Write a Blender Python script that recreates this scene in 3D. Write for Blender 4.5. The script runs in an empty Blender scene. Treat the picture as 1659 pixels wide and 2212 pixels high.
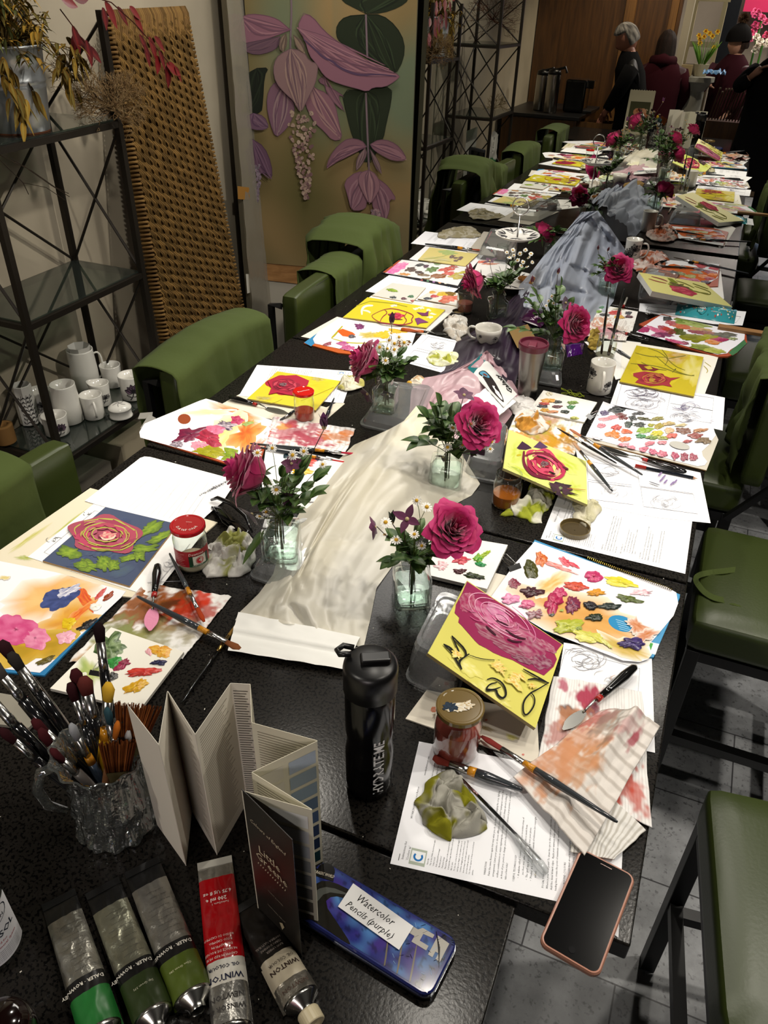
import bpy, math, random
from mathutils import Vector, Matrix, noise
from mathutils.geometry import tessellate_polygon
PI=math.pi
V=Vector
scn=bpy.context.scene
COL=scn.collection
ZT=0.90                       # table top above the floor
F=1685.0; CX=829.5; CY=1106.0
R=Matrix(((0.92138625,0.38816359,0.01940121),(-0.23733652,0.5224326,0.81898446),(0.30776413,-0.75920564,0.57348761)))
CAM=V((0,0,ZT+1.0))
RT=R.transposed()
def ray(px,py): return RT@V((px-CX,-(py-CY),-F))
def A(px,py,h=0.0):           # point of the photo at height h above the table top
    d=ray(px,py); t=(ZT+h-CAM.z)/d.z; return CAM+d*t
def AF(px,py,z=0.0): return A(px,py,z-ZT)
def AX(px,py,x):
    d=ray(px,py); return CAM+d*(x/d.x)
def AY(px,py,y):
    d=ray(px,py); return CAM+d*(y/d.y)
class Pl:                     # a plane (flat at height h, or through three points)
    def __init__(s,h=0.0,pts=None):
        if pts is None: s.o=V((0,0,ZT+h)); s.n=V((0,0,1))
        else:
            a,b,c=pts; s.o=a; s.n=(b-a).cross(c-a).normalized()
            if s.n.z<0: s.n=-s.n
    def m(s,px,py,off=0.0):
        d=ray(px,py); o=s.o+s.n*off; t=(o-CAM).dot(s.n)/d.dot(s.n); return CAM+d*t
def lin(c): return c/12.92 if c<=0.04045 else ((c+0.055)/1.055)**2.4
def hx(s):
    if not isinstance(s,str): return s
    return tuple(lin(int(s[i:i+2],16)/255) for i in (0,2,4))
def mixc(a,b,t): return tuple(a[i]*(1-t)+b[i]*t for i in range(3))
def nz(x,y,z=0.0): return noise.noise(V((x,y,z)))
# ---------------------------------------------------------------- materials
def nm(name):
    m=bpy.data.materials.new(name); m.use_nodes=True; nt=m.node_tree
    b=nt.nodes['Principled BSDF']; return m,nt,b
def seti(b,k,v):
    if k in b.inputs: b.inputs[k].default_value=v
def bump(nt,b,scale,strength,dist=0.002,detail=4,kind='noise',coord='Object'):
    tc=nt.nodes.new('ShaderNodeTexCoord')
    if kind=='noise': n=nt.nodes.new('ShaderNodeTexNoise'); n.inputs['Detail'].default_value=detail; out=n.outputs[0]
    else: n=nt.nodes.new('ShaderNodeTexVoronoi'); out=n.outputs[0]
    n.inputs['Scale'].default_value=scale
    nt.links.new(tc.outputs[coord],n.inputs['Vector'])
    bp=nt.nodes.new('ShaderNodeBump'); bp.inputs['Strength'].default_value=strength; bp.inputs['Distance'].default_value=dist
    nt.links.new(out,bp.inputs['Height']); nt.links.new(bp.outputs[0],b.inputs['Normal']); return n
def mat(name,col=None,rough=.5,metal=0.0,bs=None,spec=.5,emit=None,es=1.0,sheen=0,trans=0,coat=0,vc=False):
    m,nt,b=nm(name)
    if vc:
        a=nt.nodes.new('ShaderNodeAttribute'); a.attribute_name='Col'; nt.links.new(a.outputs['Color'],b.inputs['Base Color'])
    elif col is not None: seti(b,'Base Color',(*hx(col),1))
    seti(b,'Roughness',rough); seti(b,'Metallic',metal); seti(b,'Specular IOR Level',spec)
    if sheen: seti(b,'Sheen Weight',sheen)
    if coat: seti(b,'Coat Weight',coat); seti(b,'Coat Roughness',.08)
    if trans: seti(b,'Transmission Weight',trans)
    if emit: seti(b,'Emission Color',(*hx(emit),1)); seti(b,'Emission Strength',es)
    if bs: bump(nt,b,bs[0],bs[1],bs[2] if len(bs)>2 else .002)
    return m
def thin(name,tint='ffffff',gloss=.12,rough=.03,refr=0.0,fr=1.45,dif=0.0,difc='ffffff',bs=None):   # clear sheet material: see-through plus fresnel gloss
    m,nt,b=nm(name); N=nt.nodes; L=nt.links; N.remove(b); out=[n for n in N if n.type=='OUTPUT_MATERIAL'][0]
    tr=N.new('ShaderNodeBsdfTransparent'); tr.inputs[0].default_value=(*hx(tint),1)
    gl=N.new('ShaderNodeBsdfGlossy'); gl.inputs['Roughness'].default_value=rough
    lw=N.new('ShaderNodeLayerWeight'); lw.inputs[0].default_value=.5
    f=N.new('ShaderNodeMath'); f.operation='POWER'; f.inputs[1].default_value=3.2; L.new(lw.outputs['Facing'],f.inputs[0])
    f2=N.new('ShaderNodeMath'); f2.operation='MULTIPLY'; f2.inputs[1].default_value=(fr-1)*1.6; L.new(f.outputs[0],f2.inputs[0]); f=f2
    last=tr.outputs[0]
    if refr:
        rf=N.new('ShaderNodeBsdfRefraction'); rf.inputs['IOR'].default_value=1.2; rf.inputs[0].default_value=(*hx(tint),1); rf.inputs['Roughness'].default_value=0
        mx=N.new('ShaderNodeMixShader'); mx.inputs[0].default_value=refr; L.new(last,mx.inputs[1]); L.new(rf.outputs[0],mx.inputs[2]); last=mx.outputs[0]
    if dif:
        d=N.new('ShaderNodeBsdfDiffuse'); d.inputs[0].default_value=(*hx(difc),1)
        mx=N.new('ShaderNodeMixShader'); mx.inputs[0].default_value=dif; L.new(last,mx.inputs[1]); L.new(d.outputs[0],mx.inputs[2]); last=mx.outputs[0]
    ad=N.new('ShaderNodeMath'); ad.operation='ADD'; ad.inputs[1].default_value=gloss; ad.use_clamp=True
    L.new(f.outputs[0],ad.inputs[0])
    mx=N.new('ShaderNodeMixShader'); L.new(ad.outputs[0],mx.inputs[0]); L.new(last,mx.inputs[1]); L.new(gl.outputs[0],mx.inputs[2]); L.new(mx.outputs[0],out.inputs[0])
    if bs:
        tc=N.new('ShaderNodeTexCoord'); n=N.new('ShaderNodeTexNoise'); n.inputs['Scale'].default_value=bs[0]; L.new(tc.outputs['Object'],n.inputs['Vector'])
        bp=N.new('ShaderNodeBump'); bp.inputs['Strength'].default_value=bs[1]; bp.inputs['Distance'].default_value=.004
        L.new(n.outputs[0],bp.inputs['Height']); L.new(bp.outputs[0],gl.inputs['Normal']); L.new(bp.outputs[0],lw.inputs['Normal'])
    return m
def sheer(name,alpha=.3,rough=.6):     # organza: woven cloth light passes through
    m,nt,b=nm(name); N=nt.nodes; L=nt.links; N.remove(b); out=[n for n in N if n.type=='OUTPUT_MATERIAL'][0]
    a=N.new('ShaderNodeAttribute'); a.attribute_name='Col'
    d=N.new('ShaderNodeBsdfDiffuse'); t=N.new('ShaderNodeBsdfTranslucent'); g=N.new('ShaderNodeBsdfGlossy'); g.inputs['Roughness'].default_value=.38
    L.new(a.outputs['Color'],d.inputs[0]); L.new(a.outputs['Color'],t.inputs[0])
    m1=N.new('ShaderNodeMixShader'); m1.inputs[0].default_value=.25; L.new(d.outputs[0],m1.inputs[1]); L.new(t.outputs[0],m1.inputs[2])
    m2=N.new('ShaderNodeMixShader'); m2.inputs[0].default_value=.10; L.new(m1.outputs[0],m2.inputs[1]); L.new(g.outputs[0],m2.inputs[2])
    tr=N.new('ShaderNodeBsdfTransparent')
    lw=N.new('ShaderNodeLayerWeight'); lw.inputs[0].default_value=.35
    mp=N.new('ShaderNodeMapRange'); mp.inputs[1].default_value=0; mp.inputs[2].default_value=1; mp.inputs[3].default_value=1-alpha; mp.inputs[4].default_value=1.0
    L.new(lw.outputs['Facing'],mp.inputs[0])
    m3=N.new('ShaderNodeMixShader'); L.new(mp.outputs[0],m3.inputs[0]); L.new(tr.outputs[0],m3.inputs[1]); L.new(m2.outputs[0],m3.inputs[2])
    L.new(m3.outputs[0],out.inputs[0]); return m
M={}
M['paper']=mat('paper',rough=.85,vc=True,spec=.2)
M['matte']=mat('matte_pigment',rough=.8,vc=True,spec=.25)
M['paint']=mat('oil_paint',rough=.28,vc=True,spec=.6,bs=(260,.5,.0012))
M['ink']=mat('ink',rough=.7,vc=True,spec=.2)
M['satin']=mat('satin_surface',rough=.35,vc=True)
M['gloss']=mat('glossy_surface',rough=.12,vc=True,coat=.3)
M['cloth']=mat('woven_cloth',rough=.95,vc=True,spec=.1,bs=(900,.35,.001))
M['metal']=mat('bright_metal',rough=.22,metal=1,vc=True)
M['foil']=mat('foil_tube',rough=.3,metal=.85,vc=True,bs=(60,.6,.004))
M['china']=mat('glazed_china',rough=.12,vc=True,spec=.6)
M['petal']=mat('petal',rough=.55,vc=True,spec=.3,sheen=.3,bs=(180,.25,.001))
M['leaf']=mat('leaf',rough=.4,vc=True,spec=.4,bs=(150,.3,.001))
M['dry']=mat('dry_plant',rough=.9,vc=True,spec=.1)
M['skin']=mat('skin',rough=.5,vc=True,spec=.3)
M['hair']=mat('hair',rough=.75,spec=.15,vc=True,bs=(120,.8,.004))
M['leather']=mat('green_leather','303a15',rough=.36,bs=(160,.22,.001))
M['piping']=mat('piping','161d0e',rough=.5)
M['canvasgreen']=mat('green_apron_cloth','384510',rough=.9,bs=(40,.4,.003))
M['black']=mat('black_steel','0b0b0c',rough=.4)
M['steel']=mat('dark_iron','2b2620',rough=.45,metal=.6)
M['glass']=thin('clear_glass','f8fdfa',.045,.02,fr=1.7,dif=.012,difc='d0d6d0',bs=(28,.45))
M['crystal']=thin('cut_crystal','f0f2f0',.22,.03,refr=.15,fr=1.9,dif=.07,difc='c4ccca',bs=(60,1.0))
M['water']=thin('water','f7fbf8',.05,.01,fr=1.5)
M['plastic']=thin('clear_plastic','eceeee',.09,.10,fr=1.7,dif=.16,difc='dfe3e5',bs=(14,.3))
M['wrap']=thin('plastic_wrap','dcd8cc',.10,.15,fr=1.4,dif=.35,difc='b9b2a2',bs=(22,1.0))
M['shelfglass']=thin('shelf_glass','a8b4ac',.10,.02,fr=1.5,dif=.05,difc='93a39a')
M['organza']=sheer('organza',.30)
M['silk']=sheer('silk_chiffon',.05)
M['pine']=None
def woodmat(name,c1,c2,sc=3,rough=.5,axis=2):
    m,nt,b=nm(name); N=nt.nodes; L=nt.links
    tc=N.new('ShaderNodeTexCoord'); mp=N.new('ShaderNodeMapping'); s=[14,14,14]; s[axis]=1.0; mp.inputs['Scale'].default_value=s
    n=N.new('ShaderNodeTexNoise'); n.inputs['Scale'].default_value=sc; n.inputs['Detail'].default_value=6; n.inputs['Distortion'].default_value=.6
    cr=N.new('ShaderNodeValToRGB'); cr.color_ramp.elements[0].position=.35; cr.color_ramp.elements[1].position=.7
    cr.color_ramp.elements[0].color=(*hx(c1),1); cr.color_ramp.elements[1].color=(*hx(c2),1)
    L.new(tc.outputs['Object'],mp.inputs[0]); L.new(mp.outputs[0],n.inputs['Vector']); L.new(n.outputs[0],cr.inputs[0]); L.new(cr.outputs[0],b.inputs['Base Color'])
    seti(b,'Roughness',rough); return m
M['pine']=woodmat('pine_wood','8a6238','a87c4c',axis=0)
M['oak']=woodmat('brown_oak','3a2410','553719',rough=.35)
M['oaklight']=woodmat('golden_oak','5c3d1a','7a5426',rough=.4)
# ---------------------------------------------------------------- mesh builder
class MB:
    def __init__(s): s.v=[]; s.f=[]; s.c=[]
    def add(s,vs,fs,col,cols=None):
        k=len(s.v); s.v+= [V(p) for p in vs]; s.f+=[tuple(i+k for i in f) for f in fs]
        if cols: s.c+=cols
        else: s.c+=[hx(col)]*len(vs)
        return s
    def box(s,c,d,col='888888',rz=0.0,mtx=None):
        x,y,z=d[0]/2,d[1]/2,d[2]/2
        vs=[V((a*x,b*y,e*z)) for a in(-1,1) for b in(-1,1) for e in(-1,1)]
        if mtx is not None: vs=[mtx@p for p in vs]
        elif rz: m=Matrix.Rotation(rz,3,'Z'); vs=[m@p for p in vs]
        vs=[p+V(c) for p in vs]
        return s.add(vs,[(0,1,3,2),(4,6,7,5),(0,4,5,1),(2,3,7,6),(0,2,6,4),(1,5,7,3)],col)
    def prism(s,poly,off,col,side=None):       # polygon (3-D) extruded by -off
        n=len(poly); off=V(off); tri=tessellate_polygon([poly])
        s.add(list(poly),[tuple(t) for t in tri],col)
        sc=side or col
        s.add([p-off for p in poly],[tuple(t) for t in tri],sc)
        vs=[];fs=[]
        for i in range(n):
            a,b=poly[i],poly[(i+1)%n]; k=len(vs); vs+=[a,b,b-off,a-off]; fs.append((k,k+1,k+2,k+3))
        return s.add(vs,fs,sc)
    def poly(s,poly,col,cols=None):
        tri=tessellate_polygon([poly]); return s.add(list(poly),[tuple(t) for t in tri],col,cols)
    def tube(s,pts,r,col='333333',n=8,cap=True,cols=None):
        pts=[V(p) for p in pts]; m=len(pts)
        rr=r if isinstance(r,(list,tuple)) else [r]*m
        vs=[];fs=[];cc=[]; up=None
        for i,p in enumerate(pts):
            d=(pts[min(i+1,m-1)]-pts[max(i-1,0)])
            if d.length<1e-9: d=V((0,0,1))
            d.normalize()
            if up is None: up=d.orthogonal().normalized()
            else:
                up=(up-d*up.dot(d)); up=up.normalized() if up.length>1e-6 else d.orthogonal().normalized()
            w=d.cross(up)
            for k in range(n):
                a=2*PI*k/n; vs.append(p+(up*math.cos(a)+w*math.sin(a))*rr[i]); cc.append(hx(cols[i]) if cols else hx(col))
        for i in range(m-1):
            for k in range(n): fs.append((i*n+k,i*n+(k+1)%n,(i+1)*n+(k+1)%n,(i+1)*n+k))
        if cap: fs.append(tuple(range(n))[::-1]); fs.append(tuple(range((m-1)*n,m*n)))
        return s.add(vs,fs,col,cc)
    def lathe(s,prof,c=(0,0,0),col='888888',n=32,cols=None,sq=0.0,mtx=None,capb=True,capt=False,fx=None):
        vs=[];fs=[];cc=[]; m=len(prof)
        for i,(r,z) in enumerate(prof):
            for k in range(n):
                a=2*PI*k/n; q=1.0
                if sq: e=2/(1-sq*.85); q=1/((abs(math.cos(a))**e+abs(math.sin(a))**e)**(1/e))
                p=V((r*q*math.cos(a),r*q*math.sin(a),z))
                if fx: p=fx(p,a)
                if mtx is not None: p=mtx@p
                vs.append(p+V(c)); cc.append(hx(cols[i]) if cols else hx(col))
        for i in range(m-1):
            for k in range(n): fs.append((i*n+k,i*n+(k+1)%n,(i+1)*n+(k+1)%n,(i+1)*n+k))
        if capb: fs.append(tuple(range(n))[::-1])
        if capt: fs.append(tuple(range((m-1)*n,m*n)))
        return s.add(vs,fs,col,cc)
    def grid(s,fn,nu,nv,col='888888',cfn=None):
        vs=[];cc=[]
        for j in range(nv+1):
            for i in range(nu+1):
                u,v=i/nu,j/nv; vs.append(V(fn(u,v))); cc.append(hx(cfn(u,v)) if cfn else hx(col))
        fs=[(j*(nu+1)+i,j*(nu+1)+i+1,(j+1)*(nu+1)+i+1,(j+1)*(nu+1)+i) for j in range(nv) for i in range(nu)]
        return s.add(vs,fs,col,cc)
    def sphere(s,c,r,col,n=12,sc=(1,1,1),mtx=None):
        pr=[(max(1e-4,math.sin(PI*i/n)),-math.cos(PI*i/n)) for i in range(n+1)]
        vs=[];fs=[];k2=n*2
        for rr,z in pr:
            for k in range(k2):
                a=2*PI*k/k2; p=V((rr*math.cos(a)*sc[0],rr*math.sin(a)*sc[1],z*sc[2]))*r
                if mtx is not None: p=mtx@p
                vs.append(p+V(c))
        for i in range(n):
            for k in range(k2): fs.append((i*k2+k,i*k2+(k+1)%k2,(i+1)*k2+(k+1)%k2,(i+1)*k2+k))
        return s.add(vs,fs,col)
    def build(s,name,m,parent=None,smooth=False,bevel=0,solid=0,sub=0):
        me=bpy.data.meshes.new(name)
        if parent is not None: inv=WM(parent).inverted(); vs=[inv@p for p in s.v]; loc=None
        else:
            zs=min(p.z for p in s.v); n=len(s.v); loc=V((sum(p.x for p in s.v)/n,sum(p.y for p in s.v)/n,zs)); vs=[p-loc for p in s.v]
        me.from_pydata([tuple(p) for p in vs],[],s.f); 
        ca=me.color_attributes.new('Col','FLOAT_COLOR','POINT'); buf=[]
        for c in s.c: buf+= [c[0],c[1],c[2],1.0]
        ca.data.foreach_set('color',buf)
        me.materials.append(M[m] if isinstance(m,str) else m)
        if smooth: me.polygons.foreach_set('use_smooth',[True]*len(me.polygons))
        me.update()
        o=bpy.data.objects.new(name,me); COL.objects.link(o)
        if parent is not None: o.parent=parent
        else: o.location=loc
        if bevel: b=o.modifiers.new('bevel','BEVEL'); b.width=bevel; b.segments=3; b.limit_method='ANGLE'
        if solid: b=o.modifiers.new('solid','SOLIDIFY'); b.thickness=solid; b.offset=0
        if sub: b=o.modifiers.new('sub','SUBSURF'); b.levels=sub; b.render_levels=sub
        return o
def LM(o): return Matrix.LocRotScale(o.location,o.rotation_euler,o.scale)
def WM(o):
    m=LM(o)
    while o.parent: o=o.parent; m=LM(o)@m
    return m
def tag(o,label,cat,group=None,kind=None):
    if label: o['label']=label
    if cat: o['category']=cat
    if group: o['group']=group
    if kind: o['kind']=kind
    return o
def thing(name,label,cat,loc=(0,0,0),rz=0.0,group=None):
    o=bpy.data.objects.new(name,None); o.empty_display_size=.02; COL.objects.link(o); o.location=loc; o.rotation_euler=(0,0,rz)
    return tag(o,label,cat,group)
def dup(root,loc,rz,label,group=None):
    def cp(o,par):
        c=o.copy(); COL.objects.link(c)
        if par is not None: c.parent=par
        for ch in list(o.children): cp(ch,c)
        return c
    r=cp(root,None); r.location=loc; r.rotation_euler=(0,0,rz); tag(r,label,None,group); return r
def struct(mb,name,m,**k): o=mb.build(name,m,**k); o['kind']='structure'; return o
def chaikin(p,it=2,closed=False):
    for _ in range(it):
        q=[]
        n=len(p); rng=range(n if closed else n-1)
        if not closed: q.append(p[0])
        for i in rng:
            a,b=p[i],p[(i+1)%n]; q.append((a[0]*.75+b[0]*.25,a[1]*.75+b[1]*.25)); q.append((a[0]*.25+b[0]*.75,a[1]*.25+b[1]*.75))
        if not closed: q.append(p[-1])
        p=q
    return p
# ---------------------------------------------------------------- text
_tc={}
def glyphs(txt,res=1,bold=False,italic=0.0):
    k=(txt,res,bold,italic)
    if k in _tc: return _tc[k]
    cu=bpy.data.curves.new('t','FONT'); cu.body=txt; cu.resolution_u=res; cu.size=1.0; cu.shear=italic
    if bold: cu.offset=.018
    o=bpy.data.objects.new('t',cu); COL.objects.link(o); dg=bpy.context.evaluated_depsgraph_get(); dg.update()
    me=bpy.data.meshes.new_from_object(o.evaluated_get(dg)); vs=[(v.co.x,v.co.y) for v in me.vertices]; fs=[tuple(p.vertices) for p in me.polygons]
    bpy.data.objects.remove(o); bpy.data.meshes.remove(me); bpy.data.curves.remove(cu)
    w=max([v[0] for v in vs],default=0); _tc[k]=(vs,fs,w); return _tc[k]
def text(mb,txt,o,X,Y,size,col='202020',bold=False,res=1,width=None,italic=0.0,fn=None):
    if not txt.strip(): return 0
    vs,fs,w=glyphs(txt,res,bold,italic); sx=size if width is None else width/max(w,1e-6)
    if fn: P=[fn(x*sx,y*size) for x,y in vs]
    else: P=[V(o)+V(X)*(x*sx)+V(Y)*(y*size) for x,y in vs]
    mb.add(P,fs,col); return w*sx
# ---------------------------------------------------------------- flat art laid on a surface
def inside(x,y,P):
    r=False; n=len(P)
    for i in range(n):
        (x1,y1),(x2,y2)=P[i],P[i-1]
        if (y1>y)!=(y2>y) and x<(x2-x1)*(y-y1)/(y2-y1)+x1: r=not r
    return r
class Art:
    def __init__(s,pl,base=0.0004,clip=None): s.pl=pl; s.k=0; s.b=base; s.flat=MB(); s.wet=MB(); s.clip=clip
    def cl(s,x,y,cx,cy):
        if not s.clip or inside(x,y,s.clip): return x,y
        a,b=0.0,1.0
        for _ in range(7):
            m=(a+b)/2
            if inside(cx+(x-cx)*m,cy+(y-cy)*m,s.clip): a=m
            else: b=m
        return cx+(x-cx)*a,cy+(y-cy)*a
    def off(s): s.k+=1; return s.b+s.k*0.00006
    def poly(s,pts,col,sm=0,cols=None):
        if sm: pts=chaikin(pts,sm,True)
        o=s.off(); s.flat.poly([s.pl.m(x,y,o) for x,y in pts],col); return s
    def stroke(s,pts,w,col,sm=2,taper=True,wet=False):
        pts=chaikin(pts,sm); n=len(pts); L=[];Rr=[]
        for i,(x,y) in enumerate(pts):
            a=pts[max(0,i-1)]; b=pts[min(n-1,i+1)]; dx,dy=b[0]-a[0],b[1]-a[1]; l=math.hypot(dx,dy) or 1; t=i/(n-1)
            ww=w*.5*((.35+.65*math.sin(PI*min(1,max(0,t*.9+.05)))) if taper else 1.0); nx,ny=-dy/l*ww,dx/l*ww; L.append((x+nx,y+ny)); Rr.append((x-nx,y-ny))
        o=s.off(); vs=[s.pl.m(x,y,o) for x,y in L]+[s.pl.m(x,y,o) for x,y in Rr]
        (s.wet if wet else s.flat).add(vs,[(i,i+1,n+i+1,n+i) for i in range(n-1)],col); return s
    def line(s,pts,col='777777',w=.8): return s.stroke(pts,w,col,0,False)
    def blob(s,cx,cy,rx,ry,col,col2=None,ang=0,seed=None,h=.0012,jag=.35,wet=True,fade=None):
        if s.clip and not inside(cx,cy,s.clip): return s
        seed=s.k*7.3+cx*.13 if seed is None else seed; n=36; rings=6; ca,sa=math.cos(math.radians(ang)),math.sin(math.radians(ang))
        c1=hx(col); c2=hx(col2) if col2 else mixc(c1,(1,1,1),.18) if sum(c1)<2 else c1
        o=s.off(); vs=[];cc=[];fs=[]
        for j in range(rings+1):
            r=max(.02,j/rings)
            for k in range(n):
                a=2*PI*k/n; q=1+jag*(nz(math.cos(a)*1.6+seed,math.sin(a)*1.6,seed)+.7*nz(math.cos(a)*4+seed,math.sin(a)*4,seed*2))
                ex,ey=math.cos(a)*r*q*rx,math.sin(a)*r*q*ry; x=cx+ex*ca-ey*sa; y=cy+ex*sa+ey*ca; x,y=s.cl(x,y,cx,cy)
                m=nz(ex/rx*2.3*1.2+seed,ey/ry*1.4*3,seed); t=max(0,min(1,.45+m*1.3))
                hh=h*(1-r**3)*(.55+.9*abs(nz(ex/rx*3+seed,ey/ry*5,9+seed))) if wet else 0
                vs.append(s.pl.m(x,y,o+hh)); c=mixc(c1,c2,t)
                if fade: c=mixc(c,hx(fade),max(0,(r-.45)/.55)**1.3*.9)
                cc.append(c)
        for j in range(rings):
            for k in range(n): fs.append((j*n+k,j*n+(k+1)%n,(j+1)*n+(k+1)%n,(j+1)*n+k))
        fs.append(tuple(range(n)))
        (s.wet if wet else s.flat).add(vs,fs,col,cc); return s
    def wash(s,*a,**k): k['wet']=False; k.setdefault('jag',.5); return s.blob(*a,**k)
    def done(s,parent,flat='brushwork',wet='paint_daubs',ml='matte'):
        if s.flat.v: s.flat.build(flat,ml,parent)
        if s.wet.v: s.wet.build(wet,'paint',parent,smooth=True)
    def rose(s,cx,cy,rx,ry,cols,ang=0,seed=1,n=11,line=None):     # petals of a painted rose, laid from the outside in
        rd=random.Random(seed); ca,sa=math.cos(math.radians(ang)),math.sin(math.radians(ang))
        T=lambda u,v:(cx+(u*rx)*ca-(v*ry)*sa, cy+(u*rx)*sa+(v*ry)*ca)
        pts=[]
        for k in range(26):
            a=2*PI*k/26; q=1+.13*math.sin(a*5+seed)+rd.uniform(-.05,.05); pts.append(T(math.cos(a)*q,math.sin(a)*q))
        s.poly(pts,cols[0],1)
        for j in range(3):
            rr=.86-.24*j
            for i in range(n-3*j):
                a=2*PI*i/(n-3*j)+j*.7+seed; w=.5; P=[]
                for t in range(9):
                    b=a+(t/8-.5)*2*w; q=rr*(1+.06*rd.uniform(-1,1)); P.append(T(math.cos(b)*q,math.sin(b)*q))
                for t in range(8,-1,-1):
                    b=a+(t/8-.5)*2*w; q=rr*(1-.28*math.sin(PI*t/8)-.04); P.append(T(math.cos(b)*q,math.sin(b)*q))
                s.poly(P,cols[1+rd.randrange(len(cols)-1)])
                if line and rd.random()<.8: s.stroke([P[t] for t in (0,3,5,8)],max(.7,rx*.03),line,1)
        s.blob(cx,cy,rx*.2*1.0,ry*.2,cols[-1],cols[0],wet=False,seed=seed)
        return s
def sheet(name,label,cat,px,h,t=.0004,col='f4f4f6',group=None,side=None,curl=None,art=None,m='paper',pl=None,sm=0,base=.0005,round_=0):
    """flat sheet or board whose outline is read on the table; art is drawn on its top face"""
    pl=pl or Pl(h+t)
    if sm: px=chaikin(px,sm,True)
    P=[pl.m(x,y) for x,y in px]
    c=sum(P,V())/len(P)
    root=thing(name,label,cat,(c.x,c.y,c.z-t),0,group)
    MB().prism(P,pl.n*t,col,side).build('board' if t>.002 else 'sheet',m,root)
    if art:
        a=Art(pl,base-.0004,px); art(a); a.done(root)
    return root
def pixgrid(q,u,v):            # bilinear in the photo quad (u along first edge)
    x=(q[0][0]*(1-u)+q[1][0]*u)*(1-v)+(q[3][0]*(1-u)+q[2][0]*u)*v
    y=(q[0][1]*(1-u)+q[1][1]*u)*(1-v)+(q[3][1]*(1-u)+q[2][1]*u)*v
    return x,y
def stained(base,stains,stripe=None,seed=0,vs=0):
    B=hx(base); st=[(a,b,r,hx(c),s) for a,b,r,c,s in stains]
    def f(u,v):
        c=B
        if stripe:
            n,w,sc=stripe; x=(v if vs else u)*n
            if (x%1)<w: c=mixc(c,hx(sc),.8)
        for a,b,r,cc,s in st:
            d=math.hypot(u-a,v-b)/r+.9*nz(u*7+seed,v*7,seed)+.45*nz(u*22+seed,v*22,seed)
            if d<1: c=mixc(c,cc,min(1,(1-d)*2.2)*s)
        return c
    return f
def cloth(name,label,cat,q,h,amp,cfn,n=60,seed=0,m='cloth',fq=5,group=None,thick=.0012,edge=.03,curve=None):
    mb=MB(); pl=Pl(h)
    def fn(u,v):
        x,y=pixgrid(q,u,v); ex=nz(u*4+seed,v*4,3)*edge; 
        x+= (q[1][0]-q[0][0])*ex; y+=(q[3][1]-q[0][1])*ex*.4
        z=amp*(abs(nz(u*fq+seed,v*fq*.7,seed))+.5*abs(nz(u*fq*2.3,v*fq*2.3+seed,seed)))+.0008
        if curve: z+=curve(u,v)
        p=pl.m(x,y); p.z+=z; return p
    mb.grid(fn,n,n,cfn=cfn); o=mb.build(name,m,None,smooth=True,solid=thick); return tag(o,label,cat,group)
def rag(name,label,cat,px,h,hh,c1,c2,seed=0,m='cloth',group=None,thr=0.0,ridge=1.0,c3=None):
    pts=chaikin(px,1,True); n=len(pts); cx=sum(p[0] for p in pts)/n; cy=sum(p[1] for p in pts)/n; rings=34; mb=MB(); pl=Pl(h); vs=[];cc=[];fs=[]
    a1,a2=hx(c1),hx(c2); a3=hx(c3) if c3 else a2
    N=110; P=[]
    for k in range(N):
        f=k*n/N; i=int(f)%n; t=f-int(f); P.append((pts[i][0]*(1-t)+pts[(i+1)%n][0]*t,pts[i][1]*(1-t)+pts[(i+1)%n][1]*t))
    for j in range(rings+1):
        r=max(.01,j/rings)
        for k in range(N):
            x=cx+(P[k][0]-cx)*r*1.06; y=cy+(P[k][1]-cy)*r*1.06; p=pl.m(x,y)
            u,v=p.x*30+seed+nz(p.x*40,p.y*40,seed)*.6,p.y*30+nz(p.x*40,p.y*40,seed+5)*.6
            d=noise.voronoi(V((u,v,seed*.37)))[0]; e=noise.voronoi(V((u*2.3,v*2.3,seed*.7)))[0]
            f=min(1,(d[1]-d[0])*1.7); g=min(1,(e[1]-e[0])*1.5)
            z=hh*(1-r**2.6)**.55*(.18+.62*f+.26*g)+.35*hh*abs(nz(u*.5,v*.5,seed+2))*(1-r**4)
            p.x+=nz(u,v,seed+8)*.012; p.y+=nz(u,v,seed+12)*.012; p.z+=z+.001
            vs.append(p); t=nz(u*.7,v*.7,seed+20)+.25*nz(u*3,v*3,seed)
            cc.append(mixc(a1,a2,min(1,max(0,(t-thr)*5))) if t>thr else mixc(a1,a3,min(1,max(0,(-t-.22)*5))))
    for j in range(rings):
        for k in range(N): fs.append((j*N+k,j*N+(k+1)%N,(j+1)*N+(k+1)%N,(j+1)*N+k))
    mb.add(vs,fs,c1,cc); o=mb.build(name,m,None,smooth=True,solid=.0008); return tag(o,label,cat,group)
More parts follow.
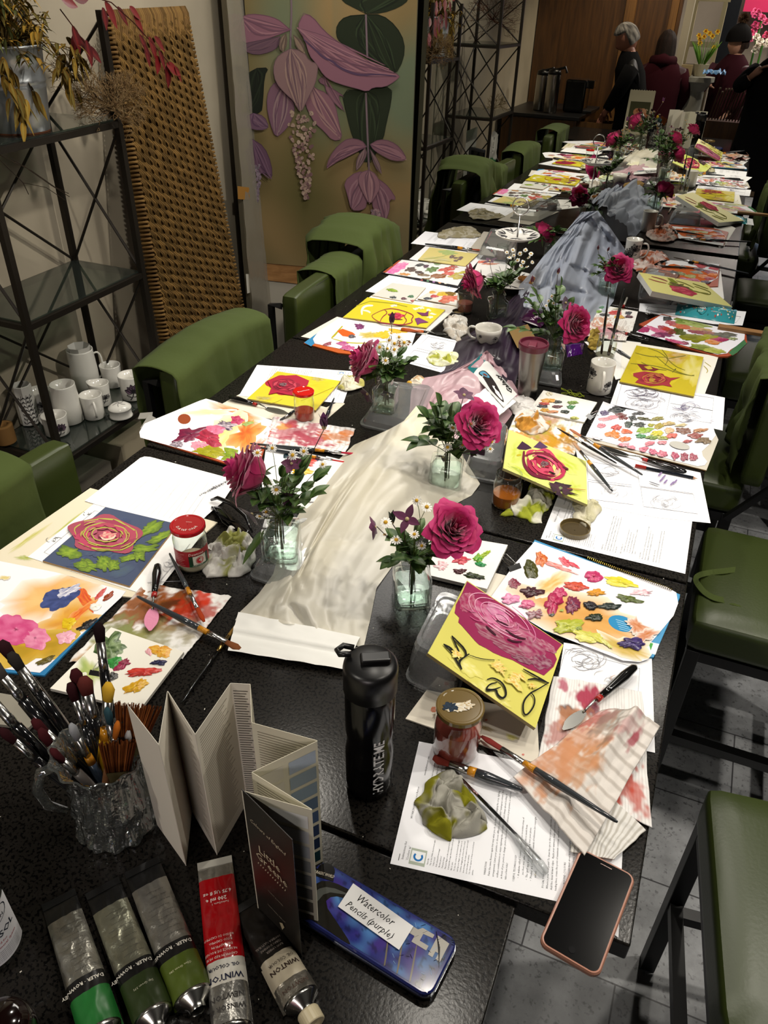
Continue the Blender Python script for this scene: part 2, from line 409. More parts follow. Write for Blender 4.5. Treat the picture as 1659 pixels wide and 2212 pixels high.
# ================================================================ SETTING
random.seed(5)
def brickfloor():
    m,nt,b=nm('stone_tiles'); N=nt.nodes; L=nt.links
    tc=N.new('ShaderNodeTexCoord'); mp=N.new('ShaderNodeMapping'); mp.inputs['Location'].default_value=(-.035,-.136,0)
    bk=N.new('ShaderNodeTexBrick'); bk.inputs['Scale'].default_value=1; bk.inputs['Brick Width'].default_value=.44; bk.inputs['Row Height'].default_value=.29
    bk.inputs['Mortar Size'].default_value=.0022; bk.inputs['Mortar Smooth'].default_value=.2; bk.inputs['Bias'].default_value=0
    bk.inputs['Color1'].default_value=(.30,.31,.325,1); bk.inputs['Color2'].default_value=(.38,.39,.405,1); bk.inputs['Mortar'].default_value=(.06,.06,.065,1)
    n=N.new('ShaderNodeTexNoise'); n.inputs['Scale'].default_value=7; n.inputs['Detail'].default_value=8; n.inputs['Roughness'].default_value=.7
    n2=N.new('ShaderNodeTexNoise'); n2.inputs['Scale'].default_value=90; n2.inputs['Detail'].default_value=3
    r=N.new('ShaderNodeMapRange'); r.inputs[1].default_value=.35; r.inputs[2].default_value=.68; r.inputs[3].default_value=.7; r.inputs[4].default_value=1.25
    r2=N.new('ShaderNodeMapRange'); r2.inputs[1].default_value=.3; r2.inputs[2].default_value=.42; r2.inputs[3].default_value=.45; r2.inputs[4].default_value=1.0
    m1=N.new('ShaderNodeMix'); m1.data_type='RGBA'; m1.blend_type='MULTIPLY'; m1.inputs[0].default_value=1
    m2=N.new('ShaderNodeMix'); m2.data_type='RGBA'; m2.blend_type='MULTIPLY'; m2.inputs[0].default_value=1
    L.new(tc.outputs['Object'],mp.inputs[0])
    for t in (bk,n,n2): L.new(mp.outputs[0],t.inputs['Vector'])
    L.new(n.outputs[0],r.inputs[0]); L.new(n2.outputs[0],r2.inputs[0])
    L.new(bk.outputs['Color'],m1.inputs[6]); L.new(r.outputs[0],m1.inputs[7]); L.new(m1.outputs[2],m2.inputs[6]); L.new(r2.outputs[0],m2.inputs[7])
    L.new(m2.outputs[2],b.inputs['Base Color']); seti(b,'Roughness',.42)
    bp=N.new('ShaderNodeBump'); bp.inputs['Strength'].default_value=.3; bp.inputs['Distance'].default_value=.003; L.new(n.outputs[0],bp.inputs['Height']); L.new(bp.outputs[0],b.inputs['Normal'])
    return m
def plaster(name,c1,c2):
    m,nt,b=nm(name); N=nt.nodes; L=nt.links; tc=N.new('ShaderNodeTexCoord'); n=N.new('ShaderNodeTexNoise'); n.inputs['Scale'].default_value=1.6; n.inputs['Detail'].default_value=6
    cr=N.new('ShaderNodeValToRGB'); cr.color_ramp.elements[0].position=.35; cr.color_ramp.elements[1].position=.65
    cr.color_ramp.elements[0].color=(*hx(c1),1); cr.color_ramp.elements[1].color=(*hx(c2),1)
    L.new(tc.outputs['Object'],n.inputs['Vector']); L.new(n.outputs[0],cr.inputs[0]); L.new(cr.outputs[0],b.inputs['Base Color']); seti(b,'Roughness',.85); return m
def quartz():
    m,nt,b=nm('speckled_quartz'); N=nt.nodes; L=nt.links; tc=N.new('ShaderNodeTexCoord')
    v=N.new('ShaderNodeTexVoronoi'); v.inputs['Scale'].default_value=190; v.inputs['Randomness'].default_value=1
    n=N.new('ShaderNodeTexNoise'); n.inputs['Scale'].default_value=210; n.inputs['Detail'].default_value=2
    cr=N.new('ShaderNodeValToRGB'); e=cr.color_ramp.elements; e[0].position=.40; e[0].color=(.0022,.0021,.002,1); e[1].position=.50; e[1].color=(.013,.0115,.0098,1)
    L.new(tc.outputs['Object'],v.inputs['Vector']); L.new(tc.outputs['Object'],n.inputs['Vector']); L.new(n.outputs[0],cr.inputs[0])
    cr2=N.new('ShaderNodeValToRGB'); e=cr2.color_ramp.elements; e[0].position=.0; e[0].color=(.3,.3,.3,1); e[1].position=.2; e[1].color=(1,1,1,1); L.new(v.outputs['Distance'],cr2.inputs[0])
    mx=N.new('ShaderNodeMix'); mx.data_type='RGBA'; mx.blend_type='MULTIPLY'; mx.inputs[0].default_value=1; L.new(cr.outputs[0],mx.inputs[6]); L.new(cr2.outputs[0],mx.inputs[7])
    L.new(mx.outputs[2],b.inputs['Base Color']); seti(b,'Roughness',.2); seti(b,'Specular IOR Level',.16)
    bp=N.new('ShaderNodeBump'); bp.inputs['Strength'].default_value=.12; bp.inputs['Distance'].default_value=.001; L.new(n.outputs[0],bp.inputs['Height']); L.new(bp.outputs[0],b.inputs['Normal'])
    return m
struct(MB().box((.6,-.3,-.03),(6,9.2,.06)),'floor',brickfloor())
wallm=plaster('beige_plaster','8d8472','a59b87')
struct(MB().box((-2.26,.0,1.45),(.08,8.6,2.9)),'wall_left',wallm)
struct(MB().box((.6,3.82,1.45),(5.8,.1,2.9)),'wall_back',wallm)
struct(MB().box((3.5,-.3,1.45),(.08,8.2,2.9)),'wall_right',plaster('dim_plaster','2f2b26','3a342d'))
struct(MB().box((.6,-4.4,1.45),(5.8,.1,2.9)),'wall_front',plaster('pale_plaster','8f8576','9d9384'))
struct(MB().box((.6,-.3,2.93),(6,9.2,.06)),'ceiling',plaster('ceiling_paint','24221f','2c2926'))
struct(MB().box((-2.205,.0,.05),(.03,7.6,.1)),'baseboard_left',mat('skirting','5a5244',.6))
# mirror covering the end of the room, leaning back a touch
mm=mat('mirror_silver','d2d2cc',0.0,1.0)
mt=thing('wall_mirror','large frameless mirror filling the wall at the far end of the long table','mirror',(-.2,3.72,0))
MB().box((-.05,3.726,1.2),(3.3,.012,2.5)).build('mirror_glass',mm,mt)
mt.location=(-.2,3.70,0); mt.rotation_euler=(-math.radians(.93),0,math.radians(.18))
# ---------------------------------------------------------------- tables
TM=quartz()
def table(x0,x1,y0,y1,label,nm_='dining_table'):
    t=thing(nm_,label,'table',((x0+x1)/2,(y0+y1)/2,0),0,'black stone-topped tables pushed together in a row')
    c=((x0+x1)/2,(y0+y1)/2)
    MB().box((c[0],c[1],ZT-.0175),(x1-x0-.004,y1-y0-.004,.035)).build('tabletop',TM,t,bevel=.003)
    MB().box((c[0],c[1],ZT-.055),(x1-x0-.16,y1-y0-.10,.035)).build('apron_rail','black',t)
    MB().lathe([(.045,.02),(.045,ZT-.07)],(c[0],c[1],0),'111111',n=24).build('pedestal_column','black',t,smooth=True)
    MB().box((c[0],c[1],.010),(.46,.46,.020)).build('pedestal_base','black',t,bevel=.004)
    return t
table(-1.36,-.03,-.24,.571,'black speckled stone table nearest the viewer, carrying the colour card and paint tubes')
table(-1.2,.115,.575,1.343,'black speckled stone table carrying the black bottle and the navy rose painting')
table(-1.2,.115,1.347,2.113,'black speckled stone table under the steel tumbler and the red-lided jar of red water'.replace('lided','lidded'))
table(-1.2,.115,2.117,2.883,'black speckled stone table under the teacup and the blue packet of wipes')
table(-1.2,.115,2.887,3.688,'black speckled stone table at the far end, touching the mirror')
mb=MB(); rd=random.Random(3)
for k in range(230):
    x,y=rd.uniform(-1.19,.11),rd.uniform(.05,2.9)
    if y<.56 and x>-.04: continue
    s=rd.uniform(.0006,.0016); mb.box((x,y,ZT+s*.4),(s*rd.uniform(1,2.4),s,s*.8),'d8d4c8',rz=rd.uniform(0,3))
tag(mb.build('plaster_crumbs','matte'),'tiny white crumbs scattered over the black table tops','crumbs',kind='stuff')
# ---------------------------------------------------------------- stools
def rbox(mb,c,d,r,n=5,crown=0.0,bend=0.0):     # cushion: rounded box grid with a crowned top
    X,Y,Z=[a/2 for a in d]
    def face(ax,sg):
        def fn(u,v):
            a,b=u*2-1,v*2-1; p=[0,0,0]; o=[k for k in range(3) if k!=ax]; p[ax]=sg; p[o[0]]=a; p[o[1]]=b
            q=V((p[0]*X,p[1]*Y,p[2]*Z)); inn=V((max(-X+r,min(X-r,q.x)),max(-Y+r,min(Y-r,q.y)),max(-Z+r,min(Z-r,q.z))))
            dd=q-inn
            if dd.length>1e-9: q=inn+dd.normalized()*r
            q.z+=crown*(1-(q.x/X)**2)*(1-(q.y/Y)**2)*(1 if q.z>0 else 0)
            q.y+=bend*(q.x/X)**2
            return q+V(c)
        mb.grid(fn,14,14)
    for ax in range(3):
        for sg in (-1,1): face(ax,sg)
    return mb
def make_stool(label):
    t=thing('bar_stool',label,'stool',(0,0,0),0,'green leather bar stools around the tables')
    W=.43
    rbox(MB(),(0,0,.600),(W,.40,.10),.022,crown=.012).build('seat','leather',t,smooth=True)
    mb=MB(); z=.639; w=W/2-.012; e=.19
    mb.tube([(-w,e,z),(w,e,z),(w,-e,z),(-w,-e,z),(-w,e,z)],.0022,n=6); mb.build('seat_piping','piping',t)
    rbox(MB(),(0,-.215,.825),(.47,.065,.31),.016,bend=.010).build('backrest','leather',t,smooth=True)
    mb=MB(); mb.tube([(-.222,-.186,.685),(-.222,-.186,.968),(.222,-.186,.968),(.222,-.186,.685)],.002,n=6); mb.build('back_piping','piping',t)
    for a in (-1,1):
        for b in (-1,1): MB().box((a*(W/2-.02),b*.175,.275),(.032,.032,.55)).build('leg','black',t,bevel=.002)
    mb=MB()
    for a in (-1,1): mb.box((a*(W/2-.02),0,.535),(.03,.36,.03)); MB().box((a*(W/2-.02),0,.23),(.025,.34,.028)).build('stretcher','black',t)
    for b in (-1,1): mb.box((0,b*.175,.535),(.40,.03,.03)); MB().box((0,b*.175,.28 if b>0 else .2),(.36,.025,.028)).build('footrest','black',t)
    mb.build('seat_frame','black',t)
    for a in (-1,1): MB().tube([(a*.235,-.17,.55),(a*.235,-.275,.70),(a*.235,-.275,.94),(a*.235,-.235,.94)],.013,n=4).build('back_frame','black',t)
    return t
s0=make_stool('green leather bar stool at the lower right, its seat filling the frame corner')
s0.location=(.455,.90,0); s0.rotation_euler=(0,0,PI/2+.13)
stp=[(.365,1.765,PI/2,'green leather bar stool on the right with apron strings lying across its seat'),
(.06,2.42,PI/2,'green leather bar stool on the right, tucked in, an apron hung over its back'),
(.36,3.24,PI/2,'green leather bar stool on the right, farthest one before the mirror'),
(-1.09,.945,-PI/2,'nearest left green leather bar stool, half hidden by a draped apron'),
(-1.09,1.82,-PI/2,'green leather bar stool on the left wholly wrapped by an apron below the woven panel'),
(-1.075,2.49,-PI/2,'left green leather bar stool with one bare back corner showing beside a folded apron'),
(-1.12,2.99,-PI/2,'green leather bar stool on the left before the flower mural, heaped with a gathered apron')]
for x,y,r,l in stp: dup(s0,(x,y,0),r,l,'green leather bar stools around the tables')
# ---------------------------------------------------------------- aprons over the backs
def apron(x0,x1,y0,y1,top,dn_in,dn_out,label,seed=0,amp=.012,cat='apron',xin=1,bulge=.0):
    """cloth over a chair back lying along y between y0,y1; faces at x0 (outer) and x1 (inner)"""
    mb=MB(); per=dn_out+(abs(x1-x0)+.0)+dn_in
    def fn(u,v):
        s=v*per; y=y0+(y1-y0)*u
        if s<dn_out: p=V((x0,y,top-(dn_out-s)*(1-.08*nz(u*3+seed,2)))) ; k=(dn_out-s)/dn_out; side=-1
        elif s<dn_out+abs(x1-x0): t=(s-dn_out)/abs(x1-x0); p=V((x0+(x1-x0)*t,y,top+.010*math.sin(PI*t))); k=0; side=0
        else: k=(s-dn_out-abs(x1-x0))/dn_in; p=V((x1,y,top-k*dn_in*(1-.06*nz(u*3+seed,7)))); side=1
        sx=1 if x1>x0 else -1
        vd=noise.voronoi(V((u*3.6+seed+nz(v*3,u*2,1),v*3.2,seed)))[0]; fold=amp*(.8*nz(u*7+seed,v*2.2,seed)+.5*math.sin(u*13+seed+v*3)*.6+1.3*min(.8,vd[1]-vd[0]))*(.35+k)
        p.x+=sx*side*(.010+abs(fold)*1.1+bulge*math.sin(PI*u)*k); p.z+=(.006*nz(u*8+seed,v*3) if side==0 else 0)+.008*(1-k)+bulge*.8*(1-k)*math.sin(PI*u)
        p.y+=.014*nz(u*4,v*5+seed,4)*k*2; return p
    mb.grid(fn,64,48); o=mb.build('apron','canvasgreen',None,smooth=True,solid=.002); return tag(o,label,cat,'green aprons hung on the stools')
AP='green aprons hung on the stools'
apron(-1.395,-1.262,.60,1.04,.995,.34,.42,'olive green apron draped over the nearest left stool, a pocket seam showing',1,.024)
apron(-1.385,-1.262,1.57,2.07,.975,.30,.34,'olive green apron pulled tight around the left stool below the woven panel',4,.014,bulge=.03)
apron(-1.375,-1.247,2.52,2.76,.972,.33,.34,'olive green apron folded over one end of the left stool with the bare corner',7,.020)
apron(-1.46,-1.245,2.76,3.13,1.01,.40,.42,'dark olive apron gathered in a big knotted heap on the left stool before the mural',11,.075,bulge=.06)
apron(.335,.225,2.22,2.64,.985,.30,.34,'dark olive apron hanging from the right-hand stool beside the ochre rose painting',15,.04)
# apron strings on the second right stool
def strap(pts,w,label,z=.652,seed=0):
    q=chaikin([(a,b) for a,b in pts],3); mb=MB(); n=len(q)
    def P(i,s):
        a=q[max(0,i-1)];b=q[min(n-1,i+1)]; dx,dy=b[0]-a[0],b[1]-a[1]; l=math.hypot(dx,dy) or 1
        x=q[i][0]-dy/l*w*s; y=q[i][1]+dx/l*w*s; p=A(x,y,z+.012*abs(nz(i*.12,seed))+.01*s*nz(i*.2,3)-ZT); return p
    mb.add([P(i,s) for i in range(n) for s in (-.5,.5)],[(2*i,2*i+2,2*i+3,2*i+1) for i in range(n-1)],'3f5222'); return mb
mb=strap([(1659,1222),(1580,1232),(1508,1240),(1500,1255),(1530,1290),(1580,1300),(1659,1322)],12,'')
tag(mb.build('apron_strings','canvasgreen',solid=.002),'olive apron ties looped across the green seat at right','apron strings')
# ---------------------------------------------------------------- shelving units of dark iron
def shelf_unit(x0,x1,y0,y1,levels,label,zb=0.0):
    t=thing('iron_shelf_unit',label,'shelves',((x0+x1)/2,(y0+y1)/2,zb),0,'dark iron shelving against the left wall')
    r=.009; top=levels[-1]+.30
    for x in (x0,x1):
        for y in (y0,y1): MB().box((x,y,(zb+top)/2),(.02,.02,top-zb)).build('post','steel',t)
    for i,z in enumerate(levels):
        mb=MB()
        for x in (x0,x1): mb.box((x,(y0+y1)/2,z-.010),(.018,y1-y0,.018))
        for y in (y0,y1): mb.box(((x0+x1)/2,y,z-.010),(x1-x0,.018,.018))
        mb.build('shelf_rail','steel',t)
        MB().box(((x0+x1)/2,(y0+y1)/2,z+.002),(x1-x0-.012,y1-y0-.012,.005)).build('glass_shelf','shelfglass',t)
        mb=MB(); z2=levels[i+1] if i+1<len(levels) else top; 
        for y in (y0,y1): mb.tube([(x0,y,z),(x1,y,z2-.02)],.005,n=6); mb.tube([(x1,y,z),(x0,y,z2-.02)],.005,n=6)
        for x in (x0,): mb.tube([(x,y0,z),(x,y1,z2-.02)],.005,n=6); mb.tube([(x,y1,z),(x,y0,z2-.02)],.005,n=6)
        mb.build('cross_brace','steel',t)
    return t
shelf_unit(-2.165,-1.865,1.675,2.235,[.03,.50,.985,1.475],'dark iron and glass shelving holding white floral china, a galvanised bucket on top')
shelf_unit(-2.10,-1.745,.50,1.12,[.03,.58,1.06,1.53],'dark iron shelving seen in the mirror behind the green aprons, holding dried seed heads')
# braces on the front of the visible unit read from the photo
mb=MB()
XF=-1.85
for a,b in (((30,690),(128,985)),((62,705),(-40,985))):
    mb.tube([AX(*a,XF),AX(*b,XF)],.005,n=6)
# ---------------------------------------------------------------- woven seagrass panel
def woven():
    TL,TR,BR,BL=V((-2.165,2.635,1.728)),V((-2.165,3.10,1.728)),V((-1.79,2.86,.0)),V((-1.79,2.26,.0))
    t=thing('woven_panel','tall brown woven seagrass panel leaning against the wall beside the iron shelving','woven panel',(-1.85,2.6,0))
    n=(TR-TL).cross(BL-TL).normalized(); 
    if n.x<0: n=-n
    P=lambda u,v,o=0:(TL*(1-u)+TR*u)*(1-v)+(BL*(1-u)+BR*u)*v+n*o
    MB().prism([P(0,0),P(1,0),P(1,1),P(0,1)],n*.035,'5a4626').build('panel_core','dry',t)
    mb=MB(); rd=random.Random(2); nc,nr=13,58
    for j in range(nr):
        for i in range(nc):
            for s in range(3):
                u0=(i+.5)/nc+(.012*(s-1)); v0=(j+.5+(.5 if i%2 else 0))/nr
                if v0>.985: continue
                du=.030 if i%2 else -.0; dv=.011
                a=P(u0-.022,v0-dv,.002+.002*s); m_=P(u0+.004*(s-1),v0,.011+.002*s); b=P(u0+.026,v0+dv,.002)
                rk=rd.uniform(.75,1.15); c='%02x%02x%02x'%tuple(int(q*rk) for q in (112,86,48))
                mb.tube([a,m_,b],[.0028,.0042,.0028],c,n=5,cap=False)
    mb.build('weave','dry',t,smooth=True)
    mb=MB(); N=120
    for k in range(N):
        v=k/N
        for u in (-.005,1.005):
            c=rd.choice(('6b5130','5a4426','7a5e36'))
            mb.tube([P(u-.014,v,-.03),P(u-.02,v,.0),P(u,v+.001,.012),P(u+.022,v+.002,.002)],.0055,c,n=5,cap=False)
    for k in range(44):
        u=k/43; c=rd.choice(('6b5130','5a4426','7a5e36')); mb.tube([P(u,-.008,-.02),P(u,-.012,.004),P(u,.0,.012),P(u,.04,.004)],.006,c,n=5,cap=False)
    mb.build('bound_edge','dry',t,smooth=True)
woven()
# ================================================================ INSTRUCTION SHEETS (one printed page, copied)
PG=.297; PW=.210
BODY=[(0,'VARIATION'),(0,'Paint the same flowers again but vary what you do each time by changing the crop, lighting,'),(0,'arrangement. Limit your palette or choose different complimentary / analogous colours, the'),(0,"endless combinations so enjoy exploring the possibilities. It's not always about looking at"),(0,"in front of you, you're in charge, you're the orchestra of colours in your picture, so why not"),(0,'take a few risks!'),(-1,''),(0,'USEFUL TECHNOLOGY'),(1,"•  A website called 'Coolors' has an app too to isolate areas of"),(2,'see their true value & make a palette to work from'),(1,"•  The 'grid' app is good for gridding over your photo"),(1,"•  'Pixabay' is a website with thousands of reference (no copyright"),(2,'issues)'),(-1,''),(0,'FOCAL POINT'),(0,'Where is your focal point? To draw the eye to this point you can make more detail'),(0,'Add fine detail & hard edges.  Apply your warmest, brightest colours. Use of'),(0,'leading lines, create the point of maximum contrast, and tell a story'),(-1,''),(0,'BACKGROUND COLOURS'),(0,'Where is the focal point think about how you might knock back the background'),(0,"Use less detail. More muted colours. Less contrast and 'knock back' a colour and")]
SMALL=['Open Ap','Tap on the 3 little dots bottom right',"'Other tools'","Pick coloured from image'","'Browse photos'",'Pick your image','Put your finger on the coloured circle and drag','it around the image til you find a colour you’d','like to save.','To save the colour in the bottom left wiggle','and tap your finger on the square next to it.','Continue dragging the circle to find a colour','then moving to the next square to save it until','you have built up a palette.',"Use ‘Screen capture’ to keep a record of your",'palette.']
TOPL=['Choose some flowers that have a mixture of light and dark, in warm and cool colours,','and arrange them in a vase. It might help to begin a painting of the background','by mixing on the palette a ground of soft colour and letting that get to make','the first layers dry before adding the next. Look at the value placing the facing light','and paint the negative shapes around the real flowers in your own way of seeing.','',"Use a viewfinder or the reference photo to create an interesting and dynamic composition on the","board."]
_page=None
def page_part(parent):       # local frame: text runs along +y, lines advance along +x, page top at x=0
    mb=MB(); X=V((0,1,0)); Y=V((-1,0,0)); z=.00045
    T=lambda s,x,y,size,**k: text(mb,s,(x,y,z),X,Y,size,'1c1c20',**k)
    T('WORKSHOP with Lucy Burton',.016,.074,.0042); T('www.lucyburtonart.com',.021,.150,.0036)
    T('Instructions for',.016,.010,.0044); T("'Coolors ap'",.0225,.010,.0044)
    for i,l in enumerate(TOPL): T(l,.032+i*.0062+(.004 if i>4 else 0),.082,.0034)
    for i,l in enumerate(SMALL): T(l,.050+i*.0041,.010,.0026)
    x=.128
    for k,l in BODY:
        if k<0: x+=.0052; continue
        T(l,x,.014+(.006 if k==1 else .012 if k==2 else 0),.0037); x+=.0056
    mb.build('printed_text','ink',parent)
    mb=MB(); mb.add([(.024,.006,z),(.046,.006,z),(.046,.030,z),(.024,.030,z)],[(0,1,2,3)],'a9b2a4'); 
    mb.add([(.0255,.0105,z+.0001),(.0445,.0105,z+.0001),(.0445,.0265,z+.0001),(.0255,.0265,z+.0001)],[(0,1,2,3)],'e9ecee')
    c=(.0352,.0185); n=18; vs=[]
    for k in range(n+1):
        a=PI*(.25+1.5*k/n)+PI/2-PI/2
        a=math.radians(50+260*k/n)+PI/2-PI/2
        for r in (.0040,.0068): vs.append((c[0]-math.sin(a)*r,c[1]+math.cos(a)*r,z+.0002))
    mb.add(vs,[(2*i,2*i+1,2*i+3,2*i+2) for i in range(n)],'1f6fb5'); mb.build('app_logo','ink',parent)
    MB().box((.010,.012,z+.0002),(.0008,.010,.0006),'8a8a8a').build('staple','metal',parent)
def page(x,y,rz,h,label,src=None):
    global _page
    G='printed instruction sheets on the tables'
    if _page is None:
        t=thing('instruction_sheet',label,'paper sheet',(0,0,0),0,G)
        mb=MB().prism([V((0,0,.0003)),V((PG,0,.0003)),V((PG,PW,.0003)),V((0,PW,.0003))],V((0,0,.0003)),'eeeff4'); mb.build('sheet','paper',t); page_part(t)
        _page=t; t.location=(x,y,ZT+h); t.rotation_euler=(0,0,rz); return t
    return dup(_page,(x,y,ZT+h),rz,label,G)
p=A(840,1865); q=A(903,1600); page(p.x+.002,p.y,math.atan2(q.y-p.y,q.x-p.x)-PI/2,.0004,'stapled instruction page under the green rag and pipette, nearest the viewer')
p=A(1168,1165); q=A(1205,1072); page(p.x,p.y,math.atan2(q.y-p.y,q.x-p.x)-PI/2,.0010,'instruction page lying beneath a brass jar lid and tissue on the right')
p=A(765,803); q=A(743,868); page(p.x,p.y,math.atan2(q.y-p.y,q.x-p.x)-PI/2,.0012,'instruction page tucked under the yellow board with the red rose')
p=A(993,621); page(p.x,p.y,PI-.04,.0006,'instruction page under two square boards of paint dabs on the left')
p=A(1050,520); page(p.x,p.y+.03,PI+.05,.0006,'instruction page beside the mirror under a beige rag on the left')
# under-layers
WH='eceded'; CR='e2dccb'
def sh(*a,**k): return sheet('paper_sheet',*a,**k)
# ---------------------------------------------------------------- LEFT, NEAREST
sheet('cream_board','large cream painting board under the navy rose painting, nearest left','board',[(-90,1250),(195,1054),(470,1128),(285,1290)],.0006,.003,'d9d0b8',art=lambda a:(a.wash(60,1165,55,5,'b9b35c',ang=-35,fade='d9d0b8'),a.wash(150,1130,60,4,'a3a83a',ang=-38,fade='d9d0b8'),a.wash(52,1205,22,5,'9aa23a',fade='d9d0b8'),a.wash(150,1222,60,7,'9a7a2a',ang=20,fade='d9d0b8'),a.wash(42,1122,20,8,'ccb377',fade='d9d0b8')))
def frames(a,quads,col='8f8f96',w=1.0):
    for q in quads: a.line(q+[q[0]],col,w)
def scrib(a,cx,cy,rx,ry,n,seed,col='77777f',w=.9,sx=0.0):
    rd=random.Random(seed)
    for i in range(n):
        t0=rd.uniform(0,6.3); r=rd.uniform(.15,.75); L=rd.uniform(.8,2.4); jx,jy=rd.uniform(-.45,.45)*rx,rd.uniform(-.45,.45)*ry; P=[(cx+jx+math.cos(t0+L*k/6)*rx*r+sx*math.sin(t0+L*k/6),cy+jy+math.sin(t0+L*k/6)*ry*r*rd.uniform(.9,1.15)) for k in range(7)]; a.stroke(P,w,col,0)
sh('white sketch page peeping out beside the navy rose painting','paper sheet',[(60,1203),(203,1088),(440,1150),(330,1290)],.0042,.0004,'ecebe9',
   art=lambda a:(frames(a,[[(95,1193),(150,1148),(170,1153),(110,1200)],[(152,1146),(205,1103),(222,1108),(175,1150)]]),scrib(a,118,1165,18,9,7,3,'333338',.9),scrib(a,187,1108,12,7,6,4,'333338',.9),scrib(a,365,1222,18,12,14,9,'88888f'),a.line([(340,1262),(410,1175)],'88888f'),a.line([(318,1258),(395,1255)],'88888f')))
def navy(a):
    P=a.pl
    for k in range(14):
        rd=random.Random(k); u,v=rd.random(),rd.random(); x,y=pixgrid([(228,1097),(380,1133),(280,1262),(96,1211)],.15+.7*u,.12+.76*v); a.wash(x,y,28,12,('3c4468','4a5a70','4d5c68','333c66')[k%4],('4b5a72','3b4566')[k%2],ang=-20,fade='465069',jag=.3)
    for cx,cy,rx,ry,an in ((325,1140,28,12,-25),(345,1160,26,9,-20),(310,1185,30,8,-8),(150,1193,26,14,0),(190,1222,26,12,10),(225,1215,20,16,30),(245,1222,12,12,0),(280,1205,22,9,-20),(212,1128,26,12,-20),(178,1220,14,10,0),(300,1200,12,10,10)):
        a.wash(cx,cy,rx,ry,'8aa236','5c7a2a',ang=an,jag=.6,fade='4e6030')
    a.rose(228,1155,78,40,['9e4a5c','a8485c','b04460','963f56','a9566a'],ang=4,seed=3,n=13,line='a8ae4c')
    a.wash(235,1157,16,7,'c22c55','d7b9a2'); a.stroke([(218,1160),(225,1166),(245,1163),(250,1155)],4,'dcc3ac')
    for k in range(16):
        rd=random.Random(k+50); t=rd.uniform(0,6.28); r=rd.uniform(.45,.95); a.stroke([(228+math.cos(t+j*.12)*70*r,1155+math.sin(t+j*.12)*34*r) for j in range(5)],1.6,'b6b84e',1)
sheet('rose_painting','navy blue board painted with a dusty pink rose and lime leaves','painting',[(228,1095),(384,1132),(280,1266),(92,1211)],.0048,.004,'465069',side='a8895c',art=navy,m='matte')
def bigpaper(a):
    for k in range(15):
        t=k/15; a.line([(300+t*150+ (20 if k%3 else 0),1020+t*25),(225+t*190,1085+t*48)],'d3d3d4',.9)
    for i,l in enumerate(('Rose & Clematis','layer 1 - bkgd','Ruby mix, then','lights last')): 
        o=a.pl.m(500-i*11,1033+i*5,.0006); text(a.flat,l,o,V((-.25,-1,0)).normalized(),V((.97,-.25,0)).normalized(),.010,'55555c',italic=.3,width=.055)
sh('large blank white paper with faint ruled lines and a pencilled note, left','paper sheet',[(183,1082),(303,989),(312,986),(325,987),(512,1037),(480,1085),(448,1112),(410,1150)],.0052,.0004,'f2f2f2',art=bigpaper)
def pal1(a):
    a.wash(110,1290,125,50,'d9a45c','e0b878',ang=-18,fade='e9e6e2',jag=.35); a.wash(150,1340,85,38,'d6a03c','c88a34',ang=-30,fade='dcc08c'); a.wash(85,1395,95,38,'c0962a','a8861c',ang=-8,fade='c8a94a',jag=.4)
    a.wash(185,1292,32,14,'c6452a','d8762c',ang=48); a.wash(172,1325,40,9,'cf5a22','dd8a3a',ang=-38,fade='dca060')
    a.blob(129,1292,43,22,'33406f','45538a',ang=-20,h=.0008,jag=.25); a.blob(142,1280,30,9,'e4e2e6','8b8fb0',ang=-25,h=.0012,jag=.5)
    a.blob(35,1360,52,34,'c2447a','d46a96',jag=.4,h=.003); a.blob(76,1378,30,24,'dd8caa','cf6c94',h=.003,jag=.3); a.blob(143,1377,19,15,'dd9bb0','e8b4c4',h=.003)
    a.blob(150,1346,19,11,'d8bb20','c9a412',ang=-20,jag=.5); a.blob(216,1284,17,5,'bb2420',ang=-45); a.blob(234,1288,14,6,'7c2f14','a0441c',ang=-40,h=.003); a.blob(206,1310,13,8,'f2f2ec','e0e0d4',h=.003)
    a.blob(190,1350,20,8,'0c0c0e','2c2c30',ang=-25,jag=.7,h=.004); a.blob(98,1427,22,6,'4c4212','6d601c',ang=-25,h=.003); a.wash(12,1248,12,5,'c9b45c',fade='e9e6e2')
sheet('paper_pad','blue-covered pad under the nearest left disposable palette','paint pad',[(-130,1215),(0,1216),(120,1240),(262,1284),(96,1459),(-130,1440)],.0002,.0035,'2a76a8',m='satin')
sheet('disposable_palette','white paper palette with big pink, ochre and navy smears, at the left edge','palette',[(-130,1208),(0,1212),(120,1236),(272,1277),(262,1290),(100,1442),(86,1453),(-130,1430)],.0040,.0004,'e6e5ea',art=pal1)
cloth('paint_towel','paper towel soaked with rust brown and olive paint, left','towel',[(312,1262),(500,1290),(395,1425),(150,1432)],.0012,.006,stained('e8e6e2',[(.30,.35,.42,'8a4e1c',.95),(.52,.2,.30,'8c4a1e',.95),(.6,.35,.24,'b3341c',.9),(.85,.3,.22,'a8301c',.85),(.72,.1,.15,'c63a24',.9),(.30,.75,.30,'8f9a52',.8),(.15,.6,.22,'7f8a5c',.7),(.55,.68,.3,'8c8a5a',.7),(.45,.28,.12,'3c3018',.8),(.15,.9,.16,'b98a52',.7),(.75,.55,.2,'9a8a70',.5)],None,3),70,2,fq=7)
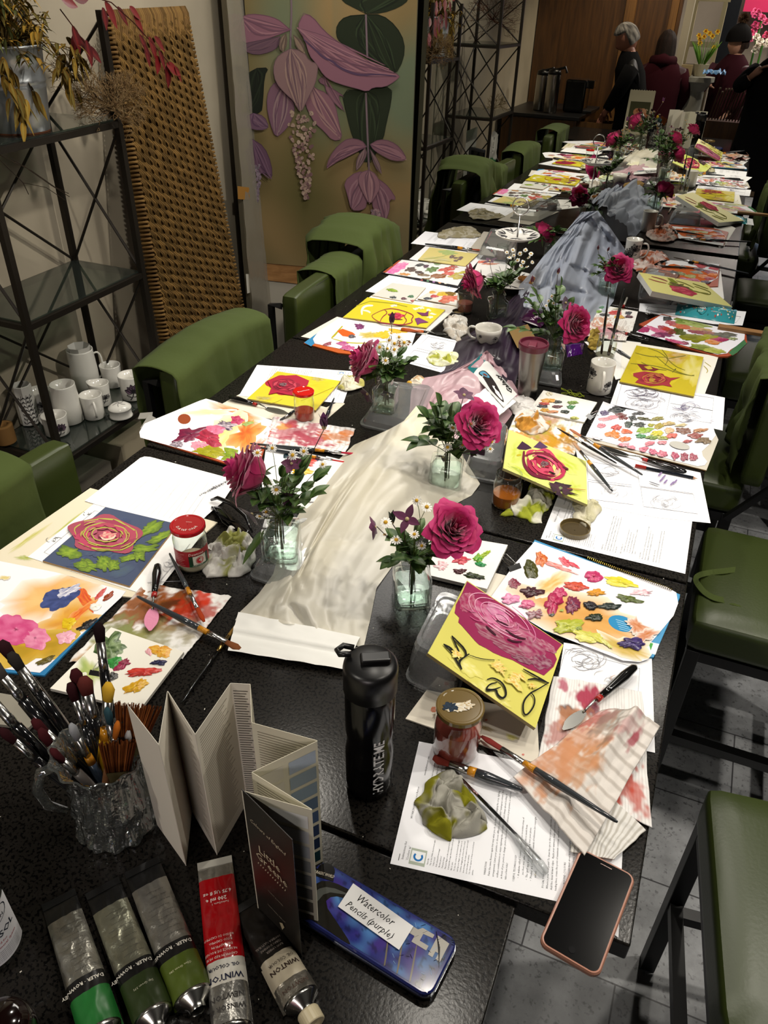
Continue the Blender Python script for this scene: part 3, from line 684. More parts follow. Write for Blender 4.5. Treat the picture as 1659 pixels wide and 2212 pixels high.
def pal2(a):
    a.wash(195,1450,34,34,'b9c27a','9db060',ang=30,fade='eceae2',jag=.6); a.blob(235,1398,30,28,'2e4a20','8aa070',ang=10,jag=.55,h=.004); a.blob(250,1432,18,14,'2e7a34','3f9a48',h=.003); a.wash(170,1470,20,22,'c6c88a',fade='eceae2')
    a.blob(266,1434,19,10,'7c1838','a83058',ang=-38,jag=.6,h=.004); a.blob(346,1406,20,14,'d8921c','e8bc50',jag=.5,h=.003); a.blob(322,1408,8,7,'dfa0a8'); a.blob(343,1431,18,7,'14163a','24285a',jag=.4,h=.004)
    a.blob(310,1452,35,9,'b81f1f','d84a3a',ang=-6,jag=.5,h=.004); a.blob(294,1482,26,12,'cc9410','e0b428',ang=-22,jag=.5,h=.004); a.blob(242,1461,13,9,'0c0d0d',ang=-15,jag=.25,h=.004)
sheet('palette_pad','cream palette pad with separate green, red, navy and yellow dabs, behind the jug of brushes','palette',[(240,1355),(397,1408),(302,1533),(108,1487)],.0065,.006,'ebe8dc',side='b8b5ac',art=pal2)
# ---------------------------------------------------------------- LEFT, SECOND PLACE
def palL2(a):
    a.wash(520,900,62,22,'e0a468','cf6a34',ang=25,fade='ebe8e4',jag=.6); a.wash(480,938,58,28,'e0c878','e6d9a0',ang=-50,fade='ebe0c8'); a.wash(530,935,36,28,'cf5c24','d98c3a',ang=-50,jag=.8,fade='e2b070')
    a.wash(452,890,60,10,'e2d2a0',fade='ebebea'); a.poly([(398+14*math.cos(t*.35),905+11*math.sin(t*.35)) for t in range(18)],'8a3f1c'); 
    a.blob(412,938,32,13,'7e2142','5a1838',ang=-12,jag=.6,h=.003); a.blob(452,946,26,16,'b8324e','8a2038',ang=20,jag=.5,h=.003); a.blob(466,928,22,11,'d67a9a','c8607e',h=.002)
    a.blob(488,918,22,9,'3c2848','d8c8d0',ang=10,jag=.7); a.blob(512,908,16,9,'a82c52','c85078',jag=.5); a.blob(432,962,22,12,'d99cae','cf7a92',jag=.5); a.blob(384,958,12,6,'2c2034','c8b8c4',jag=.6)
    a.blob(455,975,30,14,'a8a21c','8c8a10',jag=.6,ang=10,h=.002); a.blob(500,985,26,12,'6f8a1c','98a830',jag=.7,ang=10); a.blob(535,915,12,4,'8aa02a',ang=-12); a.wash(548,975,30,10,'8e2c14','c87848',ang=-40,jag=.9,fade='e6ddd4')
sheet('paper_pad','orange-covered pad under the left palette beside the stained towel','paint pad',[(309,945),(330,918),(560,905),(592,915),(560,1002),(497,1004)],.0002,.0035,'b5502a',m='satin')
sheet('disposable_palette','white paper palette with a brown thumb hole and crimson, pink and yellow smears, left','palette',[(303,945),(301,933),(312,915),(430,866),(445,861),(463,866),(588,908),(575,960),(540,998),(495,999),(400,972)],.0042,.0004,'e9e9ec',art=palL2)
sh('cream paper under the palette knife and the yellow board','paper sheet',[(462,882),(545,836),(705,880),(735,866),(745,872),(660,945),(600,915),(585,905)],.0003,.0004,'ddd6c4',art=lambda a:a.wash(475,872,18,5,'c9b04c',ang=-35,fade='ddd6c4'))
def yel1(a):
    a.wash(670,835,60,16,'cdbb20','d8ca38',fade='d8c92c'); a.wash(568,860,20,6,'a09018',fade='d8c92c'); a.wash(688,818,16,7,'ab9a1c',fade='d8c92c')
    a.stroke([(560,868),(590,872),(610,862)],1.2,'9a8c20'); a.stroke([(650,866),(690,850),(722,836)],1.4,'a29422')
    a.rose(620,833,44,20,['a81f36','b3263c','8a1830','bb3346','9c2036'],ang=8,seed=5,n=9,line='6f1226')
    a.poly([(578,822),(600,812),(640,810),(668,822),(664,832),(640,842),(645,856),(618,852),(600,848),(580,852),(586,838)],'a6203a'); a.rose(616,832,30,14,['8f1a34','b22c42','78142c','bd4254'],seed=8,n=7,line='5e0f22'); a.blob(612,830,8,4,'4f0d20',wet=False)
sheet('rose_painting','yellow board with a flat crimson rose behind the red-lidded jar of red water','painting',[(599,802),(736,823),(682,886),(534,861)],.0040,.004,'d8c92c',side='a38c50',art=yel1,m='satin')
cloth('paint_towel','striped towel rag dabbed with rose pink and orange, beneath two pink-tipped brushes','towel',[(590,902),(768,928),(745,985),(560,962)],.0012,.006,stained('ece9e8',[(.35,.45,.45,'b04a5c',.75),(.55,.6,.3,'a83c50',.8),(.82,.4,.22,'c07a44',.8),(.15,.3,.12,'d8a444',.7),(.3,.2,.12,'c03a48',.7),(.92,.2,.14,'cf7a3a',.8)],(16,.3,'c9c4c0'),7),60,4,fq=6)
def pal3(a):
    a.blob(624,985,13,6,'12202a','24404a'); a.blob(660,1000,26,9,'b8201c','dc4a34',jag=.6,h=.003,ang=-8); a.blob(652,1018,22,10,'dcb01c','e8c840',jag=.5,h=.003); a.blob(684,990,6,6,'15205a'); a.blob(664,984,9,6,'e6c8cc')
sheet('palette_pad','white palette pad with red and yellow dabs behind the side-on rose','palette',[(575,962),(732,993),(712,1108),(560,1075)],.0035,.005,'eeeef0',side='c4c2bc',art=pal3)
sh('stack of white sketch sheets beside the sheer runner','paper stack',[(640,1082),(705,985),(742,994),(738,1015),(696,1108),(640,1092)],.0090,.004,'e9e8e4',art=lambda a:(a.wash(700,1018,5,5,'8a4040',fade='e9e8e4'),a.wash(672,1085,10,2,'4a4444',fade='e9e8e4')))
# ---------------------------------------------------------------- LEFT, THIRD PLACE
sheet('paper_pad','orange and blue covered pad under the left palette, third place along','paint pad',[(656,741),(715,700),(890,728),(868,772),(815,770),(757,765),(730,762)],.0002,.0035,'c05a20',m='satin',art=lambda a:a.poly([(657,740),(690,716),(705,722),(672,748)],'2f7fb0'))
sh('cream paper edge under the third left palette','paper sheet',[(650,727),(728,684),(745,688),(690,735)],.0002,.0004,'dcd7cb')
def palL3(a):
    a.stroke([(740,704),(722,725),(716,730)],4,'a8a01c'); a.stroke([(716,731),(760,743),(835,738)],2.4,'b0aa30'); a.poly([(728,715),(740,710),(762,718),(768,723),(755,728),(740,726)],'cf5a18'); a.blob(760,727,8,4,'2a1c30',wet=False); a.wash(798,724,26,8,'b5a03c','c8b860',ang=-4,fade='d8d0b0')
    a.blob(777,705,11,6,'6a2a5c','8a4a7c',jag=.5); a.blob(708,743,10,4,'8c1c3c',ang=-15); a.blob(740,742,12,5,'b04a86','c87aa4'); a.blob(722,752,9,3.5,'a8326c'); a.blob(750,752,16,5.5,'b5387a','d07aa6',jag=.5); a.wash(860,714,20,6,'d0a020','d8b840',jag=.7); a.wash(828,722,16,6,'d8ac20','e0bc40',jag=.9); a.wash(868,742,16,10,'3c4018','7a4830',jag=.6)
sheet('disposable_palette','white paper palette with an orange thumb hole beside pink and violet dabs, left','palette',[(680,742),(676,732),(688,716),(734,686),(898,720),(880,775),(860,775),(756,758)],.0042,.0004,'e6e6ea',art=palL3)
def yel2(a):
    a.stroke([(782,680),(781,668),(790,660),(806,660)],5,'e4e2cc'); a.stroke([(783,670),(796,672),(800,676)],4,'e2e0c4'); 
    for x,y in ((926,670),(935,678),(930,685),(898,667),(850,660),(910,665)): a.wash(x,y,6,2.5,'e4e2c4',jag=.8)
    a.stroke([(812,676),(830,668),(850,666),(880,674),(895,682),(888,690),(892,697),(870,702),(842,700),(820,697),(800,683),(812,676)],2.2,'8a2038'); a.stroke([(830,668),(838,676),(826,684),(820,697)],1.8,'8a2038'); a.stroke([(880,674),(872,684),(880,692),(870,702)],1.8,'8a2038')
    a.rose(856,682,16,6.5,['a82240','bc3450','8a1834','c64a60'],seed=2,n=6); a.stroke([(838,678),(850,690),(870,690)],1.6,'701830')
    a.poly([(900,674),(918,676),(926,671),(925,682),(912,682)],'6a3058'); a.poly([(896,688),(905,686),(926,696),(908,698),(902,702)],'74386a'); a.line([(770,660),(800,650),(850,655),(880,662)],'a39a30',.8)
sheet('rose_painting','wide yellow board with an outlined rose and small violet clematis','painting',[(794,642),(962,669),(921,708),(741,685)],.0060,.004,'d2c62e',side='a38c50',art=yel2,m='satin')
sh('white board under the outlined rose painting','board',[(803,638),(990,662),(920,722),(735,690)],.0008,.003,'dedbd2')
def boardA(a):
    for x,y,c in ((825,647,'e8e8e4'),(842,650,'c09a20'),(855,653,'b02030'),(872,654,'101828'),(850,642,'15252c'),(872,645,'5c1430'),(888,640,'1c6838'),(905,644,'10281c'),(885,656,'c08058'),(893,650,'b84038')): a.blob(x,y,6.5,2.6,c,jag=.5,h=.003)
    a.blob(852,622,0.1,.1,'6f9a28'); a.blob(848,627,11,3.4,'7a9c24','a0b848',ang=12,jag=.6,h=.003)
sheet('palette_board','left grey board of the pair on an instruction page, with many separate small dabs','palette',[(847,611),(920,621),(890,654),(803,638)],.0036,.003,'c9c8c0',side='b09a74',art=boardA)
def boardB(a):
    a.blob(934,631,8,3,'cc9a20'); a.blob(955,635,13,4,'d8bc50','c8a838',jag=.5); a.blob(938,640,9,3.2,'b01c28'); a.blob(924,645,9,3,'101c30'); a.blob(972,634,12,4,'5c4a18','8c6a24',jag=.7); a.blob(968,646,17,8,'c8604c','d68a74',jag=.6,h=.002); a.blob(960,624,8,3,'e0a090')
sheet('palette_board','right grey board of the pair on an instruction page, with a big coral smear','palette',[(937,624),(990,633),(993,662),(902,645)],.0036,.003,'cbc9c2',side='b09a74',art=boardB)
sheet('paper_pad','black-rimmed pad with an orange corner under the palette of many dabs, far left','paint pad',[(824,589),(864,561),(1016,578),(990,622),(900,604)],.0002,.0035,'1c1c20',m='satin',art=lambda a:(a.poly([(827,588),(862,562),(872,565),(845,590)],'a0492a'),[a.blob(885+i*13,602+i*1.7,3,1.6,c,wet=False) for i,c in enumerate(('c8a040','4a6a9a','b04040','3f7a4a','8a5a9a','c07a30','ddd8c0'))]))
def palL4(a):
    rd=random.Random(4)
    a.wash(862,577,20,8,'d66aa0','e09cc0',ang=-20); a.wash(845,586,16,5,'d058a0'); 
    for x,y,rx,ry,c in ((887,582,13,4.5,'4a2c1c'),(905,573,10,3,'15191c'),(920,576,7,3,'4a1c3c'),(933,582,13,6,'5a7a3c'),(966,582,16,4,'c2402c'),(970,590,14,4,'d0584c'),(905,588,10,3,'3c2018'),(875,592,12,2.6,'c8883c'),(912,594,13,2.2,'6c5028'),(948,597,18,5,'8c5428'),(985,597,16,6,'b8a848'),(890,600,10,3,'b82c68'),(868,598,9,2.5,'c83c80'),(1000,588,10,3,'c8c040'),(920,602,12,2,'7a6434'),(945,570,6,2,'6a8a4a'),(980,576,8,2.4,'a8402c')): a.blob(x,y,rx,ry,c,jag=.6,ang=rd.uniform(-8,8))
sheet('disposable_palette','white paper palette crowded with many small dabs, black to pink, far left','palette',[(832,590),(868,561),(1013,577),(989,617),(900,600)],.0040,.0004,'d9d9d8',art=palL4)
sh('white sheet under the pale sage flower painting, far left','paper sheet',[(884,560),(920,531),(1046,549),(1015,585)],.0003,.0004,'e4e4e6')
def pale(a):
    a.wash(968,545,21,6,'9fae6c','a8b678'); a.wash(940,560,40,8,'b8b070',fade='cfc07c'); a.stroke([(915,560),(940,557),(965,552)],1.2,'8f9a58'); a.stroke([(925,568),(950,560),(975,566)],1,'8f8a50')
    for x,y in ((978,553),(984,557),(992,560),(985,563),(975,556),(996,556)): a.wash(x,y,5,2,'5a3c34',jag=.5)
sheet('flower_painting','pale sage and straw board with faint leaves, far left beside a long black brush','painting',[(928,534),(1033,549),(1005,575),(903,561)],.0040,.003,'cdbf7a',side='a38c50',art=pale,m='matte')
sheet('clear_folder','translucent grey board lying behind the cake stand, touching the mirror','board',[(1045,500),(1120,508),(1105,560),(1008,545)],.0006,.002,'b5afa2')
sh('creased white palette sheet in front of the cake stand','paper sheet',[(1035,560),(1090,566),(1120,590),(1060,615),(1018,600)],.0003,.0006,'e0deda',art=lambda a:(a.wash(1040,566,14,3,'c85c3c',jag=.8),a.wash(1060,570,14,2,'a8603c',jag=.8),a.stroke([(1070,582),(1090,590),(1100,580)],1.2,'303030'),a.stroke([(1078,575),(1085,592)],1.0,'303030')))
sh('pencil sketch of a rose in two printed frames, beside the teacup','paper sheet',[(914,720),(1012,741),(955,805),(861,779)],.0004,.0004,'efeff2',art=lambda a:(frames(a,[[(925,727),(993,741),(968,768),(900,752)],[(895,756),(962,772),(945,797),(872,778)]]),scrib(a,945,745,22,8,16,5,'9a9aa0',.8)))
# ---------------------------------------------------------------- RIGHT, NEAREST
sheet('cream_board','cream board with stray paint marks under the brass-lidded jar','board',[(922,1490),(1160,1540),(1165,1640),(1146,1645),(876,1552)],.0002,.0025,'dcd5c6',art=lambda a:(a.blob(937,1532,7,6,'c4704c',wet=False),a.wash(940,1546,8,8,'6a5a40',jag=.9,fade='dcd5c6'),a.wash(1050,1573,22,6,'8a7440',ang=18,fade='dcd5c6'),a.wash(1105,1592,14,7,'c8c060',ang=20,fade='dcd5c6'),a.blob(1050,1555,3,2,'c86a5a',wet=False),a.blob(1130,1630,3,2,'c86a5a',wet=False)))
sh('white sketch page of a rose beneath the striped towel at right','paper sheet',[(1218,1388),(1408,1418),(1415,1626),(1190,1580)],.0009,.0004,'ecedf0',art=lambda a:(frames(a,[[(1222,1402),(1382,1444),(1374,1560),(1195,1500)]]),scrib(a,1262,1425,42,24,26,8,'94949a',1.1),scrib(a,1310,1465,30,16,10,12,'94949a',1),a.stroke([(1322,1470),(1318,1462),(1330,1458)],1,'c09070')))
def palR1(a):
    a.wash(1262,1335,160,52,'d2a25c','c8924c',ang=20,fade='e6dccc',jag=.35); a.wash(1190,1262,44,20,'cfa860','e0c894',ang=-30,fade='e6e2dc'); a.wash(1350,1400,70,20,'cdb070','b8a040',ang=24,fade='e6dfd0')
    a.poly([(1343+29*math.cos(t*.3),1347+17*math.sin(t*.3)+.22*29*math.cos(t*.3)) for t in range(21)],'2a83b4')
    for i in range(5): a.line([(1330+i*2,1338+i*5),(1352+i*3,1345+i*5)],'a8cfe0',1)
    B=a.blob
    B(1147,1230,15,20,'4a4a14','343a10',ang=-25,jag=.25,h=.005); B(1168,1207,12,17,'c25a2a','d9884c',ang=-30,jag=.6,h=.003); B(1226,1215,20,6,'c02c40','d86070',ang=30,jag=.8); B(1205,1225,30,5,'d2645c','e8b0ac',ang=20,jag=.9,h=.001)
    B(1283,1245,19,12,'b02458','c8407a',h=.005,jag=.3); B(1340,1258,28,9,'dcd23c','c8bc24',ang=12,jag=.6,h=.003); B(1393,1280,19,7,'d89aa8','f0d8dc',jag=.8,h=.002); B(1110,1260,13,9,'6a1830','8a2844',jag=.5); B(1148,1278,24,11,'34121c','4a1a28',ang=-5,jag=.5,h=.005)
    B(1243,1266,25,9,'b8302c','cc5a34',ang=8,jag=.5,h=.004); B(1288,1281,22,7,'d8981c','c88420',ang=-6,jag=.6,h=.003); B(1335,1240,0.1,.1,'d8d030'); B(1355,1293,26,7,'5a6a24','3c4a1c',ang=14,jag=.6,h=.003)
    B(1196,1302,24,17,'9a1c48','b42c5a',ang=-55,jag=.5,h=.006); B(1210,1280,14,11,'b02c5c','c24870',h=.004); B(1102,1294,19,11,'d07aa2','e09cc0',jag=.4,h=.004); B(1139,1306,16,10,'cc5c86','d888a6',jag=.5,h=.004); B(1156,1327,17,10,'7a1832','b8a8ae',jag=.6,h=.004)
    B(1237,1307,16,18,'5c1f48','8a2c3c',ang=-20,jag=.5,h=.005); B(1277,1308,16,9,'0c0c10','22222c',jag=.4,h=.005); B(1318,1310,21,7,'101c1c','24342c',jag=.5,h=.004); B(1285,1333,18,7,'161c14','2c3a20',jag=.5,h=.004); B(1192,1328,6,3,'1c1c1c')
    B(1226,1352,34,15,'b4b83c','98a02c',ang=-8,jag=.5,h=.005); B(1275,1374,34,14,'c2c04c','d6d470',ang=20,jag=.6,h=.004); B(1310,1390,16,4,'c8c860',ang=40); B(1366,1388,30,12,'2a1c50','4a3a78',ang=4,jag=.5,h=.006); B(1250,1357,8,5,'8a9a20',h=.004)
    a.wash(1375,1350,26,20,'b56a3c','d09a78',ang=35,jag=.9,fade='e6dfd8'); a.wash(1395,1372,28,12,'bc7240',ang=-20,jag=.8,fade='e6dfd8'); a.wash(1270,1195,50,5,'a8382c','c86a50',ang=20,jag=.9,fade='e6e5e6'); a.wash(1213,1318,4,3,'8aa020')
sheet('paper_pad','blue-covered spiral pad under the large near-right palette','paint pad',[(1155,1166),(1469,1284),(1468,1292),(1412,1420),(1400,1418),(1180,1362),(1080,1300)],.0002,.005,'2a86b8',m='satin',art=lambda a:(a.poly([(1401,1386),(1424,1391),(1416,1414),(1394,1409)],'e8ece8'),a.poly([(1403,1388),(1411,1390),(1404,1410),(1396,1408)],'4a9a4c')))
mb=MB()
for k in range(46):
    p=A(1270+k*4.0,1206+k*1.52,.008); mb.tube([p+V((0,-.003,0)),p+V((0,0,.004)),p+V((0,.004,-.002))],.0008,'a8903c',n=4)
mb.build('spiral_binding','metal',bpy.data.objects[[o.name for o in bpy.data.objects if o.name.startswith('paper_pad')][-1]])
sheet('disposable_palette','large paper palette smeared ochre with a blue thumb hole and some twenty dabs, near right','palette',[(1155,1170),(1300,1222),(1440,1268),(1461,1280),(1465,1303),(1455,1330),(1420,1372),(1402,1392),(1408,1414),(1400,1424),(1382,1430),(1346,1427),(1176,1361),(1060,1291),(1110,1220)],.0058,.0004,'e4e3e8',art=palR1)
def brd(a):
    a.blob(1035,1206,12,8,'3c9a30','98b830',ang=-30,jag=.6,h=.004); a.blob(1038,1203,0.1,.1,'b8c830'); a.blob(1048,1196,15,5,'a2bc24','8aa818',ang=-25,jag=.6,h=.004); a.blob(1038,1219,12,5,'1f8244','2c9a58',ang=12,h=.004); a.blob(1024,1244,20,6,'141c10','3a4a20',ang=14,jag=.5,h=.004); a.blob(992,1233,12,6,'3c1c20','5a2a30',jag=.6,h=.004); a.blob(994,1210,17,8,'b02438','d05060',jag=.6,h=.003); a.blob(955,1222,14,8,'d0909a','efe0e2',jag=.7,h=.003)
sheet('palette_pad','white pad with lime, green and black dabs behind the nearest glass vase','palette',[(925,1148),(1097,1177),(1052,1272),(930,1243)],.0035,.008,'e9e8e4',side='c4c2bc',art=brd)
sh('cream paper sliver between the white pad and the large palette','paper sheet',[(1060,1235),(1100,1245),(1060,1305),(1020,1290)],.0003,.0004,'d8d2c4')
# ---------------------------------------------------------------- RIGHT, SECOND PLACE
sh('thumbnail page of four pencilled roses with violet marks, under the loose brushes','paper sheet',[(1262,985),(1350,985),(1513,1021),(1535,1130),(1420,1118),(1262,1088)],.0016,.0004,'eff0f4',art=lambda a:(frames(a,[[(1268,996),(1362,1012),(1364,1048),(1270,1036)],[(1376,1014),(1487,1030),(1497,1066),(1382,1050)],[(1270,1040),(1364,1052),(1368,1090),(1272,1078)],[(1384,1052),(1498,1068),(1507,1110),(1390,1094)]]),scrib(a,1320,1020,28,12,18,1,'a8a8ae',.8),scrib(a,1325,1062,30,14,18,2,'a8a8ae',.8),scrib(a,1440,1084,34,16,26,3,'9c9ca4',.9),[a.stroke([(x,y),(x+8,y-8)],4,'86749c') for x,y in ((1425,1040),(1430,1034),(1455,1044),(1434,1044),(1448,1048),(1422,1028))],a.stroke([(1402,1040),(1425,1048)],2.4,'707078')))
def palR2(a):
    rd=random.Random(9); B=a.blob
    D=[(1333,885,20,7,'1a2428'),(1378,893,13,4,'16181c'),(1306,892,9,6,'4a3a6a'),(1343,900,13,8,'6a2c2c'),(1316,903,20,5,'d08a94'),(1366,903,8,6,'182020'),(1390,904,15,4,'4a4a20'),(1420,905,14,4,'8a8438'),(1382,917,14,5,'1c2820'),(1406,918,8,4,'a0a030'),(1423,921,11,6,'a09018'),(1299,919,9,5,'d07a8c'),(1331,923,10,5,'c23428'),(1325,938,16,8,'d4781c'),(1352,932,12,5,'d05a20'),(1350,948,13,5,'d06a1c'),(1358,917,8,7,'20342c'),(1393,929,17,7,'8aac28'),(1420,936,14,6,'ccc424'),(1384,942,11,5,'20803c'),(1408,945,13,4,'6f8c28'),(1432,945,12,4,'98a030'),(1447,930,13,6,'d0b088'),(1477,930,15,7,'7a5040'),(1513,930,16,4,'b07848'),(1452,942,12,5,'cc5c4c'),(1500,940,15,6,'8c3830'),(1521,952,17,7,'6c5430'),(1445,915,14,4,'c0a868'),(1472,918,12,3,'d8c898'),(1485,953,10,3,'b04848'),(1317,958,12,5,'dca0ac'),(1343,962,10,5,'d88898'),(1364,967,9,5,'d0788c'),(1390,970,9,6,'c86880'),(1411,976,9,6,'c05878'),(1431,981,12,7,'c06078'),(1458,985,8,9,'a84060'),(1479,986,9,9,'8c3048'),(1498,988,9,8,'9a4458'),(1403,958,12,4,'d87888'),(1430,955,11,4,'e0909c'),(1290,945,12,6,'e8e0e6'),(1350,960,9,4,'e2a8b4')]
    for x,y,rx,ry,c in D: B(x,y,rx,ry,c,jag=.5,ang=rd.uniform(-10,10),h=.003)
    a.poly([(1468+22*math.cos(t*.33),962+8*math.sin(t*.33)+.2*22*math.cos(t*.33)) for t in range(19)],'b4b3ac')
sheet('palette_board','grey board under the dotted palette on the right','board',[(1305,873),(1545,935),(1552,950),(1526,1016),(1262,950)],.0020,.003,'bdb8ac',side='8a6a40')
sheet('disposable_palette','paper palette dotted with over forty neat dabs from black through green to pink','palette',[(1303,867),(1343,882),(1520,912),(1540,920),(1546,940),(1530,962),(1516,975),(1518,985),(1528,997),(1522,1005),(1506,1007),(1470,998),(1265,943)],.0056,.0004,'e3e3ea',art=palR2)
def brd2(a):
    for x,y,rx,ry,c in ((1186,850,7,5,'e8e0c8'),(1186,866,14,5,'d8981c'),(1176,872,10,4,'c03420'),(1171,877,11,4,'1c1c30'),(1205,868,9,4,'1c2420'),(1203,878,11,4,'5c1024'),(1178,886,10,4,'d8a020'),(1195,889,14,3,'d8905c'),(1237,869,11,4,'7ca030'),(1233,879,9,4,'1f7a3c'),(1221,889,10,4,'1c2c20'),(1240,903,10,3,'b8bc50')): a.blob(x,y,rx,ry,c,jag=.5,h=.004)
sheet('palette_board','white board with a dozen fresh dabs, clipped, beside the steel tumbler','palette',[(1174,843),(1290,869),(1262,912),(1143,885)],.0060,.005,'e6e5de',side='c2bfb4',art=brd2)
cloth('paint_towel','striped tea towel smeared with olive and ochre under the lime canvas','towel',[(1120,880),(1262,905),(1240,985),(1090,950)],.0012,.006,stained('eeebe8',[(.5,.35,.35,'a89a50',.7),(.45,.2,.25,'b88478',.6),(.45,.7,.4,'b8801c',.85),(.75,.75,.3,'c08c1c',.85),(.3,.55,.3,'9aa050',.6),(.2,.8,.12,'d88a3c',.6)],(18,.3,'cfccc8'),12),60,5,fq=6)
sh('white sheet under the lime canvas and the loose brushes','paper sheet',[(1235,935),(1330,960),(1400,990),(1385,1030),(1250,1000)],.0008,.0004,'e8e7e6')
sh('page of four scribbled violet flower thumbnails under the ochre rose painting','paper sheet',[(1336,822),(1400,826),(1566,859),(1561,930),(1318,873)],.0014,.0004,'eff0f6',art=lambda a:(frames(a,[[(1343,830),(1431,843),(1422,895),(1330,876)],[(1450,846),(1542,860),(1536,914),(1438,899)],[(1448,871),(1540,887),(1540,887),(1448,871)]]),scrib(a,1385,848,44,16,34,21,'6c6878',.9),scrib(a,1395,872,40,14,24,22,'70707c',.9),scrib(a,1480,878,28,9,20,23,'645c7c',1),scrib(a,1480,900,32,12,22,24,'6c6c78',.9),scrib(a,1540,908,5,3,4,25,'8a849c',.8)))
sh('cream sheet under the ochre rose painting','paper sheet',[(1345,736),(1552,770),(1545,792),(1522,852),(1340,818)],.0012,.0006,'e9e6dc',art=lambda a:(a.stroke([(1520,790),(1530,800),(1526,806)],2,'a89c4c'),a.stroke([(1522,782),(1536,792)],1.6,'a89c4c')))
def ochre(a):
    a.wash(1440,790,70,34,'b8a81c','c6b62c',ang=10,fade='c0ae24'); a.wash(1500,800,26,38,'c8bc48',fade='c0ae24'); a.wash(1460,770,30,18,'b08c1c',fade='bfae24')
    for P in ([(1372,762),(1400,770),(1440,772)],[(1400,752),(1430,762),(1455,790),(1480,800)],[(1415,768),(1450,798),(1490,812),(1500,810)],[(1362,785),(1420,790),(1470,808),(1500,812)],[(1440,775),(1470,770),(1482,768)],[(1385,782),(1412,796),(1440,800)],[(1430,755),(1445,775),(1436,790)],[(1455,800),(1462,795),(1452,805)]): a.stroke(P,1.8,'6f6a1c')
    a.poly([(1376,786),(1396,788),(1412,794),(1424,798),(1412,802),(1400,800),(1388,800)],'6c2424'); a.poly([(1391,792),(1404,790),(1410,797),(1400,798)],'bca828')
    a.poly([(1368,806),(1392,802),(1420,806),(1448,816),(1470,815),(1450,822),(1446,828),(1452,836),(1432,832),(1405,834),(1388,830),(1372,826),(1380,818),(1368,812)],'942c34')
    a.rose(1412,818,28,12,['82222c','a4343c','7a1c28','b4484a','963038'],seed=6,n=8,line='bca428'); a.blob(1408,820,8,4,'b09a2c','8a2430',wet=False)
sheet('rose_painting','ochre yellow board with a dark red rose and loose olive stems, right','painting',[(1375,746),(1520,771),(1499,856),(1338,824)],.0050,.004,'c0ae24',side='8e7a34',art=ochre,m='satin')
def palR3(a):
    for x,y,rx,ry,c,c2,an in ((1443,688,10,5,'2c3434','5a5a58',0),(1475,693,22,6,'5a7a34','8c9a48',8),(1500,699,40,7,'8c9a50','a8b870',9),(1450,698,12,5,'a82c3c',None,8),(1475,706,22,5,'c06040','cc8060',9),(1510,711,24,4,'c88c68','a8a860',8),(1428,707,10,4,'9a1c44',None,10),(1440,711,18,5,'b02c30','c05038',14),(1430,716,12,4,'c23c70',None,8),(1392,712,14,7,'b03c70','98305c',0),(1415,712,20,4,'c8407c',None,25),(1430,722,20,6,'8a4468','6a2c4c',8),(1448,716,15,5,'8a3838','704030',8),(1470,718,13,7,'5a6420','3c4418',20),(1508,717,18,4,'8a4450','9a5058',6),(1528,719,20,5,'b06058','6c6860',6),(1564,723,26,6,'5c5c54','7a7a70',4),(1502,730,30,9,'8c8c14','6c7010',0),(1525,728,24,6,'a8a828','84861c',0),(1538,738,17,5,'cc7a1c',None,6),(1555,733,19,5,'9a1c4c','b04070',6),(1582,731,10,3,'8c9a58',None,4),(1515,750,26,7,'6c7a28','98a848',8),(1540,757,26,6,'98a038','b8bc60',8),(1455,737,22,4,'b02c5c','c86090',14),(1480,740,10,3,'8a1c44',None,10),(1420,725,10,3,'b04880',None,8)): a.blob(x,y,rx,ry,c,c2,ang=an,jag=.5,h=.002)
sheet('paper_pad','green and orange pad under the striped-looking palette, right of the ochre painting','paint pad',[(1380,700),(1430,678),(1612,722),(1614,740),(1592,762),(1572,770),(1553,770),(1470,748)],.0003,.005,'a8482a',m='satin',art=lambda a:a.poly([(1574,762),(1606,731),(1613,742),(1592,762),(1582,768)],'3f7048'))
sheet('disposable_palette','curling paper palette with long swirls of olive, crimson and grey, right','palette',[(1374,717),(1405,695),(1428,680),(1470,688),(1600,717),(1609,722),(1608,733),(1590,748),(1577,756),(1571,763),(1550,766),(1490,750)],.0062,.0004,'e4e4ec',art=palR3)
def brd3(a):
    for x,y,rx,ry,c in ((1300,664,8,3,'2c7a48'),(1293,673,8,3,'7cac2c'),(1307,680,10,4,'1c1c28'),(1330,675,16,5,'c42c24'),(1338,685,12,4,'dca81c'),(1357,676,7,4,'1c1c30'),(1340,667,14,2,'d8d0b0'),(1358,684,10,3,'5c1830')): a.blob(x,y,rx,ry,c,jag=.5,h=.003)
sheet('palette_board','white square board with red, yellow and green dabs beside the magenta rose, middle right','palette',[(1287,656),(1378,673),(1366,715),(1265,700)],.0030,.004,'e8e7e2',side='c2bfb4',art=brd3)
cloth('paint_towel','peach-stained tissue lying over the small white palette board, middle right','towel',[(1285,682),(1372,698),(1352,738),(1262,728)],.0045,.006,stained('e8e4de',[(.3,.3,.35,'c98a68',.8),(.5,.75,.4,'b0406a',.6),(.75,.5,.2,'c0b0a0',.5)],(20,.3,'cac5c0'),15),50,6,fq=6)
sh('white paper with creases under the floral mug and rinse jar','paper sheet',[(1262,738),(1345,735),(1385,740),(1352,815),(1330,820),(1320,795)],.0004,.0005,'e6e5e2')
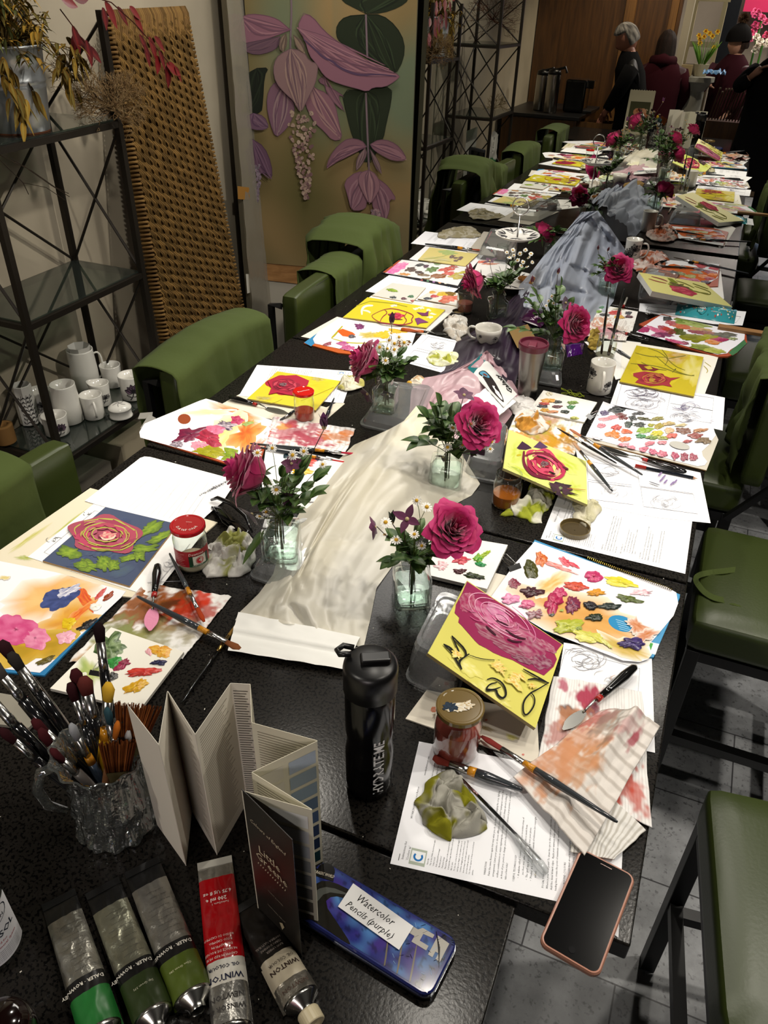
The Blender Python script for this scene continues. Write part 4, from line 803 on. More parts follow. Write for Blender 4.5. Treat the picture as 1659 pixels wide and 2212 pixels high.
# ---------------------------------------------------------------- RIGHT, BY THE MIRROR
def palR4(a):
    rd=random.Random(2); a.wash(1485,590,62,18,'c4642c','b8582c',ang=8,jag=.3)
    for x,y,c in ((1455,588,'1c1814'),(1470,577,'2c2018'),(1510,582,'3c2434'),(1505,588,'7c8070'),(1470,591,'6a7030'),(1490,596,'8c8c28'),(1500,605,'a83868'),(1530,601,'98203c'),(1520,597,'c87838'),(1480,604,'a04878'),(1540,592,'d87830'),(1528,610,'343048'),(1440,583,'b85028'),(1515,574,'b82838'),(1535,588,'8a3a52'),(1545,580,'c04858')): a.blob(x,y,13,3.6,c,jag=.4,ang=8,h=.002)
sheet('paper_pad','rust-edged pad under the orange palette at the mirror, right','paint pad',[(1400,560),(1555,572),(1551,618),(1510,620),(1380,596)],.0003,.005,'a24a30',m='satin')
sheet('disposable_palette','orange-smeared paper palette beside the mirror, right','palette',[(1400,558),(1554,570),(1550,600),(1530,613),(1500,611),(1390,590)],.0060,.0004,'dfdfe2',art=palR4)
sh('long white paper along the table edge under the thick canvas, at the mirror','paper sheet',[(1545,570),(1556,575),(1564,645),(1540,655),(1500,640)],.0003,.0004,'e4e2de')
sh('printed page corner overhanging the table edge under the packet of wipes','paper sheet',[(1382,655),(1470,660),(1612,673),(1604,703),(1540,700),(1380,672)],.0006,.0005,'eceef2',art=lambda a:(frames(a,[[(1400,662),(1600,684),(1590,697),(1395,672)]]),a.stroke([(1395,668),(1410,672),(1424,674)],1,'555560')))

sh('white paper corner hanging out from under the smartphone','paper sheet',[(1240,1850),(1345,1835),(1336,2026),(1250,1960)],.0002,.0004,'eceef2')
# ================================================================ TOOLS, JARS, CUPS
def axis(a,b):
    z=(b-a).normalized(); x=z.cross(V((0,0,1))); x=x.normalized() if x.length>1e-4 else V((1,0,0)); y=z.cross(x)
    m=Matrix((x,y,z)).transposed(); return m
def rod(mb,a,b,prof,col,n=12,cols=None,flat=1.0):     # turned profile along a..b: prof=[(t,r)]
    L=(b-a).length; m=axis(a,b)
    F_=lambda p,ang:V((p.x,p.y*flat,p.z))
    return mb.lathe([(r,t*L) for t,r in prof],a,col,n,cols,mtx=m,fx=F_,capt=True)
def brush(tip,end,label,ht=.006,he=.006,r=.0042,hand='34383c',band='c8861c',hair='6a3420',flat=.35,group='artist brushes',ferr='b8b8b8',w=1.0,bl=.045,wld=False,name='paintbrush'):
    a=tip if wld else A(*tip,ht); b=end if wld else A(*end,he); L=(b-a).length; c=(a+b)/2
    t=thing(name,label,'brush',(c.x,c.y,min(a.z,b.z)),0,group); f=bl/L; d=b-a
    P=lambda s:a+d*s
    rod(MB(),P(0),P(f),[(0,r*.55*w),(.3,r*1.15*w),(1,r*.95)],hair,n=10,flat=flat).build('bristles','cloth',t,smooth=True)
    rod(MB(),P(f*.9),P(f+.20*min(1,.2/L)),[(0,r*1.0),(.5,r*.95),(.52,r*1.05),(.58,r*.95),(.62,r*1.05),(1,r*.95)],ferr,n=12,flat=max(flat,.8)).build('ferrule','metal',t,smooth=True)
    s=f+.19*min(1,.2/L)
    if band: rod(MB(),P(s),P(s+.085),[(0,r*1.0),(1,r*1.12)],band).build('handle_band','gloss',t,smooth=True); s+=.08
    rod(MB(),P(s),P(1),[(0,r*1.1),(.25,r*1.2),(.7,r*.8),(.97,r*.55),(1,r*.3)],hand).build('handle','gloss',t,smooth=True)
    return t
def knife(end,tip,label,ht=.003,he=.010,kink=None,blade='a8a8a4',bw=.0105,hl=.50,handle='101010',collar='9c2420'):
    a=A(*end,he); b=A(*tip,ht); d=b-a; L=d.length; c=(a+b)/2; t=thing('palette_knife',label,'palette knife',(c.x,c.y,min(a.z,b.z)-.001),0,'palette knives')
    P=lambda s:a+d*s
    rod(MB(),P(0),P(hl),[(0,.003),(.06,.007),(.35,.0092),(.75,.0065),(1,.0055)],handle,flat=.8).build('handle','gloss',t,smooth=True)
    rod(MB(),P(hl),P(hl+.055),[(0,.0058),(1,.0054)],collar,flat=.8).build('collar','gloss',t,smooth=True)
    k=P(hl+.20); k.z+=.004
    mb=MB(); mb.tube([P(hl+.05),P(hl+.10)+V((0,0,.004)),k-V((0,0,.004)),P(hl+.24)-V((0,0,.003))],[.0030,.0022,.0020,.0026],'a0a09c',n=8); mb.build('shank','metal',t,smooth=True)
    u=d.normalized(); w=u.cross(V((0,0,1))).normalized(); q=P(hl+.22)-V((0,0,.0015)); e=b-q
    pts=[]
    for s in range(9): x=s/8; hw=bw*math.sin(PI*min(.97,.10+x*.86))**.7*(1 if x<.75 else 1-(x-.75)*1.2); pts.append(q+e*x+w*hw)
    for s in range(8,-1,-1): x=s/8; hw=bw*math.sin(PI*min(.97,.10+x*.86))**.7*(1 if x<.75 else 1-(x-.75)*1.2); pts.append(q+e*x-w*hw)
    MB().prism(pts,V((0,0,.0009)),blade).build('blade','metal' if blade.startswith('a') else 'paint',t)
    return t
knife((341,1218),(324,1362),'palette knife with black and red handle and a pink paint-covered blade',ht=.013,he=.020,blade='d98aa8',bw=.013,hl=.46)
knife((1374,1438),(1216,1576),'palette knife with black and red handle lying on the striped towel at right',ht=.010,he=.018,hl=.50,bw=.010)
knife((495,857),(622,893),'palette knife below the yellow board with the crimson rose, left',hl=.42,bw=.012)
knife((1483,1020),(1290,962),'palette knife with black and red handle beside the dotted palette, right',hl=.42,bw=.010,he=.012,ht=.008)
knife((1403,735),(1312,708),'palette knife lying on the peach tissue beside the rinse jar',hl=.50,he=.014,ht=.010)
knife((1048,525),(1080,563),'small palette knife in front of the cake stand',hl=.45,bw=.006)
knife((1440,562),(1378,588),'palette knife with a long black handle by the mirror, right',hl=.62,he=.016,ht=.010)
knife((866,711),(965,722),'palette knife with an orange wooden handle beside the wide yellow board',hl=.50,handle='b0501c',collar='141414')
brush((441,1343),(366,1195),'grey brush with orange band pointing down beside the tomato-label jar',ht=.016,he=.02,r=.0042,hair='9c3a1c')
brush((519,1402),(296,1288),'long grey brush with orange band crossing the rust-stained paper towel',ht=.012,he=.022,r=.0052,hair='7a4a2c',w=1.3,bl=.035)
brush((516,1342),(392,1518),'thin all-black brush lying beyond the white napkins',r=.0036,hand='0a0a0a',band=None,hair='8a6a34',flat=1,w=.6,ferr='b89a5c')
brush((1040,1590),(1334,1776),'long grey brush with orange band lying across the striped towel, nearest right',ht=.010,he=.045,r=.0050,hair='7c302c')
brush((936,1636),(1128,1706),'thick brush with orange band sliding under the striped towel, pink bristles',ht=.010,he=.012,r=.0068,hair='80342c',w=1.2,bl=.03,flat=.5)
brush((990,1675),(1168,1857),'very thin black brush beside the clear pipette on the instruction page',ht=.012,he=.008,r=.0022,hand='0a0a0a',band=None,hair='101010',flat=1,w=.6,bl=.012,ferr='8a6a6a')
brush((772,981),(540,958),'upper of two pink-tipped brushes on the pink-stained towel, left',ht=.012,he=.014,r=.0040,hair='a8283c')
brush((752,1000),(556,966),'lower of two pink-tipped brushes on the pink-stained towel, left',ht=.012,he=.014,r=.0040,hair='b83a3c')
brush((605,908),(650,878),'small dark brush poking out behind the red-lidded jar of red water',r=.0034,hand='10161c',band=None,hair='4a4a4a',flat=.6,bl=.02)
brush((700,913),(722,860),'short dark blue brush between the yellow board and the glass vase',r=.0040,hand='121a24',band=None,hair='b0744c',bl=.012,flat=.6)
brush((1040,541),(918,527),'long black brush with orange band above the pale sage flower board',ht=.01,he=.01,r=.0060,hand='14161a',hair='8a3c24',w=1.3)
brush((1204,925),(1332,1001),'thin black fine-tipped brush, uppermost of the loose brushes by the lime canvas',ht=.03,he=.014,r=.0034,hand='101214',band=None,hair='3a2a20',flat=1,w=.5)
brush((1231,927),(1388,1026),'grey brush with orange band, middle of the three loose brushes on the right',ht=.03,he=.014,r=.0048,hair='a86a50')
brush((1238,955),(1323,1061),'grey brush with orange band, lowest of the three loose brushes on the right',ht=.028,he=.010,r=.0044,hair='b08a6c')
brush((1345,752),(1240+.1,716),'dark brush lying against the ochre rose painting',r=.0044,hand='2a2e32',band=None,hair='2a2e32',bl=.01) if 0 else None
brush((1323,750),(1366,776),'dark grey brush end resting against the ochre rose painting',r=.0042,hand='2a2e32',band=None,hair='2e3236',bl=.012)
brush((1455,556),(1618,591),'long grey brush with orange band overhanging the table edge beside the mirror',ht=.012,he=.014,r=.0042,hair='2a2018')
brush((1342,569),(1500,580),'black brush lying against the mirror beside the dark mug',ht=.012,he=.012,r=.0040,hand='0c0c0c',band=None,hair='1a1a1a')
def pencil(tip,end,label,col='12161e',h=.006):
    a,b=A(*tip,h),A(*end,h); d=b-a; c=(a+b)/2; t=thing('pencil',label,'pencil',(c.x,c.y,c.z-.004),0)
    rod(MB(),a,a+d*.07,[(0,.0004),(.4,.0014),(1,.0036)],'b58a6c',n=6).build('sharpened_tip','matte',t); rod(MB(),a+d*.07,a+d*.82,[(0,.0037),(1,.0037)],col,n=6).build('barrel','gloss',t)
    rod(MB(),a+d*.82,b,[(0,.0046),(.5,.0048),(1,.0046)],'8c2420',n=12).build('red_grip','gloss',t); return t
pencil((1507,1034),(1372,1006),'dark pencil with a red grip on the four-thumbnail page')
pencil((1355,642),(1346,664),'white pencil with a brass end beyond the small white palette board','d8d4c8')
def clip(px,py,rz,label,h=.004,s=1.0):
    p=A(px,py,h); t=thing('binder_clip',label,'clip',(p.x,p.y,p.z-.003),0,'black binder clips'); m=Matrix.Rotation(rz,3,'Z')
    W=.011*s; T=lambda x,y,z:p+m@V((x,y,z))
    pr=[(-W,-.009),(-W,.009)]
    mb=MB(); mb.add([T(-W,-.004,0),T(W,-.004,0),T(W,.007,.007*s),T(-W,.007,.007*s),T(-W,.0072,-.002),T(W,.0072,-.002)],[(0,1,2,3),(3,2,5,4)],'0a0a0a'); mb.build('clip_body','gloss',t,solid=.0008)
    for sg in (1,-1): MB().tube([T(-.006*s,.006,.008),T(-.004*s,.018*s*1,.012*(1 if sg>0 else .3)),T(-.003*s,.030*s,.014*(1 if sg>0 else .2)),T(.003*s,.030*s,.014*(1 if sg>0 else .2)),T(.004*s,.018*s,.012*(1 if sg>0 else .3)),T(.006*s,.006,.008)],.0006,'c8c8c8',n=6).build('wire_handle','metal',t)
clip(1113,1232,.9,'black binder clip with open wire handles on the large near-right palette',s=1.3)
clip(1272,903,-.7,'black binder clip between the white dab board and the dotted palette',h=.01)
clip(1408,684,.9,'black binder clip on the swirl palette, right',h=.006)
clip(1492,569,-.3,'black binder clip standing against the mirror, right',h=.01)
clip(205,1462,.2,'grey binder clip on the palette pad behind the jug of brushes',h=.010)
# ---------------------------------------------------------------- jars
def jar(px,py,r,h,label,lid=None,liq=None,lh=.5,neck=.82,labeled=None,flip=False,group='jam jars of rinse water'):
    p=A(px,py,0); t=thing('glass_jar',label,'jar',(p.x,p.y,ZT+.0008),0,group); c=(p.x,p.y,ZT+.0008); sh=h*.80
    MB().lathe([(r*.5,.001),(r*.92,.0),(r,h*.06),(r,sh*.88),(r*neck,sh),(r*neck,h*.97),(r*neck*.93,h*.97),(r*neck*.93,h*.90)],c,n=40).build('jar_glass','glass',t,smooth=True)
    if liq: MB().lathe([(r*.3,.0025),(r*.91,.003),(r*.975,h*.07),(r*.975,h*lh),(.001,h*lh)],c,liq,n=32).build('rinse_water','gloss',t,smooth=False)
    if lid:
        R_=r*neck*1.10; l=MB().lathe([(R_*.96,h*.90),(R_,h*.915),(R_,h*.985),(R_*.94,h*1.0),(R_*.86,h*1.0),(R_*.82,h*.992),(.001,h*.992)],c,lid,n=48).build('lid','gloss',t,smooth=False)
    return t,V(c)
t,c=jar(418,1219,.033,.100,'jar with red lid and red tomato label beside the navy rose painting',lid='a8101c',liq='b8ac94',lh=.16,neck=.95,group='red-lidded jars')
def wrapfn(c,r,a0): return lambda x,y:V((c.x+r*math.cos(a0+x/r),c.y+r*math.sin(a0+x/r),c.z+y))
def cyl_patch(mb,c,r,a0,x0,x1,y0,y1,col,n=24):
    f=wrapfn(c,r,a0); mb.grid(lambda u,v:f(x0+(x1-x0)*u,y0+(y1-y0)*v),n,1,col)
fa=math.atan2(-c.y,-c.x)
mb=MB(); cyl_patch(mb,c,.0334,fa,-.045,.045,.018,.056,'a3202a',40); cyl_patch(mb,c,.0337,fa,-.008,.036,.018,.044,'1e3c28'); cyl_patch(mb,c,.0339,fa,.000,.028,.022,.043,'d8d6c8'); cyl_patch(mb,c,.0339,fa,-.008,.036,.018,.0235,'1e4a2c')
f=wrapfn(c,.0342,fa); mb.poly([f(.014+.0085*math.cos(k*.4),.032+.0082*math.sin(k*.4)) for k in range(16)],'c01824'); f2=wrapfn(c,.0343,fa); mb.poly([f2(.0125+.006*math.cos(k*.4),.032+.006*math.sin(k*.4)) for k in range(16)],'d8d6c8'); f3=wrapfn(c,.0344,fa); mb.poly([f3(.0135+.0062*math.cos(k*.4),.032+.0062*math.sin(k*.4)) for k in range(16)],'c01824')
mb.build('tomato_label','satin',t)
mb=MB(); text(mb,'Dawtona',None,None,None,.0085,'eeeae0',fn=lambda x,y:wrapfn(c,.0343,fa)(x-.008,y+.046),italic=.2); text(mb,'TOMATO PASTE',None,None,None,.003,'eeeae0',fn=lambda x,y:wrapfn(c,.0345,fa)(x-.002,y+.0195))
for i in range(7): cyl_patch(mb,c,.0343,fa,-.034,-.034+.018-(i%3)*.003,.022+i*.0045,.0227+i*.0045,'d8a8a0',6)
mb.build('label_lettering','ink',t)
def lidtext(t,c,h,r,s,size,ang=0,off=(0,0)):
    mb=MB(); X=V((math.cos(ang),math.sin(ang),0)); Y=V((-math.sin(ang),math.cos(ang),0)); w=glyphs(s)[2]*size; text(mb,s,V((c.x,c.y,c.z+h))-X*w/2+Y*(off[1])+X*off[0],X,Y,size,'e8d8d0'); mb.build('lid_lettering','ink',t)
mb=MB(); R0=.022
for i,ch in enumerate('DAWTONA'):
    a=math.radians(205+i*21)+.35; o=V((c.x+math.cos(a)*R0,c.y+math.sin(a)*R0,c.z+.0997)); X=V((-math.sin(a),math.cos(a),0)); text(mb,ch,o,X,V((-math.cos(a),-math.sin(a),0)),.0085,'efe0d8')
text(mb,'tomato',V((c.x+.004,c.y+.010,c.z+.0997)),V((-.95,-.3,0)),V((.3,-.95,0)),.004,'e8d0c8'); mb.build('lid_lettering','ink',t)
t,c=jar(658,905,.0265,.083,'jar with bright red lid half full of red water on the left',lid='c01414',liq='a83a20',lh=.32,neck=.97,group='red-lidded jars')
lidtext(t,c,.0828,.02,'Dawtona',.009,.9,(0,-.003))
t,c=jar(984,1618,.036,.100,'jar of murky pink water with a paint-chipped brass lid, near right',lid='6f5c34',liq='9c4238',lh=.60,neck=.92)
pl=Pl(); pl.o=V((c.x,c.y,c.z+.1)); a=Art(pl,.0000); a.blob(985,1527,22,11,'e4e0d4','ccb890',jag=.6,wet=False); a.blob(972,1526,14,9,'1c2834','2a3a4c',jag=.6,wet=False); a.blob(1010,1522,12,7,'e8e4d8','b0904c',jag=.8,wet=False); a.flat.build('chipped_paint','matte',t)
jar(1092,1088,.032,.084,'small open glass jar of orange rinse water beside the lime canvas',liq='9c5418',lh=.36,neck=.90)
jar(1003,672,.029,.075,'open glass jar of dull pink water at the left of the drooping rose',liq='8a4f44',lh=.42,neck=.97)
jar(1083,560,.026,.060,'jar with amber varnish in front of the cake stand',liq='6e3a10',lh=.55,neck=.9)
t,c=jar(1305,776,.030,.080,'open rinse jar holding two dark brushes beside the floral mug',neck=.93,liq='8a8474',lh=.18)
0 and jar(1330,497,.030,.080,'jar with a gold rim and pinkish water behind the ruched cloth at the mirror',liq='8a4a48',lh=.35,neck=.9,lid='8a6a34')
brush(V((c.x-.012,c.y+.005,ZT+.010)),V((c.x-.020,c.y-.03,ZT+.215)),'dark brush standing in the rinse jar, left one',r=.0034,hand='15171a',band=None,hair='3a2a20',wld=True,flat=1)
brush(V((c.x+.010,c.y+.0,ZT+.010)),V((c.x+.018,c.y+.010,ZT+.225)),'dark grey brush standing in the rinse jar, right one',r=.0046,hand='2a2d30',band=None,hair='3a2a20',wld=True,flat=1)
for px,py,r,lab,c1,c2 in ((1241,1147,.033,'upturned brass jar lid on the instruction page, right','6e5f3c','4c4230'),(990,678,.022,'upturned jar lid with cream dregs beside the pink-water jar','3a3630','a89468')):
    p=A(px,py,.002); t=tag(MB().lathe([(r*.3,.0),(r,.0),(r,.011),(r*.95,.011),(r*.95,.002),(r*.8,.0018),(.001,.0018)],p,c1,n=40,cols=[c1]*5+[c2,c2]).build('jar_lid','gloss'),lab,'jar lid')
# ---------------------------------------------------------------- china
def floral(mb,c,r,a0,y0,sc,seed,col='26222c',fill=None,z=.0004,hfn=None):
    """line-drawn blossom wrapped on a cup wall"""
    rd=random.Random(seed); f=wrapfn(c,r+z,a0)
    def L(P,w):
        P=chaikin(P,2); n=len(P); vs=[]
        for i,(x,y) in enumerate(P):
            a=P[max(0,i-1)];b=P[min(n-1,i+1)]; dx,dy=b[0]-a[0],b[1]-a[1]; l=math.hypot(dx,dy) or 1; vs+= [f(x-dy/l*w,y0+y+dx/l*w),f(x+dy/l*w,y0+y-dx/l*w)]
        mb.add(vs,[(2*i,2*i+1,2*i+3,2*i+2) for i in range(n-1)],col)
    for k in range(6):
        a=k/6*PI*1.0+.2; l=sc*(.8+.3*rd.random()); cx,cy=math.cos(a)*l,math.sin(a)*l; nx,ny=-math.sin(a)*l*.35,math.cos(a)*l*.35
        if fill: mb.poly([f(0,y0),f(cx*.5+nx,y0+cy*.5+ny),f(cx,y0+cy),f(cx*.5-nx,y0+cy*.5-ny)],fill)
        L([(0,0),(cx*.5+nx,cy*.5+ny),(cx,cy)],sc*.035); L([(0,0),(cx*.5-nx,cy*.5-ny),(cx,cy)],sc*.035)
        for t in (-.4,0,.4): L([(0,0),(cx*.5+nx*t,cy*.5+ny*t),(cx*.9,cy*.9)],sc*.018)
    L([(0,0),(-sc*.15,-sc*.5),(-sc*.5,-sc*.9)],sc*.05); L([(-sc*.2,-sc*.5),(sc*.2,-sc*.6),(sc*.5,-sc*.4),(sc*.2,-sc*.5)],sc*.03); L([(-sc*.3,-sc*.6),(-sc*.7,-sc*.5),(-sc*.9,-sc*.2),(-sc*.6,-sc*.35),(-sc*.3,-sc*.6)],sc*.03)
def mug(c,r,h,ha,label,flora=(),taper=1.0,name='mug',cat='mug',group=None,base=.95,handle=True,liq=None,col='dcdad2',cup=False,lip=None):
    c=V(c); t=thing(name,label,cat,(c.x,c.y,c.z),0,group)
    if cup: pr=[(r*.3,.0),(r*.5,.0),(r*.52,.006),(r*.8,h*.35),(r*.97,h*.75),(r,h),(r*.965,h),(r*.93,h*.75),(r*.75,h*.35),(r*.4,.01),(.001,.008)]
    else: pr=[(r*base*.9,0),(r*base,.004),(r*base*.98,h*.5),(r*1.0,h*.97),(r,h),(r*.94,h),(r*.92,h*.5),(r*base*.88,.008),(.001,.007)]
    sp=(lambda p,a:p+V((math.cos(lip)*.012*max(0,math.cos(a-lip))**6*(p.z/h)**4,math.sin(lip)*.012*max(0,math.cos(a-lip))**6*(p.z/h)**4,.004*max(0,math.cos(a-lip))**6*(p.z/h)**4))) if lip is not None else None
    MB().lathe(pr,c,col,n=48,fx=sp).build('cup_body','china',t,smooth=True)
    if handle:
        d=V((math.cos(ha),math.sin(ha),0)); q=r*.96
        pts=[c+d*q+V((0,0,h*.82)),c+d*(q+.018)+V((0,0,h*.88)),c+d*(q+.030)+V((0,0,h*.72)),c+d*(q+.028)+V((0,0,h*.42)),c+d*(q+.016)+V((0,0,h*.24)),c+d*(q*.94)+V((0,0,h*.22))]
        MB().tube(pts,[.005,.0045,.0045,.0045,.0045,.005],col,n=10).build('handle','china',t,smooth=True,sub=1)
    mb=MB()
    for a0,y0,sc,fl in flora: floral(mb,c,r*1.005,a0,y0,sc,int(a0*7),'1c1a1e',fl)
    if mb.v: mb.build('flower_drawing','ink',t)
    return t
p=A(1292,845); fa=math.atan2(-p.y,-p.x)
mug(p,.035,.092,fa+.15,'white mug with a black line-drawn poppy, handle towards the viewer, on the right',[(fa-.9,.06,.022,None),(fa+.8,.03,.018,None)],group='white floral mugs',base=1.0)
p=A(1362,566); mug(p,.034,.095,.1,'white mug with bold dark stems standing against the mirror',[(math.atan2(-p.y,-p.x)+.2,.055,.03,None),(math.atan2(-p.y,-p.x)-.6,.03,.03,None)],group='white floral mugs')
p=A(1052,746); mug(p,.043,.062,PI-.1,'white teacup with small twig drawings, tea dregs inside, centre of table',[(math.atan2(-p.y,-p.x)+.6,.035,.010,None),(math.atan2(-p.y,-p.x)-.6,.040,.008,None)],name='teacup',cat='cup',cup=True)
# steel tumbler
p=A(1138,853); t=thing('travel_tumbler','brushed steel travel tumbler with a maroon plastic lid','tumbler',(p.x,p.y,ZT+.0006)); p.z=ZT+.0006
MB().lathe([(.025,0),(.0275,.001),(.028,.03),(.0335,.09),(.0375,.142)],p,'8c8884',n=48).build('steel_body',mat('brushed_steel','77736e',.30,1.0,bs=(300,.2,.001)),t,smooth=True)
MB().lathe([(.0375,.140),(.041,.142),(.042,.156),(.040,.160),(.037,.160),(.035,.152),(.001,.152)],p,'5c1c30',n=48).build('lid','satin',t)
MB().box(p+V((0,-.014,.156)),(.022,.034,.008),'6a2438',rz=.1).build('sip_tab','satin',t,bevel=.002)
# cake stand: two plates on a chrome rod with a ring
zc=.028; p=V((-.672,2.90,ZT)); t=thing('cake_stand','two-tier cake stand of white floral plates with a chrome ring handle','cake stand',p)
for i,(z,r) in enumerate(((.02,.105),(.19,.082))):
    c=p+V((0,0,z)); MB().lathe([(.03,-.006),(.045,-.006),(r*.8,.003),(r,.012),(r*.985,.0145),(r*.78,.006),(.045,.0),(.001,.0)],c,'dcdad4',n=64).build('plate','china',t,smooth=True)
    mb=MB(); rd=random.Random(i)
    for k in range(7):
        a=k*.9+.4; b=c+V((math.cos(a)*r*.55,math.sin(a)*r*.55,.0068+.001)); 
        for j in range(3):
            e=c+V((math.cos(a+.35*(j-1))*r*.93,math.sin(a+.35*(j-1))*r*.93,.0125)); mb.tube([b,(b+e)/2+V((rd.uniform(-.006,.006),rd.uniform(-.006,.006),.001)),e],[.0012,.0022,.0004],'3a383c',n=5)
    mb.build('leaf_pattern','ink',t)
MB().tube([p+V((0,0,.0)),p+V((0,0,.272))],.003,'c8c8c8',n=12).build('centre_rod','metal',t,smooth=True)
MB().tube([p+V((math.cos(k*PI/12)*.030,0,.300+math.sin(k*PI/12)*.030)) for k in range(25)],.0024,'d0d0d0',n=8).build('ring_handle','metal',t,smooth=True)
# two biscuits on the lower plate
for k in range(3): q=p+V((.035+.02*k,.03-.022*k,.029+.006*k)); tag(MB().lathe([(.001,0),(.020,.001),(.022,.005),(.018,.010),(.001,.011)],q,'8a5c30',n=20,mtx=Matrix.Rotation(.2*k,3,'X')).build('biscuit','dry',smooth=True),('leftmost','middle','rightmost')[k]+' of three brown oat biscuits on the lower cake plate','biscuit','biscuits on the cake stand')
# ---------------------------------------------------------------- clear plastic boxes (upturned)
def tub(q,h,label,seed=0,zb=0,inset=.14):
    P=[A(x,y,zb) for x,y in q]; c=sum(P,V())/4; t=thing('clear_tub',label,'plastic tub',(c.x,c.y,c.z),0,'clear plastic food tubs')
    def ring(s,z):
        out=[]
        for i in range(4):
            a,b,d=P[i-1],P[i],P[(i+1)%4]; v=c+(b-c)*s
            for k in range(5):
                u=k/4; e1=(c+(a-c)*s-v).normalized()*.022; e2=(c+(d-c)*s-v).normalized()*.022
                w=v+e1*(1-u)**2+e2*u**2; out.append(V((w.x,w.y,ZT+zb+z)))
        return out
    rings=[ring(1.03,.001),ring(1.03,.006),ring(.97,.006),ring(.94,h*.5),ring(1-inset,h-.006),ring(1-inset-.05,h),ring(1-inset-.16,h),ring(1-inset-.20,h-.003)]
    vs=[p for r in rings for p in r]; n=len(rings[0]); fs=[(j*n+k,j*n+(k+1)%n,(j+1)*n+(k+1)%n,(j+1)*n+k) for j in range(len(rings)-1) for k in range(n)]; fs.append(tuple(range((len(rings)-1)*n,len(rings)*n)))
    MB().add(vs,fs,'ffffff').build('tub_shell','plastic',t,smooth=False); return t
tub([(536,1247),(643,1283),(742,1163),(655,1130)],.035,'upturned clear tub under the nearest left vase, beside the sheer runner')
tub([(776,920),(905,950),(945,850),(838,838)],.035,'upturned clear tub under the vase with daisies, left of the pink cloth')
tub([(1118,820),(1212,838),(1210,778),(1140,768)],.035,'upturned clear tub under the vase behind the steel tumbler')
tub([(1000,1030),(1085,1048),(1100,940),(1035,925)],.045,'upturned clear tub propping the lime rose canvas')
tub([(872,1470),(985,1520),(1030,1360),(945,1322)],.075,'upturned clear tub propping the big magenta rose canvas, nearest right')
tub([(1378,648),(1445,662),(1470,620),(1385,605)],.060,'upturned clear tub propping the thick canvas beside the mirror')
tub([(1030,560),(1095,572),(1120,520),(1055,512)],.05,'upturned clear tub left of the cake stand at the mirror')
